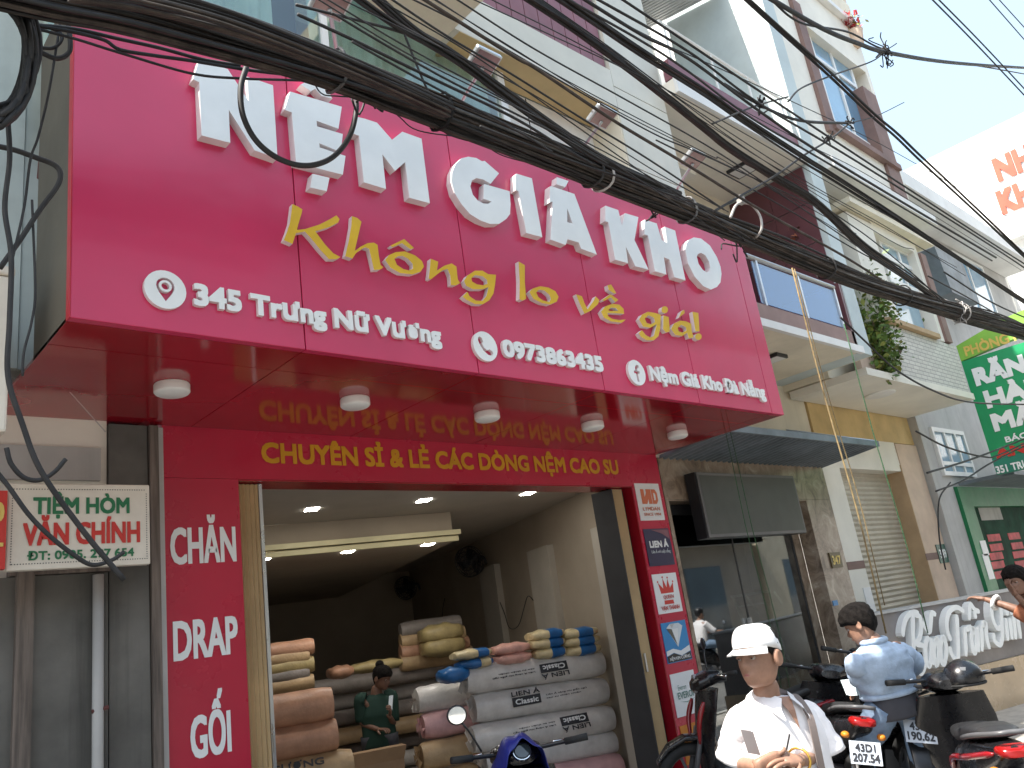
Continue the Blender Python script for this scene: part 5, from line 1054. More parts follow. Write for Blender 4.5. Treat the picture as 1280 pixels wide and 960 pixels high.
# background rolls
for k in range(7):
    z = .30 + k * .185; roll(3.0 - .05 * (k % 2), .3, 3.0 + .1 * (k % 3), z, .092, M[('greyroll', 'foil', 'greyroll', 'tanroll')[k % 4]], 'long grey roll at the rear behind the woman, ' + ('lowest', 'second from the floor', 'third from the floor', 'fourth from the floor', 'fifth from the floor', 'sixth from the floor', 'topmost')[k], seed=30 + k, ends=False)
for k in range(5):
    A_, B_ = uvz(PV(334, 858 - 11 * k, 2.0)), uvz(PV(392 - 6 * (k % 2), 853 - 11 * k, 2.0)); roll(A_[0], B_[0], 2.0, (A_[2] + B_[2]) / 2, .085, M[('tanroll', 'greyroll', 'pillow', 'tanroll', 'peach')[k]], 'folded pad stacked at the rear left behind the peach bundles, ' + ('lowest', 'second from below', 'middle', 'second from the top', 'topmost')[k], seed=40 + k, ends=False)
for k in range(4):
    A_, B_ = uvz(PV(500, 826 - 13 * k, 2.9)), uvz(PV(590 - 5 * k, 819 - 13 * k, 2.9)); roll(A_[0], B_[0], 2.9, (A_[2] + B_[2]) / 2, .10, M[('tanroll', 'peach', 'tanroll', 'greyroll')[k]], 'brown roll stacked behind the yellow pillow packs, ' + ('lowest', 'second from below', 'second from the top', 'topmost')[k], seed=90 + k, ends=False)
# soft packs
def pack(u0, u1, v, z, d, h, m, label, seed=0, name='bedding_pack', cat='bedding pack', group='plastic bags of bedding in the shop', extra=None):
    q = random.Random(seed); t = thing(name, label, cat, R_((u0 + u1) / 2, v, z), group=group); rings = []; n = 9
    for i in range(n + 1):
        k = i / n; e = math.sin(PI * min(1, max(0, k * .9 + .05))) ** .22; ring = []
        for j in range(20):
            a = 2 * PI * j / 20; ca, sa = math.cos(a), math.sin(a); x = math.copysign(abs(ca) ** .7, ca) * d / 2 * e; y = math.copysign(abs(sa) ** .7, sa) * h / 2 * (e ** 1.5) * (1 + .12 * math.sin(5 * k * 3 + seed + j))
            ring.append(R_(u0 + (u1 - u0) * k, v, z + h / 2) + VH * x + V3((0, 0, y)))
        rings.append(ring)
    MB().loft(rings).build('bag', m, t, smooth=60)
    if extra:
        r2 = [[p + (p - R_(u0 + (u1 - u0) * i / n, v, z + h / 2)) * .03 for p in ring] for i, ring in enumerate(rings)]; a, b = extra[1]
        MB().loft(r2[a:b]).build('blue_band', extra[0], t, smooth=60)
    return t
def uz(px, py, v=.8): return uvz(PV(px, py, v))
rows = [((668, 823), (705, 812), 'bagcream', 'lower left'), ((706, 818), (748, 810), 'bagcream', 'lower right'), ((664, 811), (703, 800), 'bagcream', 'middle left'), ((704, 808), (746, 798), 'bagcream', 'middle right'), ((664, 800), (702, 790), 'bagcream', 'upper left'), ((704, 798), (744, 788), 'bagcream', 'upper right')]
for k, (a, b, m, l) in enumerate(rows):
    p0, p1 = uz(*a), uz(*b); pack(p0[0], p1[0], .85, (p0[2] + p1[2]) / 2 - .045, .36, .115, M[m], 'cream and blue bedding bag on the white rolls, ' + l + ' of six', 50 + k, extra=(M['bagblue'], (3, 8) if k % 2 else (4, 9)))
for k, (a, b, l) in enumerate((((620, 828), (662, 822), 'lower'), ((618, 816), (660, 810), 'upper'))):
    p0, p1 = uz(*a), uz(*b); pack(p0[0], p1[0], .85, (p0[2] + p1[2]) / 2 - .04, .34, .115, M['bagpink'], 'pink bedding bag beside the blue bags, the %s one' % l, 60 + k)
for k, (a, b, m, l) in enumerate((((574, 832), (614, 826), 'bagblue', 'blue bedding bag with cream front at the left end, lower'), ((568, 820), (612, 815), 'bagcream', 'cream bedding bag with blue corner at the left end, upper'), ((552, 856), (584, 838), 'bagblue', 'dark blue bag drooping over the end of the white rolls'))):
    p0, p1 = uz(*a), uz(*b); pack(p0[0], p1[0], .85, (p0[2] + p1[2]) / 2 - .05, .36, .1 + .05 * (k == 2), M[m], l, 70 + k, extra=(M['bagcream' if k == 0 else 'bagblue'], (5, 9)) if k < 2 else None)
for k, (a, b, h, l) in enumerate((((528, 816), (578, 812), .12, 'lower'), ((526, 800), (576, 795), .12, 'upper'))):
    p0, p1 = uz(*a, 2.6), uz(*b, 2.6); pack(p0[0], p1[0], 2.6, (p0[2] + p1[2]) / 2 - .06, .4, h * 1.9, M['pillow'], 'yellow pillow pack at the rear right, the %s one' % l, 80 + k)
p0, p1 = uz(438, 838, 2.4), uz(500, 828, 2.4); pack(p0[0], p1[0], 2.4, (p0[2] + p1[2]) / 2 - .06, .4, .13, M['pillow'], 'bright yellow folded pack above the woman', 84)
p0, p1 = uz(410, 842, 2.4), uz(440, 838, 2.4); pack(p0[0], p1[0], 2.4, (p0[2] + p1[2]) / 2 - .07, .4, .14, M['peach'], 'brown pack left of the bright yellow folded pack', 85)
p0 = uz(470, 953, 1.3); bx_ = thing('cardboard_box', 'brown cardboard box beside the woman in green', 'box', R_(p0[0], 1.4, .126))
bb = MB(); bb.obox(R_(p0[0] + .25, 1.2, .127), -UH * .5, VH * .4, (0, 0, p0[2] - .127)); bb.build('carton', M['carton'], bx_); MB().obox(R_(p0[0] + .25, 1.2, p0[2]), -UH * .5, VH * .18, (0, -.06, .12)).build('flap', M['carton'], bx_)
# wall fans
def fan(px, py, r, label):
    p = PU(px, py, .30); t = thing('wall_fan', label, 'fan', p + UH * -.28, group='wall fans in the shop'); ax = (UH * .75 - VH * .55 + V3((0, 0, -.25))).normalized(); x = ax.orthogonal().normalized(); y = ax.cross(x)
    g_ = MB()
    for k, (rr, h) in enumerate(((1, 0), (.98, .05), (.75, .075), (.5, .085), (.25, .09), (.98, -.05), (.6, -.07))): g_.tube([p + ax * h + (x * math.cos(a * PI / 14) + y * math.sin(a * PI / 14)) * r * rr for a in range(28)], .006, 5, closed=True)
    for a in range(22):
        d = x * math.cos(a * PI / 11) + y * math.sin(a * PI / 11); g_.tube([p + ax * .09, p + ax * .08 + d * r * .6, p + ax * .05 + d * r * .97, p - ax * .05 + d * r * .97, p - ax * .075 + d * r * .5], .0035, 4)
    g_.build('guard', M['dark'], t); bl = MB()
    for a in range(3):
        d = x * math.cos(a * 2.094) + y * math.sin(a * 2.094); e = ax.cross(d); bl.add([p + d * .04 - e * .03, p + d * r * .85 - e * .09 + ax * .02, p + d * r * .9 + e * .04 - ax * .02, p + d * .05 + e * .05], [(0, 1, 2, 3)])
    bl.build('blade', M['black'], t); MB().lathe([(.02, -.2), (.075, -.19), (.085, -.08), (.04, -.03), (.045, .03), (.02, .04)], p, ax, 16).build('motor', M['dark'], t, smooth=40)
    MB().tube([p - ax * .18, p - ax * .22 - UH * .08, R_(0.0, uvz(p)[1] + .12, p.z - .05)], .022, 8, 4).build('bracket', M['dark'], t); return p
f1 = fan(587, 702, .21, 'black wall fan nearest the shop opening'); f2 = fan(507, 735, .20, 'black wall fan further back in the shop')
def wallwire(pts, label): tag(MB().tube([PU(a, b, .07) for a, b in pts], .006, 5, 4).build('power_cord', M['black'], smooth=True), label, 'power cord')
wallwire([(611, 708), (618, 735), (630, 765), (637, 785), (648, 782), (655, 760), (660, 745), (668, 752)], 'black cord hanging in a loop from the nearest wall fan'); wallwire([(612, 756), (615, 775), (620, 812)], 'straight black cord on the wall behind the bedding bags'); wallwire([(556, 748), (553, 765), (554, 785)], 'short black cord on the wall below the far fan')

# ================================================================== stone wall with script letters
WO = V3((8.98, 4.2, 0)); WD = V3((2.74, -.72, 0)).normalized(); WN = V3((WD.y, -WD.x, 0))         # WN points to the street
def WP(px, py, off=0.0): return PP(px, py, WO + WN * off, WN)
sw = thing('stone_sign_wall', 'low grey stone wall with big white script letters Bảo Trân Tiên', 'sign wall', WO + V3((0, 0, .12)))
def wallbox(s0, s1, z0, z1, d0, d1, nm, m): MB().obox(WO + WD * s0 + WN * d0 + V3((0, 0, z0)), WD * (s1 - s0), WN * (d1 - d0), (0, 0, z1 - z0)).build(nm, m, sw)
wallbox(-.03, 4.6, .62, 1.335, -.28, 0, 'upper_slab', M['wallstone']); wallbox(-.05, 4.62, 1.337, 1.36, -.30, .02, 'top_rail', M['greypl']); wallbox(-.03, 4.6, .12, .618, -.28, .03, 'base', M['ledge'])
STK = [[(275, 205), (235, 200), (190, 235), (168, 300), (162, 370)], [(235, 215), (234, 320), (238, 440), (240, 560), (225, 645), (205, 600)], [(240, 215), (282, 232), (292, 300), (280, 380), (245, 425)], [(250, 425), (308, 440), (322, 520), (308, 600), (284, 630), (272, 590)],
 [(300, 270), (328, 318), (350, 335), (358, 270), (366, 205), (395, 218)], [(345, 372), (322, 420), (325, 530), (345, 580), (360, 520), (360, 380)], [(360, 380), (368, 520), (380, 570)], [(392, 385), (378, 480), (395, 575), (414, 500), (408, 400), (392, 385)], [(440, 368), (426, 440), (432, 545), (452, 560), (468, 470), (455, 390), (440, 368)],
 [(592, 195), (540, 165), (492, 190), (470, 260), (476, 340), (500, 400)], [(540, 215), (545, 330), (550, 450), (545, 535), (505, 500), (490, 440)], [(630, 140), (628, 255)], [(630, 130), (665, 180), (700, 195)], [(662, 190), (672, 245)],
 [(596, 305), (604, 510)], [(604, 330), (640, 296)], [(650, 300), (642, 380), (652, 470), (668, 480), (676, 380), (650, 300)], [(684, 300), (690, 480)], [(712, 290), (716, 475)], [(716, 300), (740, 275), (748, 380), (768, 460)],
 [(782, 125), (786, 230), (820, 312), (850, 300)], [(815, 160), (845, 170), (853, 280), (856, 380), (840, 430), (802, 400), (795, 345)], [(890, 165), (890, 222)], [(918, 162), (920, 218)], [(880, 240), (895, 400)], [(908, 240), (925, 392)], [(935, 225), (950, 390)], [(962, 225), (985, 385)]]
for k, st in enumerate(STK):
    pts = smooth_path([WP(1100 + a * .1772, 730 + b * .1772, .075) for a, b in st], 4); L_, R2 = [], []
    for i, p in enumerate(pts):
        t = (pts[min(i + 1, len(pts) - 1)] - pts[max(i - 1, 0)]).normalized(); s = t.cross(WN).normalized(); wd = .029 * (1 if 0 < i < len(pts) - 1 else .6); L_.append(p + s * wd); R2.append(p - s * wd)
    mb = MB(); n = len(pts); f = WN * (.0006 * k); bk = -WN * .074
    vs = [p + f for p in L_] + [p + f for p in R2] + [p + bk for p in L_] + [p + bk for p in R2]
    fs = []
    for i in range(n - 1): fs += [(i, i + 1, n + i + 1, n + i), (2 * n + i, 3 * n + i, 3 * n + i + 1, 2 * n + i + 1), (i, 2 * n + i, 2 * n + i + 1, i + 1), (n + i, n + i + 1, 3 * n + i + 1, 3 * n + i)]
    fs += [(0, n, 3 * n, 2 * n), (n - 1, 3 * n - 1, 4 * n - 1, 2 * n - 1)]
    mb.add(vs, fs).build('letter_stroke', M['letter'], sw)
# ================================================================== people
def rings_mesh(mb, rings): mb.loft(rings)
def basis(f, up=V3((0, 0, 1))):
    f = V3(f).normalized(); r = f.cross(up).normalized(); u = r.cross(f).normalized(); return r, f, u      # person's right, forward, up
HEADP = [(.000, .066, .030, .026), (.012, .083, .036, .042), (.035, .092, .050, .054), (.055, .094, .062, .060), (.080, .093, .078, .066), (.105, .089, .088, .070), (.130, .094, .094, .073), (.155, .093, .096, .074), (.180, .082, .090, .070), (.203, .060, .072, .056), (.218, .032, .042, .032), (.224, .008, .010, .008)]
def head_geo(mb, c, f, up, s=1.0, skin_i=0):
    """c = base of the chin on the head axis"""
    r, f, u = basis(f, up); rings = []; hp = []
    for i in range(len(HEADP) - 1):
        a, b = HEADP[i], HEADP[i + 1]
        for k in range(3): hp.append(tuple(x + (y - x) * k / 3 for x, y in zip(a, b)))
    hp.append(HEADP[-1]); n = 40
    for z, fr, bk, w_ in hp:
        ring = []
        for k in range(n):
            a = 2 * PI * k / n; ca, sa = math.cos(a), math.sin(a)          # ca forward
            x = (fr if ca > 0 else bk) * math.copysign(abs(ca) ** .92, ca); y = w_ * math.copysign(abs(sa) ** .88, sa)
            g = lambda a0, da, z0, dz: math.exp(-((a - a0 if a < PI else a - 2 * PI - a0) / da) ** 2 - ((z - z0) / dz) ** 2)
            x += .021 * g(0, .17, .083, .016) + .012 * g(0, .13, .103, .016) + .006 * g(0, .38, .050, .010) - .006 * g(0, .3, .0585, .004) + .005 * g(0, .4, .012, .012)
            x += -.010 * g(.42, .22, .113, .012) - .010 * g(-.42, .22, .113, .012) + .005 * g(0, .7, .131, .009) + .004 * g(.75, .3, .085, .02) + .004 * g(-.75, .3, .085, .02)
            ring.append(c + (f * x - r * y) * s + u * z * s)
        rings.append(ring)
    mb.loft(rings)
    for sd in (-1, 1):                                                      # ears
        e = c + r * sd * .073 * s - f * .006 * s + u * .098 * s
        er = []
        for k in range(6):
            t = k / 5; rad = (.030, .033, .030, .026, .02, .008)[k] * s; er.append([e + r * sd * (.002 + .016 * math.sin(t * 2.2)) * s + (f * math.cos(a * PI / 7) * .62 + u * math.sin(a * PI / 7)) * rad - f * t * .012 * s for a in range(14)])
        mb.loft(er)
def face_parts(c, f, up, s, par, shut=False):
    r, f, u = basis(f, up)
    for sd in (-1, 1):
        e = MB(); p = c + f * .078 * s + r * sd * .031 * s + u * .1125 * s
        e.ball(p - f * .002 * s, .0105 * s, .0105 * s, .0095 * s, 12, 8); eo = e.build('eye', M['eye'], par, smooth=True); e = MB(); e.ball(p + f * .0045 * s, .0060 * s, None, None, 10, 6); e.build('iris', M['iris'], eo, smooth=True)
        b = MB(); b.tube([c + f * (.0895 - .0 * k) * s + r * sd * (.014 + .011 * k) * s + u * (.131 + .004 * math.sin(k * 1.0) ) * s - f * .0035 * k * k * s for k in range(4)], [.003 * s, .0045 * s, .004 * s, .002 * s], 6); b.build('eyebrow', M['hair'], par, smooth=True)
        l = MB(); l.tube([p + f * .008 * s + r * sd * (k - 1.5) * .0065 * s + u * (.0050 - .0014 * (k - 1.5) ** 2) * s for k in range(4)], .0038 * s, 6); l.build('eyelid', M['skin'], par, smooth=True)
    m = MB(); m.tube([c + f * (.0975 - .0028 * (k - 2.5) ** 2) * s + r * (k - 2.5) * .0092 * s + u * (.0505 - .0006 * (k - 2.5) ** 2) * s for k in range(6)], [.002 * s, .004 * s, .005 * s, .005 * s, .004 * s, .002 * s], 7); m.build('lips', M['lips'], par, smooth=True)
def hair_geo(mb, c, f, up, s, zf=.15, zb=.02, off=.010, seed=0, zs=.105):
    r, f, u = basis(f, up); q = random.Random(seed); n = 40; rows = []; m = 14
    for i in range(m + 1):
        ring = []
        for k in range(n):
            a = 2 * PI * k / n; ca, sa = math.cos(a), math.sin(a); w_ = (1 + ca) / 2
            low = zb + (zs - zb) * min(1, (1 - abs(ca)) * 1.2) if ca < 0 else zs + (zf - zs) * min(1, ca * 1.6)
            z = low + (.226 + off - low) * (1 - (1 - i / m) ** 1.6)
            zz = min(z if z < .15 else z - (z - .15) * (off + .0025) / (.076 + off), .2235); j = 0
            while j < len(HEADP) - 2 and HEADP[j + 1][0] < zz: j += 1
            A, B = HEADP[j], HEADP[j + 1]; t = max(0, min(1, (zz - A[0]) / (B[0] - A[0]))); fr, bk, wd = [A[x] + (B[x] - A[x]) * t for x in (1, 2, 3)]
            o = off * (1 - .75 * (i / m) ** 4) * (1 + .35 * math.sin(a * 9 + i) * .6 + q.uniform(-.18, .18)) * (.55 if i == 0 else 1)
            x = ((fr if ca > 0 else bk) + o) * math.copysign(abs(ca) ** .92, ca); y = (wd + o) * math.copysign(abs(sa) ** .88, sa)
            ring.append(c + (f * x - r * y) * s + u * (z + q.uniform(-.002, .002)) * s)
        rows.append(ring)
    mb.loft(rows)
def hand_geo(mb, w_, d, nrm, s=1.0, curl=.5, side=1, spread=.12, thumb=.9):
    """w_ wrist, d direction of the palm, nrm out of the back of the hand; side=+1 puts the thumb towards d x nrm"""
    d = V3(d).normalized(); nrm = (V3(nrm) - d * V3(nrm).dot(d)).normalized(); x = d.cross(nrm) * side
    rg = []
    for t, wd, th in ((-.012, .024, .020), (.012, .030, .017), (.04, .039, .015), (.07, .041, .0135), (.088, .038, .011), (.094, .03, .007)):
        rg.append(superring(w_ + d * t * s, x, nrm, wd * s, th * s, 16, 2.6))
    mb.loft(rg)
    for k, (off, ln, r_) in enumerate(((.029, .070, .0085), (.010, .078, .0088), (-.010, .072, .0085), (-.028, .056, .0074))):
        p = w_ + (d * .078 + x * off) * s; dir_ = (d + x * spread * (1.5 - k) * .5).normalized(); pts = [p, p + dir_ * .016 * s]; c_ = curl * (1 + .1 * k); L = ln * s
        for seg, fr in enumerate((.42, .32, .26)):
            ang = c_ * (seg + 1) * .62; pts.append(pts[-1] + (dir_ * math.cos(ang) - nrm * math.sin(ang)) * L * fr)
        mb.tube(smooth_path(pts, 3), [r_ * s * v for v in (1.05, 1.05, 1.05, 1.05, 1.0, 1.0, 1.05, .98, .95, .95, .86, .7, .45)], 9)
    p = w_ + (d * .022 + x * .026) * s; t1 = (d * .55 + x * .75 - nrm * .35).normalized(); t2 = (d * .9 + x * .25 * thumb - nrm * .5).normalized()
    mb.tube(smooth_path([p, p + t1 * .034 * s, p + (t1 * .034 + t2 * .032) * s, p + (t1 * .034 + t2 * .058) * s], 3), [.0125 * s, .0125 * s, .012 * s, .0115 * s, .011 * s, .0105 * s, .010 * s, .0095 * s, .008 * s, .005 * s], 9)
def limb(mb, pts, rad, n=14, sm=4): 
    p = smooth_path(pts, sm); m = len(p); rs = []
    for i in range(m):
        t = i / (m - 1) * (len(rad) - 1); j = min(int(t), len(rad) - 2); rs.append(rad[j] + (rad[j + 1] - rad[j]) * (t - j))
    mb.tube(p, rs, n)
def body_mesh(j, mats, s=1.0, par=None, hands=True):
    names = ['pelvis', 'waist', 'chest', 'neck0', 'neck1', 'shR', 'elR', 'wrR', 'shL', 'elL', 'wrL', 'hipR', 'knR', 'anR', 'toR', 'hipL', 'knL', 'anL', 'toL']
    R0 = dict(pelvis=.10, waist=.095, chest=.105, neck0=.06, neck1=.052, sh=.052, el=.036, wr=.024, hip=.078, kn=.052, an=.036, to=.028)
    vs = [j[n] for n in names]; rd = [(R0[n[:-1]] if n[:-1] in R0 else R0[n]) * s for n in names]; ix = {n: i for i, n in enumerate(names)}
    ed = [('pelvis', 'waist'), ('waist', 'chest'), ('chest', 'neck0'), ('neck0', 'neck1'), ('chest', 'shR'), ('shR', 'elR'), ('elR', 'wrR'), ('chest', 'shL'), ('shL', 'elL'), ('elL', 'wrL'), ('pelvis', 'hipR'), ('hipR', 'knR'), ('knR', 'anR'), ('anR', 'toR'), ('pelvis', 'hipL'), ('hipL', 'knL'), ('knL', 'anL'), ('anL', 'toL')]
    me = skin(vs, [(ix[a], ix[b]) for a, b in ed], rd, 2, mats)
    mb = MB(); mb.v = [tuple(v.co) for v in me.vertices]; mb.f = [tuple(p.vertices) for p in me.polygons]; mb.m = [0] * len(mb.f); bpy.data.meshes.remove(me)
    head_geo(mb, j['chin'], j['face'], j.get('hup', V3((0, 0, 1))), s * j.get('hs', 1.0))
    if hands:
        hand_geo(mb, j['wrR'], j['hdR'], j['hnR'], s, j.get('cuR', .5), j.get('siR', 1)); hand_geo(mb, j['wrL'], j['hdL'], j['hnL'], s, j.get('cuL', .5), j.get('siL', -1))
    return mb.build('body', mats, par, smooth=True)
def torso_cloth(mb, sects, n=36, seed=0, wr=.012):
    """sects: (centre, right axis, half width, forward axis, half depth front, half depth back)"""
    q = random.Random(seed); rings = []; S = []
    for a, b in zip(sects, sects[1:]):
        for k in range(4): S.append(tuple(x + (y - x) * (k / 4) for x, y in zip(a, b)))
    S.append(sects[-1])
    for i, (c, r, w_, f, df, db) in enumerate(S):
        ring = []
        for k in range(n):
            a = 2 * PI * k / n; ca, sa = math.cos(a), math.sin(a); nn = 1 + wr * 3 * (noise.noise(V3((ca * 2 + seed, sa * 2, i * .42))) ) + wr * math.sin(i * 1.1 + 3 * a + seed)
            ring.append(c + V3(r).normalized() * math.copysign(abs(ca) ** .8, ca) * w_ * nn + V3(f).normalized() * math.copysign(abs(sa) ** .85, sa) * (df if sa > 0 else db) * nn)
        rings.append(ring)
    mb.loft(rings)
def sleeve(mb, pts, rad, n=20, seed=0, wr=.05):
    p = smooth_path(pts, 6); m = len(p); t0 = (p[1] - p[0]).normalized(); x = t0.orthogonal().normalized(); rings = []
    for i in range(m):
        t = (p[min(i + 1, m - 1)] - p[max(i - 1, 0)]).normalized(); x = (x - t * x.dot(t)).normalized(); y = t.cross(x)
        k = i / (m - 1) * (len(rad) - 1); jx = min(int(k), len(rad) - 2); r = rad[jx] + (rad[jx + 1] - rad[jx]) * (k - jx)
        rings.append([p[i] + (x * math.cos(2 * PI * a / n) + y * math.sin(2 * PI * a / n)) * r * (1 + wr * noise.noise(V3((math.cos(2 * PI * a / n) * 1.5 + seed, math.sin(2 * PI * a / n) * 1.5, i * .5))) * 2) for a in range(n)])
    mb.loft(rings)
def shoe(mb, an, to, s=1.0):
    d = (V3((to.x, to.y, 0)) - V3((an.x, an.y, 0))).normalized(); x = d.cross(V3((0, 0, 1))); z = min(an.z, to.z) - .075; b = V3((an.x, an.y, 0)); rg = []
    for t, w_, h in ((-.075, .022, .05), (-.06, .036, .085), (0, .040, .095), (.07, .044, .075), (.14, .048, .055), (.185, .034, .042), (.20, .012, .03)):
        rg.append(superring(b + d * t + V3((0, 0, max(0.002, z) + h / 2)), x, V3((0, 0, 1)), w_, h / 2, 14, 3))
    mb.loft(rg)

# ---- the man in the white cap, in front
D = 3.36
face = (P(905, 838, d=D - .12) - P(945, 832, d=D)).normalized(); face = V3((face.x, face.y, .0)).normalized()
RV = -(CX - V3((0, 0, CX.z)))  # image left
rgt = V3((-CX.x, -CX.y, 0)).normalized(); toc = V3((-CF.x, -CF.y, 0)).normalized()      # his right = image left; towards the camera
bf = (toc * .93 + rgt * .36).normalized(); br = V3((0, 0, 1)).cross(bf) * -1; br = bf.cross(V3((0, 0, 1)))
chin = P(947, 859, d=D - .035) - face * .05
J = dict(chin=chin, face=face, hup=V3((0, 0, 1)) - bf * .02)
nk = P(957, 884, d=D + .03)
J['neck1'] = chin + V3((0, 0, .035)) - face * .02; J['neck0'] = nk
J['shR'] = P(928, 889, d=D - .02); J['shL'] = P(1003, 884, d=D + .10)
ch = (J['shR'] + J['shL']) / 2 + V3((0, 0, -.10)); J['chest'] = ch; pel = V3((ch.x, ch.y, .86)); J['waist'] = V3((ch.x, ch.y, 1.03)); J['pelvis'] = pel
J['elL'] = P(1031, 944, d=D + .04); J['wrL'] = P(997, 951, d=D - .20); J['elR'] = P(922, 955, d=D - .02); J['wrR'] = P(947, 958, d=D - .26)
J['hdL'] = (P(962, 945, d=D - .27) - J['wrL']); J['hnL'] = toc * .6 + V3((0, 0, .8)); J['cuL'] = .5; J['siL'] = -1
J['hdR'] = (P(985, 950, d=D - .24) - J['wrR']); J['hnR'] = toc * .9 + V3((0, 0, -.2)); J['cuR'] = .55; J['siR'] = 1
for sd, k in (('R', 1), ('L', -1)):
    h = pel + br * .085 * k + V3((0, 0, -.06)); J['hip' + sd] = h; J['kn' + sd] = V3((h.x, h.y, .46)) + bf * .03; J['an' + sd] = V3((h.x, h.y, .09)) + br * .02 * k; J['to' + sd] = J['an' + sd] + bf * .13 + V3((0, 0, -.05))
man = thing('person', 'man in a white cap and white shirt with a grey shoulder strap', 'person', (pel.x, pel.y, 0))
HS = 1.04; J['hs'] = HS
body_mesh(J, [M['skin']], 1.0, man)
face_parts(chin, face, J['hup'], HS, man)
hm = MB(); hair_geo(hm, chin, face, J['hup'], HS, .155, .035, .007, 3, .100); hm.build('hair', M['hair'], man, smooth=True)
# cap
r, f, u = basis(face, J['hup']); cp = MB(); rows = []
for i in range(9):
    t = i / 8; z = .140 + .094 * math.sin(t * PI / 2); k_ = math.cos(t * PI / 2) ** .55 if i < 8 else .02
    rows.append([chin + (f * ((.104 if math.cos(a) > 0 else .106) * math.cos(a) * k_) - r * .085 * math.sin(a) * k_) * HS + u * (z + .012 * math.cos(a) * (1 - t) - .012 * (1 - t) * (math.cos(a) < -.3)) * HS for a in [2 * PI * x / 36 for x in range(36)]])
cp.loft(rows); capo = cp.build('cap', M['cap'], man, smooth=True)
br_ = MB(); rows = []
for i in range(6):
    t = i / 5; row = []
    for k in range(15):
        a = -1.15 + 2.3 * k / 14; rad = .098 + .060 * t * math.cos(a * .95) ** .7 if abs(a * .95) < PI / 2 else .098
        row.append(chin + (f * rad * math.cos(a) - r * (.086 + .01 * t) * math.sin(a) * 1.02) * HS + u * (.147 - .012 * t - .009 * t * abs(a)) * HS)
    rows.append(row)
vs = [p for rw in rows for p in rw]; br_.add(vs + [p - u * .004 for p in vs], [(i * 15 + k, i * 15 + k + 1, i * 15 + k + 16, i * 15 + k + 15) for i in range(5) for k in range(14)] + [(90 + i * 15 + k + 15, 90 + i * 15 + k + 16, 90 + i * 15 + k + 1, 90 + i * 15 + k) for i in range(5) for k in range(14)]); br_.build('brim', M['cap'], capo, smooth=True)
# shirt
sm_ = MB(); ax = (J['shL'] - J['shR']).normalized() * -1; fw = V3((0, 0, 1)).cross(ax) * -1; fw = ax.cross(V3((0, 0, 1))) * -1
if fw.dot(bf) < 0: fw = -fw
mid = (J['shR'] + J['shL']) / 2; midf = mid
def sec(dz, w_, df, db, sh=0.0): return (mid + V3((0, 0, dz)) + fw * sh, ax, w_, fw, df, db)
torso_cloth(sm_, [sec(-.56, .200, .125, .125), sec(-.44, .205, .135, .12), sec(-.30, .205, .135, .115), sec(-.16, .210, .135, .115), sec(-.06, .208, .118, .115), sec(-.005, .185, .095, .105), sec(.028, .135, .080, .095, .0), sec(.052, .082, .066, .078, .004)], seed=4, wr=.010)
sleeve(sm_, [J['shR'] + ax * -.07 + V3((0, 0, -.03)), J['shR'] + ax * .0 + V3((0, 0, -.045)), J['shR'].lerp(J['elR'], .55), J['shR'].lerp(J['elR'], .92)], [.05, .076, .078, .088], seed=1)
sleeve(sm_, [J['shL'] + ax * .07 + V3((0, 0, -.03)), J['shL'] - ax * .0 + V3((0, 0, -.045)), J['shL'].lerp(J['elL'], .55), J['shL'].lerp(J['elL'], .98)], [.05, .076, .078, .092], seed=2)
sho = sm_.build('shirt', M['shirt'], man, smooth=True)
col = MB()
for sd in (-1, 1):
    def cq(u_, s_, f_): return mid + V3((0, 0, u_)) + ax * sd * s_ + fw * f_
    rows = [[cq(.070, .035, -.070), cq(.080, .062, -.015), cq(.066, .056, .040), cq(.040, .022, .092)], [cq(.052, .050, -.090), cq(.052, .096, -.015), cq(.034, .090, .062), cq(-.002, .058, .118)], [cq(.040, .055, -.096), cq(.036, .108, -.005), cq(.010, .098, .082), cq(-.040, .062, .138)]]
    vs = [p for rw in rows for p in rw]; o_ = len(vs); vs += [p + fw * .003 + V3((0, 0, .004)) for p in vs]
    col.add(vs, [(i * 4 + k + q_, i * 4 + k + 1 + q_, i * 4 + k + 5 + q_, i * 4 + k + 4 + q_) for q_ in (0, o_) for i in range(2) for k in range(3)])
col.build('collar', M['shirt'], sho, smooth=True)
nkv = MB(); a0 = mid + V3((0, 0, .050)) + fw * .078; nkv.add([a0 + ax * .036, a0 - ax * .036, mid + V3((0, 0, .0)) + fw * .112 - ax * .018, mid + V3((0, 0, -.075)) + fw * .137, mid + V3((0, 0, .0)) + fw * .112 + ax * .018], [(0, 1, 2, 3, 4)]); nkv.build('open_neck', M['skin'], man)
st = MB(); sp = [mid + V3((0, 0, .048)) - ax * .085 - fw * .02, mid + V3((0, 0, .052)) - ax * .085 + fw * .05, mid + V3((0, 0, -.02)) - ax * .075 + fw * .118, mid + V3((0, 0, -.12)) - ax * .055 + fw * .146, mid + V3((0, 0, -.28)) - ax * .045 + fw * .150, mid + V3((0, 0, -.50)) - ax * .04 + fw * .145]
sp = smooth_path(sp, 6); vs = []
for p in sp: vs += [p - ax * .017, p + ax * .017, p + ax * .017 + fw * .005, p - ax * .017 + fw * .005]
st.add(vs, [(i * 4 + k, i * 4 + (k + 1) % 4, i * 4 + 4 + (k + 1) % 4, i * 4 + 4 + k) for i in range(len(sp) - 1) for k in range(4)]); st.build('shoulder_strap', M['strap'], man)
pk = MB(); o = PP(940, 921, mid + fw * .152, fw); pk.obox(o + ax * .035 - V3((0, 0, .055)), -ax * .055 - V3((0, 0, .012)), fw * .003, V3((0, 0, .085)) + ax * .012); pk.build('pocket_phone', M['phone'], man)
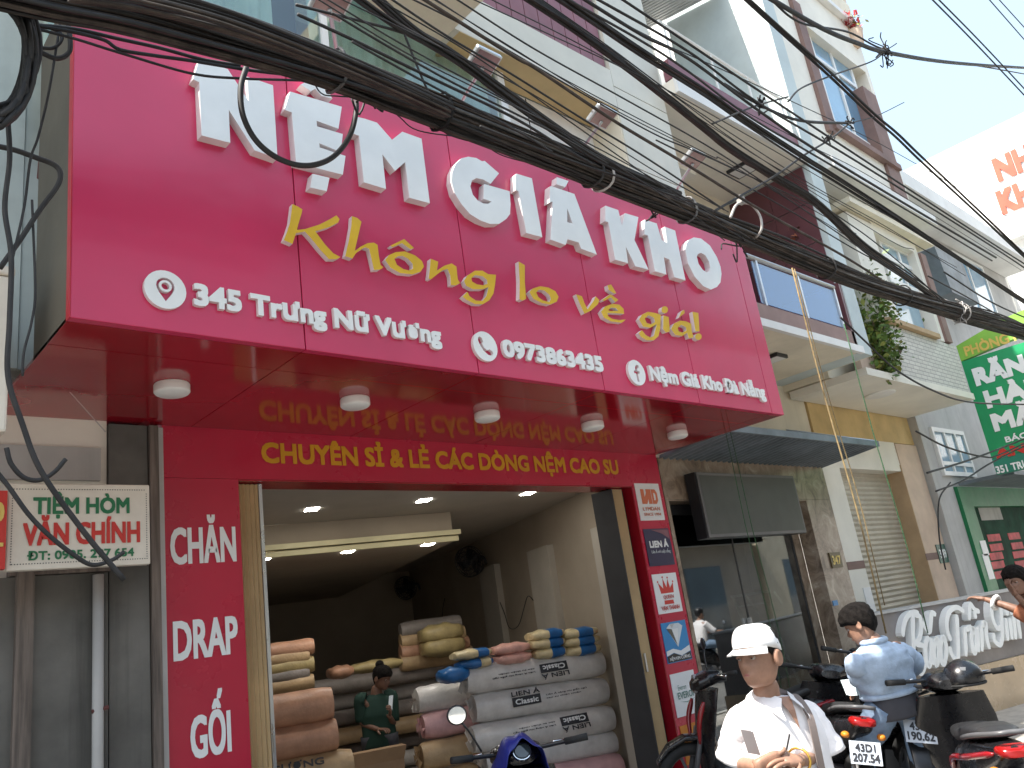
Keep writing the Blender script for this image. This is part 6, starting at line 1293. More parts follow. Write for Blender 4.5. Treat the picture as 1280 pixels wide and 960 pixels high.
pn = MB(); pn.tube([PP(987, 918, mid + fw * .14, fw), PP(983, 938, mid + fw * .15, fw)], .004, 6); pn.build('pen', M['black'], man)
bc = MB(); wp = J['wrL'] + (J['elL'] - J['wrL']).normalized() * .012; t = (J['elL'] - J['wrL']).normalized(); x = t.orthogonal(); y = t.cross(x); bc.tube([wp + (x * math.cos(a * PI / 9) + y * math.sin(a * PI / 9)) * .0325 for a in range(18)], .005, 6, closed=True); bc.build('bracelet', M['gold'], man, smooth=True)
tr = MB(); wb = pel + V3((0, 0, .16)); torso_cloth(tr, [(pel + V3((0, 0, -.10)), br, .17, bf, .11, .12), (pel + V3((0, 0, .02)), br, .175, bf, .115, .125), (wb, br, .16, bf, .11, .11)], seed=7)
for sd in 'RL': sleeve(tr, [J['hip' + sd] + V3((0, 0, .05)), J['hip' + sd] - V3((0, 0, .15)), J['kn' + sd], J['an' + sd] + V3((0, 0, .0))], [.105, .10, .078, .068], seed=3)
tr.build('trousers', M['trousers'], man, smooth=True)
sh2 = MB(); shoe(sh2, J['anR'], J['toR']); sh2.build('shoe', M['black'], man, smooth=True); sh2 = MB(); shoe(sh2, J['anL'], J['toL']); sh2.build('shoe', M['black'], man, smooth=True)

# ---- man in pale denim, seen from behind
D = 5.45
inn = V3((CF.x, CF.y, 0)).normalized(); left = V3((-CX.x, -CX.y, 0)).normalized()
df = (inn * .80 + left * .60).normalized(); dr = df.cross(V3((0, 0, 1)))                 # he faces away and to the image left; dr = his right
J = dict(); J['shL'] = P(1068, 820, d=D - .06); J['shR'] = P(1122, 806, d=D + .05); mid = (J['shL'] + J['shR']) / 2
hc = P(1074, 779, d=D + .05); J['face'] = V3((df.x + left.x * .5, df.y + left.y * .5, -.55)).normalized(); J['hup'] = V3((0, 0, 1)) + df * .35
_, _, uu = basis(J['face'], J['hup']); J['chin'] = hc - uu * .12
J['neck1'] = J['chin'] + uu * .04 - J['face'] * .03; J['neck0'] = mid.lerp(J['neck1'], .45); J['chest'] = mid + V3((0, 0, -.12)) - df * .01
pel = P(1112, 868, d=D + .02) ; J['waist'] = (J['chest'] + pel) / 2 - df * .01; J['pelvis'] = pel
J['elL'] = P(1073, 846, d=D + .02); J['wrL'] = P(1098, 862, d=D + .20); J['elR'] = P(1141, 830, d=D + .12); J['wrR'] = P(1112, 852, d=D + .30)
J['hdL'] = left * 1 + V3((0, 0, -.1)); J['hnL'] = V3((0, 0, 1)); J['hdR'] = left + V3((0, 0, -.1)); J['hnR'] = V3((0, 0, 1))
J['wrL'] = P(1087, 860, d=D + .18)
for sd, k in (('R', 1), ('L', -1)):
    h = pel + dr * .09 * k + V3((0, 0, -.05)); J['hip' + sd] = h; J['kn' + sd] = P(1141, 905, d=D - .02) if sd == 'R' else h + df * .25 + V3((0, 0, -.30)); g_ = J['kn' + sd]; J['an' + sd] = V3((g_.x, g_.y, .20)) + df * (.02 if sd == 'R' else .02); J['to' + sd] = J['an' + sd] + df * .13 + V3((0, 0, -.05))
dm = thing('person', 'man in a pale denim jacket seen from behind, holding a paper over a parked scooter', 'person', (pel.x, pel.y, .12))
body_mesh(J, [M['skin']], 1.0, dm); face_parts(J['chin'], J['face'], J['hup'], 1.0, dm)
hm = MB(); hair_geo(hm, J['chin'], J['face'], J['hup'], 1.03, .145, .03, .022, 5, .098); hm.build('hair', M['hair'], dm, smooth=True)
jk = MB(); ax = (J['shR'] - J['shL']).normalized(); fw = V3((0, 0, 1)).cross(ax)
if fw.dot(df) < 0: fw = -fw
def js(c, w_, d1, d2): return (c, ax, w_, fw, d1, d2)
sp_ = mid - pel
torso_cloth(jk, [js(pel + sp_ * .06, .185, .14, .135), js(pel + sp_ * .15, .195, .145, .14), js(pel + sp_ * .4, .20, .14, .14), js(pel + sp_ * .7, .215, .14, .145), js(pel + sp_ * .9, .205, .12, .13), js(pel + sp_ * 1.02, .17, .095, .105), js(pel + sp_ * 1.11, .11, .08, .085), js(pel + sp_ * 1.17, .075, .068, .072)], seed=11, wr=.02)
for sd in 'RL':
    k = 1 if sd == 'R' else -1
    sleeve(jk, [J['sh' + sd] - ax * .08 * k + V3((0, 0, -.03)), J['sh' + sd] - ax * .005 * k + V3((0, 0, -.05)), J['sh' + sd].lerp(J['el' + sd], .6), J['el' + sd], J['el' + sd].lerp(J['wr' + sd], .5), J['wr' + sd]], [.05, .072, .072, .068, .060, .05], seed=12 + k, wr=.09)
jo = jk.build('jacket', M['denim'], dm, smooth=True)
cl = MB(); cc = pel + sp_ * 1.17; cl.tube([cc + ax * .075 * math.cos(a * PI / 10) + fw * .07 * math.sin(a * PI / 10) + V3((0, 0, .012)) for a in range(20)], .02, 8, closed=True); cl.build('collar', M['denim'], jo, smooth=True)
hb = MB(); cc = pel + sp_ * .05; hb.tube([cc + ax * .188 * math.cos(a * PI / 14) + fw * .14 * math.sin(a * PI / 14) for a in range(28)], .02, 8, closed=True); hb.build('hem_band', M['denim'], jo, smooth=True)
tr = MB(); torso_cloth(tr, [(pel + V3((0, 0, -.14)), ax, .165, fw, .125, .14), (pel + V3((0, 0, -.06)), ax, .175, fw, .13, .145), (pel + V3((0, 0, .05)), ax, .165, fw, .12, .125)], seed=13); tr.build('underwear_shirt', M['trousers'], dm, smooth=True)
tr = MB()
for sd in 'RL': sleeve(tr, [J['hip' + sd] + V3((0, 0, .0)), J['hip' + sd].lerp(J['kn' + sd], .4), J['kn' + sd], J['kn' + sd].lerp(J['an' + sd], .5), J['an' + sd] + V3((0, 0, .02))], [.11, .10, .078, .07, .075], seed=14, wr=.06)
tr.build('jeans', M['jeans'], dm, smooth=True)
sh2 = MB(); shoe(sh2, J['anR'], J['toR']); shoe(sh2, J['anL'], J['toL']); sh2.build('shoes', M['black'], dm, smooth=True)
ph_ = P(1073, 860, d=D + .10); pp_ = MB(); a = -left * .17 + V3((0, 0, -.02)); b = inn * .05 + V3((0, 0, .09)); pp_.add([ph_ - a / 2 - b / 2, ph_ + a / 2 - b / 2, ph_ + a / 2 + b / 2 + V3((0, 0, .01)), ph_ - a / 2 + b / 2], [(0, 1, 2, 3)]); pp_.add([ph_ - a / 2 - b / 2 + V3((.01, .02, .004)), ph_ + a / 2 - b / 2 + V3((.01, .02, .0)), ph_ + a / 2 + b / 2 + V3((.01, .02, .018)), ph_ - a / 2 + b / 2 + V3((.01, .02, .006))], [(0, 1, 2, 3)])
tag(pp_.build('paper_sheet', M['paper']), 'pale green paper folder in the hand of the man in denim', 'paper')

# ---- person at the right edge leaning over the stone wall
D = 7.2
J = dict(face=(left * .75 - inn * .55 + V3((0, 0, -.1))).normalized(), chin=P(1276, 742, d=D))
J['neck1'] = J['chin'] + V3((0, 0, .03)) - J['face'] * .03; J['shR'] = P(1287, 768, d=D - .02); J['shL'] = P(1335, 762, d=D + .15); mid = (J['shR'] + J['shL']) / 2; J['neck0'] = mid.lerp(J['neck1'], .5); J['chest'] = mid + V3((0, 0, -.14)); pel = V3((mid.x, mid.y, .92)); J['waist'] = pel + V3((0, 0, .16)); J['pelvis'] = pel
J['elR'] = P(1257, 757, d=D + .10); J['wrR'] = P(1230, 748.5, d=D + .26); J['hdR'] = P(1215, 746, d=D + .35) - J['wrR']; J['hnR'] = V3((0, 0, 1)); J['elL'] = P(1300, 775, d=D - .05); J['wrL'] = P(1268, 742, d=D - .05); J['hdL'] = P(1262, 733, d=D - .03) - J['wrL']; J['hnL'] = left; J['cuL'] = .9
for sd, k in (('R', -1), ('L', 1)):
    rr3 = V3((CX.x, CX.y, 0)).normalized(); h = pel + rr3 * .09 * k + V3((0, 0, -.06)); J['hip' + sd] = h; J['kn' + sd] = V3((h.x, h.y, .5)); J['an' + sd] = V3((h.x, h.y, .20)); J['to' + sd] = J['an' + sd] - inn * .12 + V3((0, 0, -.05))
wm = thing('person', 'brown haired person at the right edge resting an arm along the stone wall', 'person', (pel.x, pel.y, .12)); body_mesh(J, [M['skin2']], 1.0, wm); face_parts(J['chin'], J['face'], V3((0, 0, 1)), 1.0, wm)
hm = MB(); hair_geo(hm, J['chin'], J['face'], V3((0, 0, 1)), 1.03, .15, -.02, .018, 6, .08); hm.build('hair', M['hair'], wm, smooth=True)
ts = MB(); ax = rr3; torso_cloth(ts, [(pel + V3((0, 0, -.1)), ax, .19, -inn, .13, .13), (pel + V3((0, 0, .1)), ax, .19, -inn, .13, .13), (mid + V3((0, 0, -.12)), ax, .2, -inn, .13, .12), (mid + V3((0, 0, .0)), ax, .17, -inn, .1, .1), (mid + V3((0, 0, .05)), ax, .08, -inn, .07, .07)], seed=17); sleeve(ts, [J['shR'] + ax * .03, J['shR'] - ax * .02, J['shR'].lerp(J['elR'], .5)], [.075, .078, .07], seed=1); sleeve(ts, [J['shL'] - ax * .03, J['shL'] + ax * .02, J['shL'].lerp(J['elL'], .5)], [.075, .078, .07], seed=2); ts.build('top', M['tshirt'], wm, smooth=True)
tr = MB()
for sd in 'RL': sleeve(tr, [J['hip' + sd] + V3((0, 0, .08)), J['kn' + sd], J['an' + sd]], [.12, .085, .07], seed=5)
tr.build('trousers', M['trousers'], wm, smooth=True)
bc = MB(); p = J['wrR'].lerp(J['elR'], .55); t = (J['elR'] - J['wrR']).normalized(); x = t.orthogonal(); y = t.cross(x); bc.tube([p + (x * math.cos(a * PI / 8) + y * math.sin(a * PI / 8)) * .04 for a in range(16)], .018, 6, closed=True); bc.build('wrist_band', M['letter'], wm, smooth=True)

def hair_pt(j):
    r_, f_, u_ = basis(j['face']); return j['chin'] + u_ * .222 - f_ * .062
# ---- woman in green inside the shop
wpos = uvz(PV(468, 930, 1.75)); D = (PV(468, 900, 1.75) - CAM).dot(CF)
J = dict(face=(rgt * -.75 - inn * .35 + V3((0, 0, -.35))).normalized(), chin=P(474, 860, d=D)); Zf = .126
J['neck1'] = J['chin'] + V3((0, 0, .03)) - J['face'] * .03; J['shR'] = P(453, 876, d=D - .05); J['shL'] = P(487, 872, d=D + .05); mid = (J['shR'] + J['shL']) / 2; J['neck0'] = mid.lerp(J['neck1'], .5); J['chest'] = mid + V3((0, 0, -.13)); pel = V3((mid.x, mid.y, .90)); J['waist'] = pel + V3((0, 0, .16)); J['pelvis'] = pel
J['elR'] = P(452, 905, d=D - .10); J['wrR'] = P(474, 912, d=D - .22); J['elL'] = P(492, 905, d=D - .05); J['wrL'] = P(487, 895, d=D - .22); J['hdR'] = -left * .6 - inn * .5; J['hnR'] = V3((0, 0, 1)); J['hdL'] = V3((0, 0, .6)) - inn * .6 - left * .3; J['hnL'] = -left; J['cuL'] = .8
for sd, k in (('R', -1), ('L', 1)):
    h = pel + rr3 * .085 * k + V3((0, 0, -.06)); J['hip' + sd] = h; J['kn' + sd] = V3((h.x, h.y, .52)); J['an' + sd] = V3((h.x, h.y, .21)); J['to' + sd] = J['an' + sd] - inn * .12 + V3((0, 0, -.05))
wg = thing('person', 'woman in a dark green top with hair in a bun among the mattresses', 'person', (pel.x, pel.y, .126)); body_mesh(J, [M['skin2']], .95, wg); face_parts(J['chin'], J['face'], V3((0, 0, 1)), .95, wg)
hm = MB(); hair_geo(hm, J['chin'], J['face'], V3((0, 0, 1)), .97, .15, .02, .014, 7, .09); b_ = hair_pt(J); hm.ball(b_, .045, .045, .04, 14, 9); hm.build('hair', M['hair'], wg, smooth=True)
ts = MB(); ax = rr3; torso_cloth(ts, [(pel + V3((0, 0, -.12)), ax, .175, -inn, .12, .12), (pel + V3((0, 0, .12)), ax, .165, -inn, .11, .11), (mid + V3((0, 0, -.14)), ax, .18, -inn, .12, .11), (mid, ax, .15, -inn, .09, .09), (mid + V3((0, 0, .05)), ax, .07, -inn, .06, .06)], seed=19)
for sd, k in (('R', -1), ('L', 1)): sleeve(ts, [J['sh' + sd] - ax * .03 * k, J['sh' + sd] + ax * .015 * k, J['sh' + sd].lerp(J['el' + sd], .9)], [.07, .072, .062], seed=2)
ts.build('top', M['greent'], wg, smooth=True); tr = MB()
for sd in 'RL': sleeve(tr, [J['hip' + sd] + V3((0, 0, .08)), J['kn' + sd], J['an' + sd]], [.11, .08, .07], seed=5)
tr.build('trousers', M['trousers'], wg, smooth=True)
p = J['wrL'] - inn * .06 + V3((0, 0, .05)); tag(MB().obox(p, (.035, -.02, .0), (.004, .006, 0), (.03, .0, .14)).build('mobile_phone', M['steel']), 'mobile phone held by the woman in green', 'phone')
# ================================================================== scooters (built along +X, wheels on z = 0)
def scooter(label, loc, rz, body='scblack', accent=None, stripe=None, mirrors=(1, -1), plate=('43D1', '207.54'), group='parked scooters', cat='scooter', simple=False):
    t = thing('parked_scooter', label, cat, loc, rz, group)
    def B(mb, nm, m, par=t, **k): return mb.build(nm, M[m] if isinstance(m, str) else m, par, world=False, **k)
    for nm, x in (('front_wheel', .63), ('rear_wheel', -.60)):
        w_ = MB(); R0, r0 = .235, .048; w_.tube([(x + R0 * math.cos(a * PI / 18), 0, R0 + r0 + R0 * math.sin(a * PI / 18)) for a in range(36)], r0, 10, closed=True); wo = B(w_, nm, 'rubber', smooth=True)
        r_ = MB(); r_.tube([(x + .195 * math.cos(a * PI / 14), 0, .283 + .195 * math.sin(a * PI / 14)) for a in range(28)], .014, 8, closed=True)
        for a in range(5): r_.tube([(x, 0, .283), (x + .19 * math.cos(a * 1.2566), 0, .283 + .19 * math.sin(a * 1.2566))], .013, 6)
        r_.lathe([(.02, -.06), (.05, -.05), (.05, .05), (.02, .06)], (x, 0, .283), (0, 1, 0), 16); B(r_, 'rim', 'scgrey', wo, smooth=40)
    def lf(nm, secs, m, par=t, e=2.6, sub=5, **k):
        rings = []
        for a, b in zip(secs, secs[1:]):
            for i in range(sub):
                q = i / sub; q = q * q * (3 - 2 * q); x, zc, hw, hh = [u + (v - u) * q for u, v in zip(a, b)]; rings.append(superring((x, 0, zc), (0, 1, 0), (0, 0, 1), hw, hh, 24, e))
        x, zc, hw, hh = secs[-1]; rings.append(superring((x, 0, zc), (0, 1, 0), (0, 0, 1), hw, hh, 24, e)); return B(MB().loft(rings), nm, m, par, smooth=50)
    bd_ = lf('body', [(-.92, .80, .02, .015), (-.84, .765, .075, .05), (-.62, .70, .135, .105), (-.3, .62, .165, .16), (-.02, .53, .15, .19), (.10, .46, .12, .16), (.16, .42, .06, .10)], body)
    lf('seat', [(-.74, .845, .06, .012), (-.66, .845, .105, .032), (-.40, .815, .13, .045), (-.2, .775, .135, .042), (0, .765, .115, .045), (.07, .75, .07, .03)], 'seat', e=3)
    lf('floor_board', [(.02, .30, .14, .05), (.30, .28, .15, .045), (.46, .30, .13, .04)], 'scgrey', e=4)
    # front shield, leaning back
    rings = []
    for k in range(13):
        q = k / 12; z = .33 + .60 * q; x = .48 + .02 * math.sin(q * PI) - .13 * q; hw = .12 + .13 * math.sin(min(1, q * 1.25) * PI / 1.9) - .05 * max(0, q - .7) / .3
        rings.append([V3((x + (.055 + .05 * q) * math.cos(a) * (1 if math.cos(a) > 0 else .45) * (1.15 - .55 * abs(math.sin(a)) ** 2), hw * math.sin(a), z)) for a in [2 * PI * i / 24 for i in range(24)]])
    sh_ = B(MB().loft(rings), 'front_shield', body, smooth=50)
    if accent:
        for sd in (-1, 1):
            m = MB(); pts = [V3((.47, .205 * sd, .86)), V3((.53, .195 * sd, .72)), V3((.55, .16 * sd, .56))]; m.tube(smooth_path(pts, 5), [.012, .018, .022, .022, .022, .02, .02, .018, .016, .014, .01], 8); B(m, 'shield_stripe', accent, sh_, smooth=True)
            m = MB(); pts = [V3((-.82, .085 * sd, .77)), V3((-.5, .155 * sd, .71)), V3((-.2, .172 * sd, .66)), V3((-.02, .155 * sd, .56))]; m.tube(smooth_path(pts, 5), [.008] + [.018] * 13 + [.014, .008], 8); B(m, 'side_stripe', accent, bd_, smooth=True)
    # handlebar head
    hd_ = lf('handlebar_cover', [(.22, 1.0, .07, .03), (.28, 1.02, .13, .05), (.38, 1.01, .15, .065), (.46, .985, .12, .06), (.50, .97, .06, .035)], body)
    B(MB().lathe([(.005, 0), (.07, .004), (.075, -.02)], (.478, 0, .985), (1, 0, .1), 20), 'headlight', 'lens', hd_, smooth=40)
    hb_ = MB(); hb_.tube([(.22, -.36, 1.05), (.30, -.22, 1.035), (.34, 0, 1.02), (.30, .22, 1.035), (.22, .36, 1.05)], .012, 8, 5); ho = B(hb_, 'handlebar', 'black', smooth=True)
    for sd in (-1, 1):
        B(MB().tube([(.27, .26 * sd, 1.04), (.215, .375 * sd, 1.052)], .019, 10), 'grip', 'rubber', ho, smooth=True); B(MB().tube([(.31, .20 * sd, 1.045), (.33, .27 * sd, 1.04), (.29, .36 * sd, 1.035)], .007, 6, 4), 'brake_lever', 'chrome', ho, smooth=True)
    for sd in mirrors:
        mm_ = MB().tube([(.30, .20 * sd, 1.06), (.29, .25 * sd, 1.16), (.27, .29 * sd, 1.22)], .006, 6, 4); mm_.ball((.268, .315 * sd, 1.265), .014, .056, .052, 16, 10); mo = B(mm_, 'mirror', 'black', smooth=True)
        g_ = MB(); gq = [(.2535, .315 * sd + .047 * math.cos(a * PI / 12), 1.265 + .044 * math.sin(a * PI / 12)) for a in range(24)]; g_.add(gq, [tuple(range(24))]); B(g_, 'mirror_glass', 'mirror', mo)
    lf('front_fender', [(.40, .52, .03, .02), (.50, .585, .075, .03), (.64, .60, .08, .028), (.78, .545, .07, .028), (.88, .45, .045, .02)], body)
    B(MB().tube([(.63, -.09, .283), (.50, -.09, .66)], .022, 8).tube([(.63, .09, .283), (.50, .09, .66)], .022, 8), 'fork', 'scgrey', smooth=True)
    e_ = MB(); e_.box(-.42, .06, -.10, .10, .26, .42); e_.lathe([(.05, -.14), (.09, -.13), (.09, .13), (.05, .14)], (-.12, 0, .30), (0, 1, 0), 16); B(e_, 'engine', 'scgrey', smooth=40, bevel=.01)
    B(MB().tube([(.02, -.13, .22), (-.3, -.15, .24), (-.42, -.17, .30)], .02, 8, 4).lathe([(.03, 0), (.05, .02), (.052, .36), (.035, .40), (.02, .41)], (-.40, -.175, .30), (-.97, 0, .22), 16), 'exhaust', 'scgrey', smooth=40)
    tl = B(MB().loft([superring((-.86, 0, .79), (0, 1, 0), (0, 0, 1), .085, .03, 20, 3), superring((-.915, 0, .785), (0, 1, 0), (0, 0, 1), .075, .028, 20, 3), superring((-.935, 0, .78), (0, 1, 0), (0, 0, 1), .045, .015, 20, 3)]), 'tail_light', 'redlens', smooth=45)
    for sd in (-1, 1): B(MB().ball((-.87, .11 * sd, .70), .035, .028, .022, 12, 8), 'indicator', 'amber', smooth=True)
    B(MB().tube([(-.45, .14, .80), (-.72, .135, .85), (-.90, .07, .875), (-.92, 0, .88), (-.90, -.07, .875), (-.72, -.135, .85), (-.45, -.14, .80)], .013, 8, 4), 'grab_rail', 'scgrey', smooth=True)
    B(MB().loft([superring((-.70, 0, .60), (0, 1, 0), (0, 0, 1), .06, .05, 14, 4), superring((-.86, 0, .52), (0, 1, 0), (0, 0, 1), .06, .03, 14, 4), superring((-.98, 0, .36), (0, 1, 0), (0, 0, 1), .055, .012, 14, 4)]), 'rear_fender', 'black', smooth=45)
    if plate:
        n = V3((-.93, 0, .36)).normalized(); yd = V3((0, -1, 0)).cross(n) * -1; yd = n.cross(V3((0, -1, 0))); o = V3((-.95, .095, .54)); xd = V3((0, -1, 0)); up = xd.cross(n) * -1
        if up.z < 0: up = -up
        po = B(MB().obox(o - n * .004, xd * .19, up * .14, n * .004), 'plate', 'plate'); a = writing(plate[0], o + xd * .035 + up * .078 + n * .001, xd, up, .12, .045, M['ink'], po, depth=.001, bold=.05, name='plate_number', world=False); b = writing(plate[1], o + xd * .015 + up * .016 + n * .001, xd, up, .16, .048, M['ink'], po, depth=.001, bold=.05, name='plate_number', world=False)
    return t
def face_dir(v): return math.atan2(v[1], v[0])
GZ = .12
# red striped scooter between the red pillar and the man in the cap
pa_ = P(888, 846, d=6.7); da = V3((-.62, .55, 0)).normalized()
scooter('black scooter with red stripes parked between the red pillar and the man in the cap', (pa_.x - da.x * .33, pa_.y - da.y * .33, GZ), face_dir(da), accent='scred', mirrors=(-1,), plate=None)
# two tails with plates behind the man
for (px, py), d_, dv, lab, pl_, ac in (((1059, 944), 5.25, V3((.80, .60, 0)), 'black scooter with its tail and white plate right behind the man in the cap', ('43D1', '207.54'), None), ((1128, 917), 5.3, V3((.78, .62, 0)), 'black scooter with a white plate under the man in denim', ('43K1', '190.62'), None)):
    p = P(px, py, d=d_); dv = dv.normalized(); sk_ = scooter(lab, (p.x + dv.x * .96, p.y + dv.y * .96, max(.0, p.z - .60)), face_dir(dv), accent=ac, plate=pl_, mirrors=()); sk_.rotation_euler[0] = .20
ph = P(1182, 845, d=5.3); dc = V3((.85, .53, 0)).normalized()
sc = scooter('glossy black scooter with a helmet on its mirror before the stone wall', (ph.x - dc.x * .33, ph.y - dc.y * .33, max(0, ph.z - 1.04)), face_dir(dc), accent='scred', mirrors=(), plate=None)
hp_ = P(1205, 848, d=5.25); hl = thing('motorcycle_helmet', 'round black half helmet hanging on the glossy black scooter', 'helmet', hp_ - V3((0, 0, .12)))
hs_ = MB(); rows = []
for i in range(9):
    th = PI * .58 * i / 8; rows.append([hp_ + V3((.135 * math.sin(th) * math.cos(a) if i else 0.001 * math.cos(a), .12 * math.sin(th) * math.sin(a) if i else .001 * math.sin(a), .12 * math.cos(th))) for a in [2 * PI * k / 28 for k in range(28)]])
hs_.loft(rows); hs_.build('shell', M['scblack'], hl, smooth=True); o = P(1200, 838, d=5.12); MB().obox(o, V3((CX.x, CX.y, CX.z)) * .035, -CY * .02, CF * .002).build('sticker', M['plqw'], hl)
MB().tube([hp_ + V3((.13 * math.cos(a * PI / 14), .117 * math.sin(a * PI / 14), -.03)) for a in range(28)], .008, 6, closed=True).build('rim', M['rubber'], hl, smooth=True)
# scooter with the blue poncho, seen from behind, nose to the shop
pm = P(650, 940, d=4.45); dd_ = V3((.52, .85, 0)).normalized(); base = V3((pm.x - dd_.x * .25, pm.y - dd_.y * .25, GZ)); base.z = max(.0, min(GZ, pm.z - 1.03))
sp = scooter('scooter nosed into the shop entrance with a blue rain poncho over its handlebar', base, face_dir(dd_), mirrors=(1,), plate=None)
ip = MB().loft([superring(V3((.20, 0, 1.035)), (0, 1, 0), V3((.35, 0, .94)), .055, .048, 20), superring(V3((.185, 0, 1.04)), (0, 1, 0), V3((.35, 0, .94)), .050, .043, 20)]); io = ip.build('instrument_panel', M['chrome'], sp, world=False, smooth=40)
MB().loft([superring(V3((.184, 0, 1.041)), (0, 1, 0), V3((.35, 0, .94)), .046, .039, 20), superring(V3((.178, 0, 1.043)), (0, 1, 0), V3((.35, 0, .94)), .040, .033, 20)]).build('dial_glass', M['darkglass'], io, world=False, smooth=40)
X = dd_; Yl = V3((-dd_.y, dd_.x, 0)); rows = []
def lp(x, y, z): return base + X * x + Yl * y + V3((0, 0, z))
q = random.Random(5); NA = 30
for i, (x, hw, top, low) in enumerate(((.10, .15, 1.10, .62), (.15, .175, 1.125, .56), (.24, .19, 1.135, .50), (.36, .19, 1.11, .46), (.48, .175, 1.05, .44), (.58, .14, .93, .44), (.63, .09, .75, .46))):
    row = []
    for k in range(NA + 1):
        a = PI * k / NA; y = -hw * math.cos(a) * (1 + .07 * math.sin(7 * a + i * .7)) + .02 * math.sin(i); s_ = abs(math.sin(a)) ** .6; z = low + (top - low) * s_ + .014 * math.sin(9 * a + i * 1.3) + q.uniform(-.003, .003); row.append(lp(x + .03 * math.sin(5 * a + i), y, z))
    rows.append(row)
vs = [p for rw in rows for p in rw]; pn_ = MB(); pn_.add(vs, [(i * (NA + 1) + k, i * (NA + 1) + k + 1, (i + 1) * (NA + 1) + k + 1, (i + 1) * (NA + 1) + k) for i in range(len(rows) - 1) for k in range(NA)])
po = pn_.build('rain_poncho', M['poncho'], smooth=True); md = po.modifiers.new('thick', 'SOLIDIFY'); md.thickness = .006; md2 = po.modifiers.new('soft', 'SUBSURF'); md2.levels = 1; md2.render_levels = 1; tag(po, 'blue rain poncho draped over the handlebar of a scooter at the shop entrance', 'poncho')
# ================================================================== across the street (seen only mirrored in the glass)
op = thing('opposite_house', 'cream house across the street with a balcony, mirrored in the shop glass', 'building', (20, -11, .12))
MB().box(8, 20.5, -14, -10, .12, 9).build('wall', M['opp1'], op); MB().box(8, 20.4, -10, -9.0, 3.7, 3.85).build('balcony_slab', M['opp3'], op)
rl_ = MB(); rl_.tube([(8, -9.05, 4.8), (20.4, -9.05, 4.8)], .03, 6)
for i in range(60): rl_.tube([(8.1 + i * .208, -9.05, 3.85), (8.1 + i * .208, -9.05, 4.8)], .012, 4)
rl_.build('balcony_rail', M['dark'], op)
for k, (x0, x1) in enumerate(((9, 12.5), (14, 16.8), (17.6, 20))): MB().box(x0, x1, -10.0, -9.98, .13, 3.0).build('shutter', M['darkglass' if k != 1 else 'slat'], op)
for x in (9.5, 13, 16.5): MB().box(x, x + 1.4, -9.995, -9.97, 4.4, 6.6).build('window', M['darkglass'], op)
op2 = thing('opposite_house', 'pinkish house across the street, mirrored in the shop glass', 'building', (26, -11, .12))
MB().box(20.6, 34, -14, -10.2, .12, 11).build('wall', M['opp2'], op2); MB().box(20.6, 34, -10.2, -9.2, 4.1, 4.3).build('balcony_slab', M['opp1'], op2)
for x in (21.5, 25, 28.5): MB().box(x, x + 2.6, -10.19, -10.17, .13, 3.2).build('shutter', M['darkglass'], op2)
for x in (21.5, 25, 28.5): MB().box(x, x + 1.8, -10.19, -10.17, 5.0, 7.6).build('window', M['darkglass'], op2)
op4 = thing('opposite_house', 'long grey beige row house far along the opposite side of the street', 'building', (48, -11, .12))
MB().box(34.2, 75, -14, -10.0, .12, 10).build('wall', M['opp1'], op4)
for x in (36, 43, 50, 57, 64): MB().box(x, x + 4, -10.0, -9.97, .13, 3.2).build('shutter', M['darkglass'], op4)
op3 = thing('opposite_house', 'grey house across the street opposite the mattress shop', 'building', (1, -11, .12))
MB().box(-16, 7.9, -14, -10.1, .12, 8).build('wall', M['opp3'], op3)
for x in (-12, -7, -2, 3): MB().box(x, x + 3.2, -10.1, -10.07, .13, 3.1).build('shutter', M['slat'], op3)
for x in (-12, -7, -2, 3): MB().box(x, x + 2, -10.1, -10.07, 4.4, 6.4).build('window', M['darkglass'], op3)
bn = tag(MB().box(19.2, 19.26, -9.6, -8.3, 2.6, 4.6).build('street_banner', M['flower']), 'red and pale banner hanging on the house across the street', 'banner')
pole = thing('utility_pole', 'concrete utility pole across the street', 'pole', (17.6, -8.2, .12)); MB().lathe([(.17, 0), (.11, 8.5)], (17.6, -8.2, .12), n=14).build('shaft', M['greypl'], pole, smooth=40); MB().box(16.8, 18.4, -8.26, -8.14, 7.6, 7.75).build('cross_arm', M['wood'], pole)
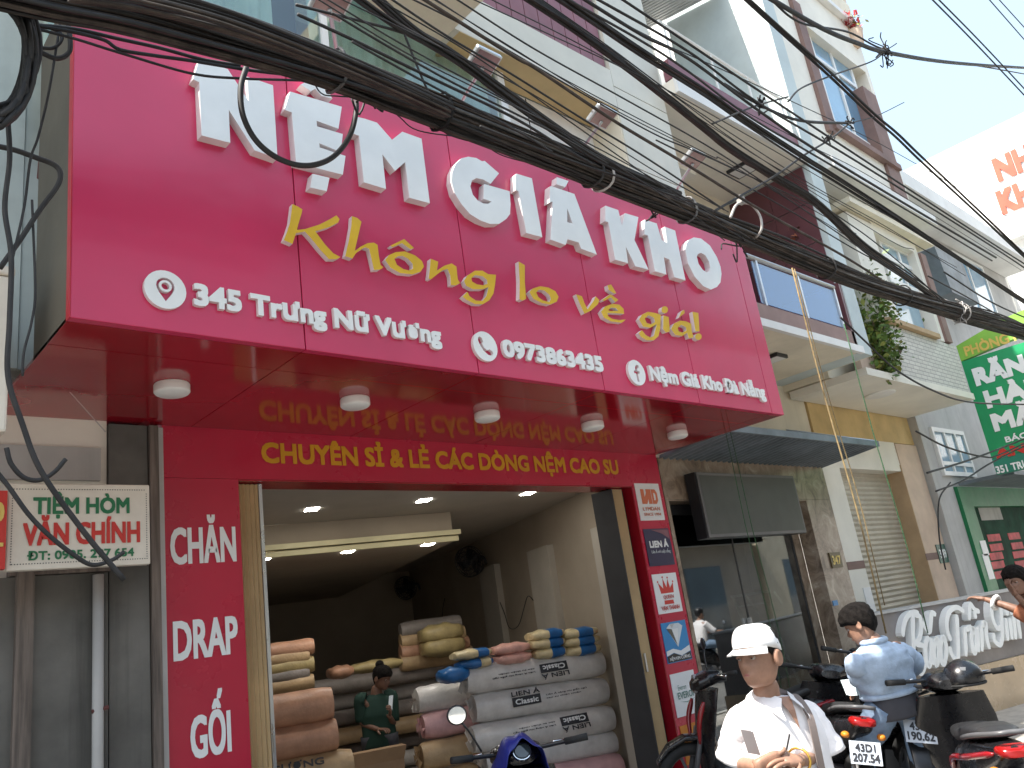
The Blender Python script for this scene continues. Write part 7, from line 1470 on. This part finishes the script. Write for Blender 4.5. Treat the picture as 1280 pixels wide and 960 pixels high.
# rider in the road
vm = P(897, 852, Z=.03); rp = V3((vm.x, 2 * 5.21 - vm.y, .004)); print('RIDER', rp); rd_ = V3((.93, .3, 0)).normalized(); rs_ = scooter('dark motorbike ridden along the road, mirrored in the shop glass', rp, face_dir(rd_), plate=None, group=None, cat='motorbike')
rl2 = V3((-rd_.y, rd_.x, 0))
def rp_(x, y, z): return rp + rd_ * x + rl2 * y + V3((0, 0, z))
J = dict(face=rd_, chin=rp_(-.13, 0, 1.40), neck1=rp_(-.16, 0, 1.44), neck0=rp_(-.19, 0, 1.36), chest=rp_(-.20, 0, 1.20), waist=rp_(-.24, 0, 1.02), pelvis=rp_(-.25, 0, .90), shR=rp_(-.19, -.17, 1.30), elR=rp_(0, -.25, 1.10), wrR=rp_(.20, -.33, 1.08), shL=rp_(-.19, .17, 1.30), elL=rp_(0, .25, 1.10), wrL=rp_(.20, .33, 1.08), hipR=rp_(-.2, -.10, .86), knR=rp_(.15, -.17, .80), anR=rp_(.12, -.17, .42), toR=rp_(.25, -.17, .37), hipL=rp_(-.2, .10, .86), knL=rp_(.15, .17, .80), anL=rp_(.12, .17, .42), toL=rp_(.25, .17, .37), hdR=rd_, hnR=V3((0, 0, 1)), hdL=rd_, hnL=V3((0, 0, 1)), cuR=1.2, cuL=1.2)
rdr = thing('person', 'rider in a white shirt on the dark motorbike in the road', 'person', rp_(-.2, 0, .8)); body_mesh(J, [M['skin']], 1.0, rdr)
ts = MB(); torso_cloth(ts, [(rp_(-.25, 0, .88), rl2, .18, rd_, .13, .13), (rp_(-.22, 0, 1.1), rl2, .19, rd_, .13, .13), (rp_(-.19, 0, 1.28), rl2, .2, rd_, .11, .11), (rp_(-.18, 0, 1.38), rl2, .08, rd_, .07, .07)], seed=3)
for sd in 'RL': sleeve(ts, [J['sh' + sd], J['sh' + sd].lerp(J['el' + sd], .5), J['el' + sd]], [.08, .075, .07])
ts.build('shirt', M['shirt'], rdr, smooth=True); tr = MB()
for sd in 'RL': sleeve(tr, [J['hip' + sd] - rd_ * .05, J['kn' + sd], J['kn' + sd].lerp(J['an' + sd], .4)], [.10, .085, .08])
tr.build('shorts', M['jeans'], rdr, smooth=True); hm = MB(); hair_geo(hm, J['chin'], rd_, V3((0, 0, 1)), 1.12, .14, .05, .012, 2, .08); hm.build('helmet', M['black'], rdr, smooth=True)
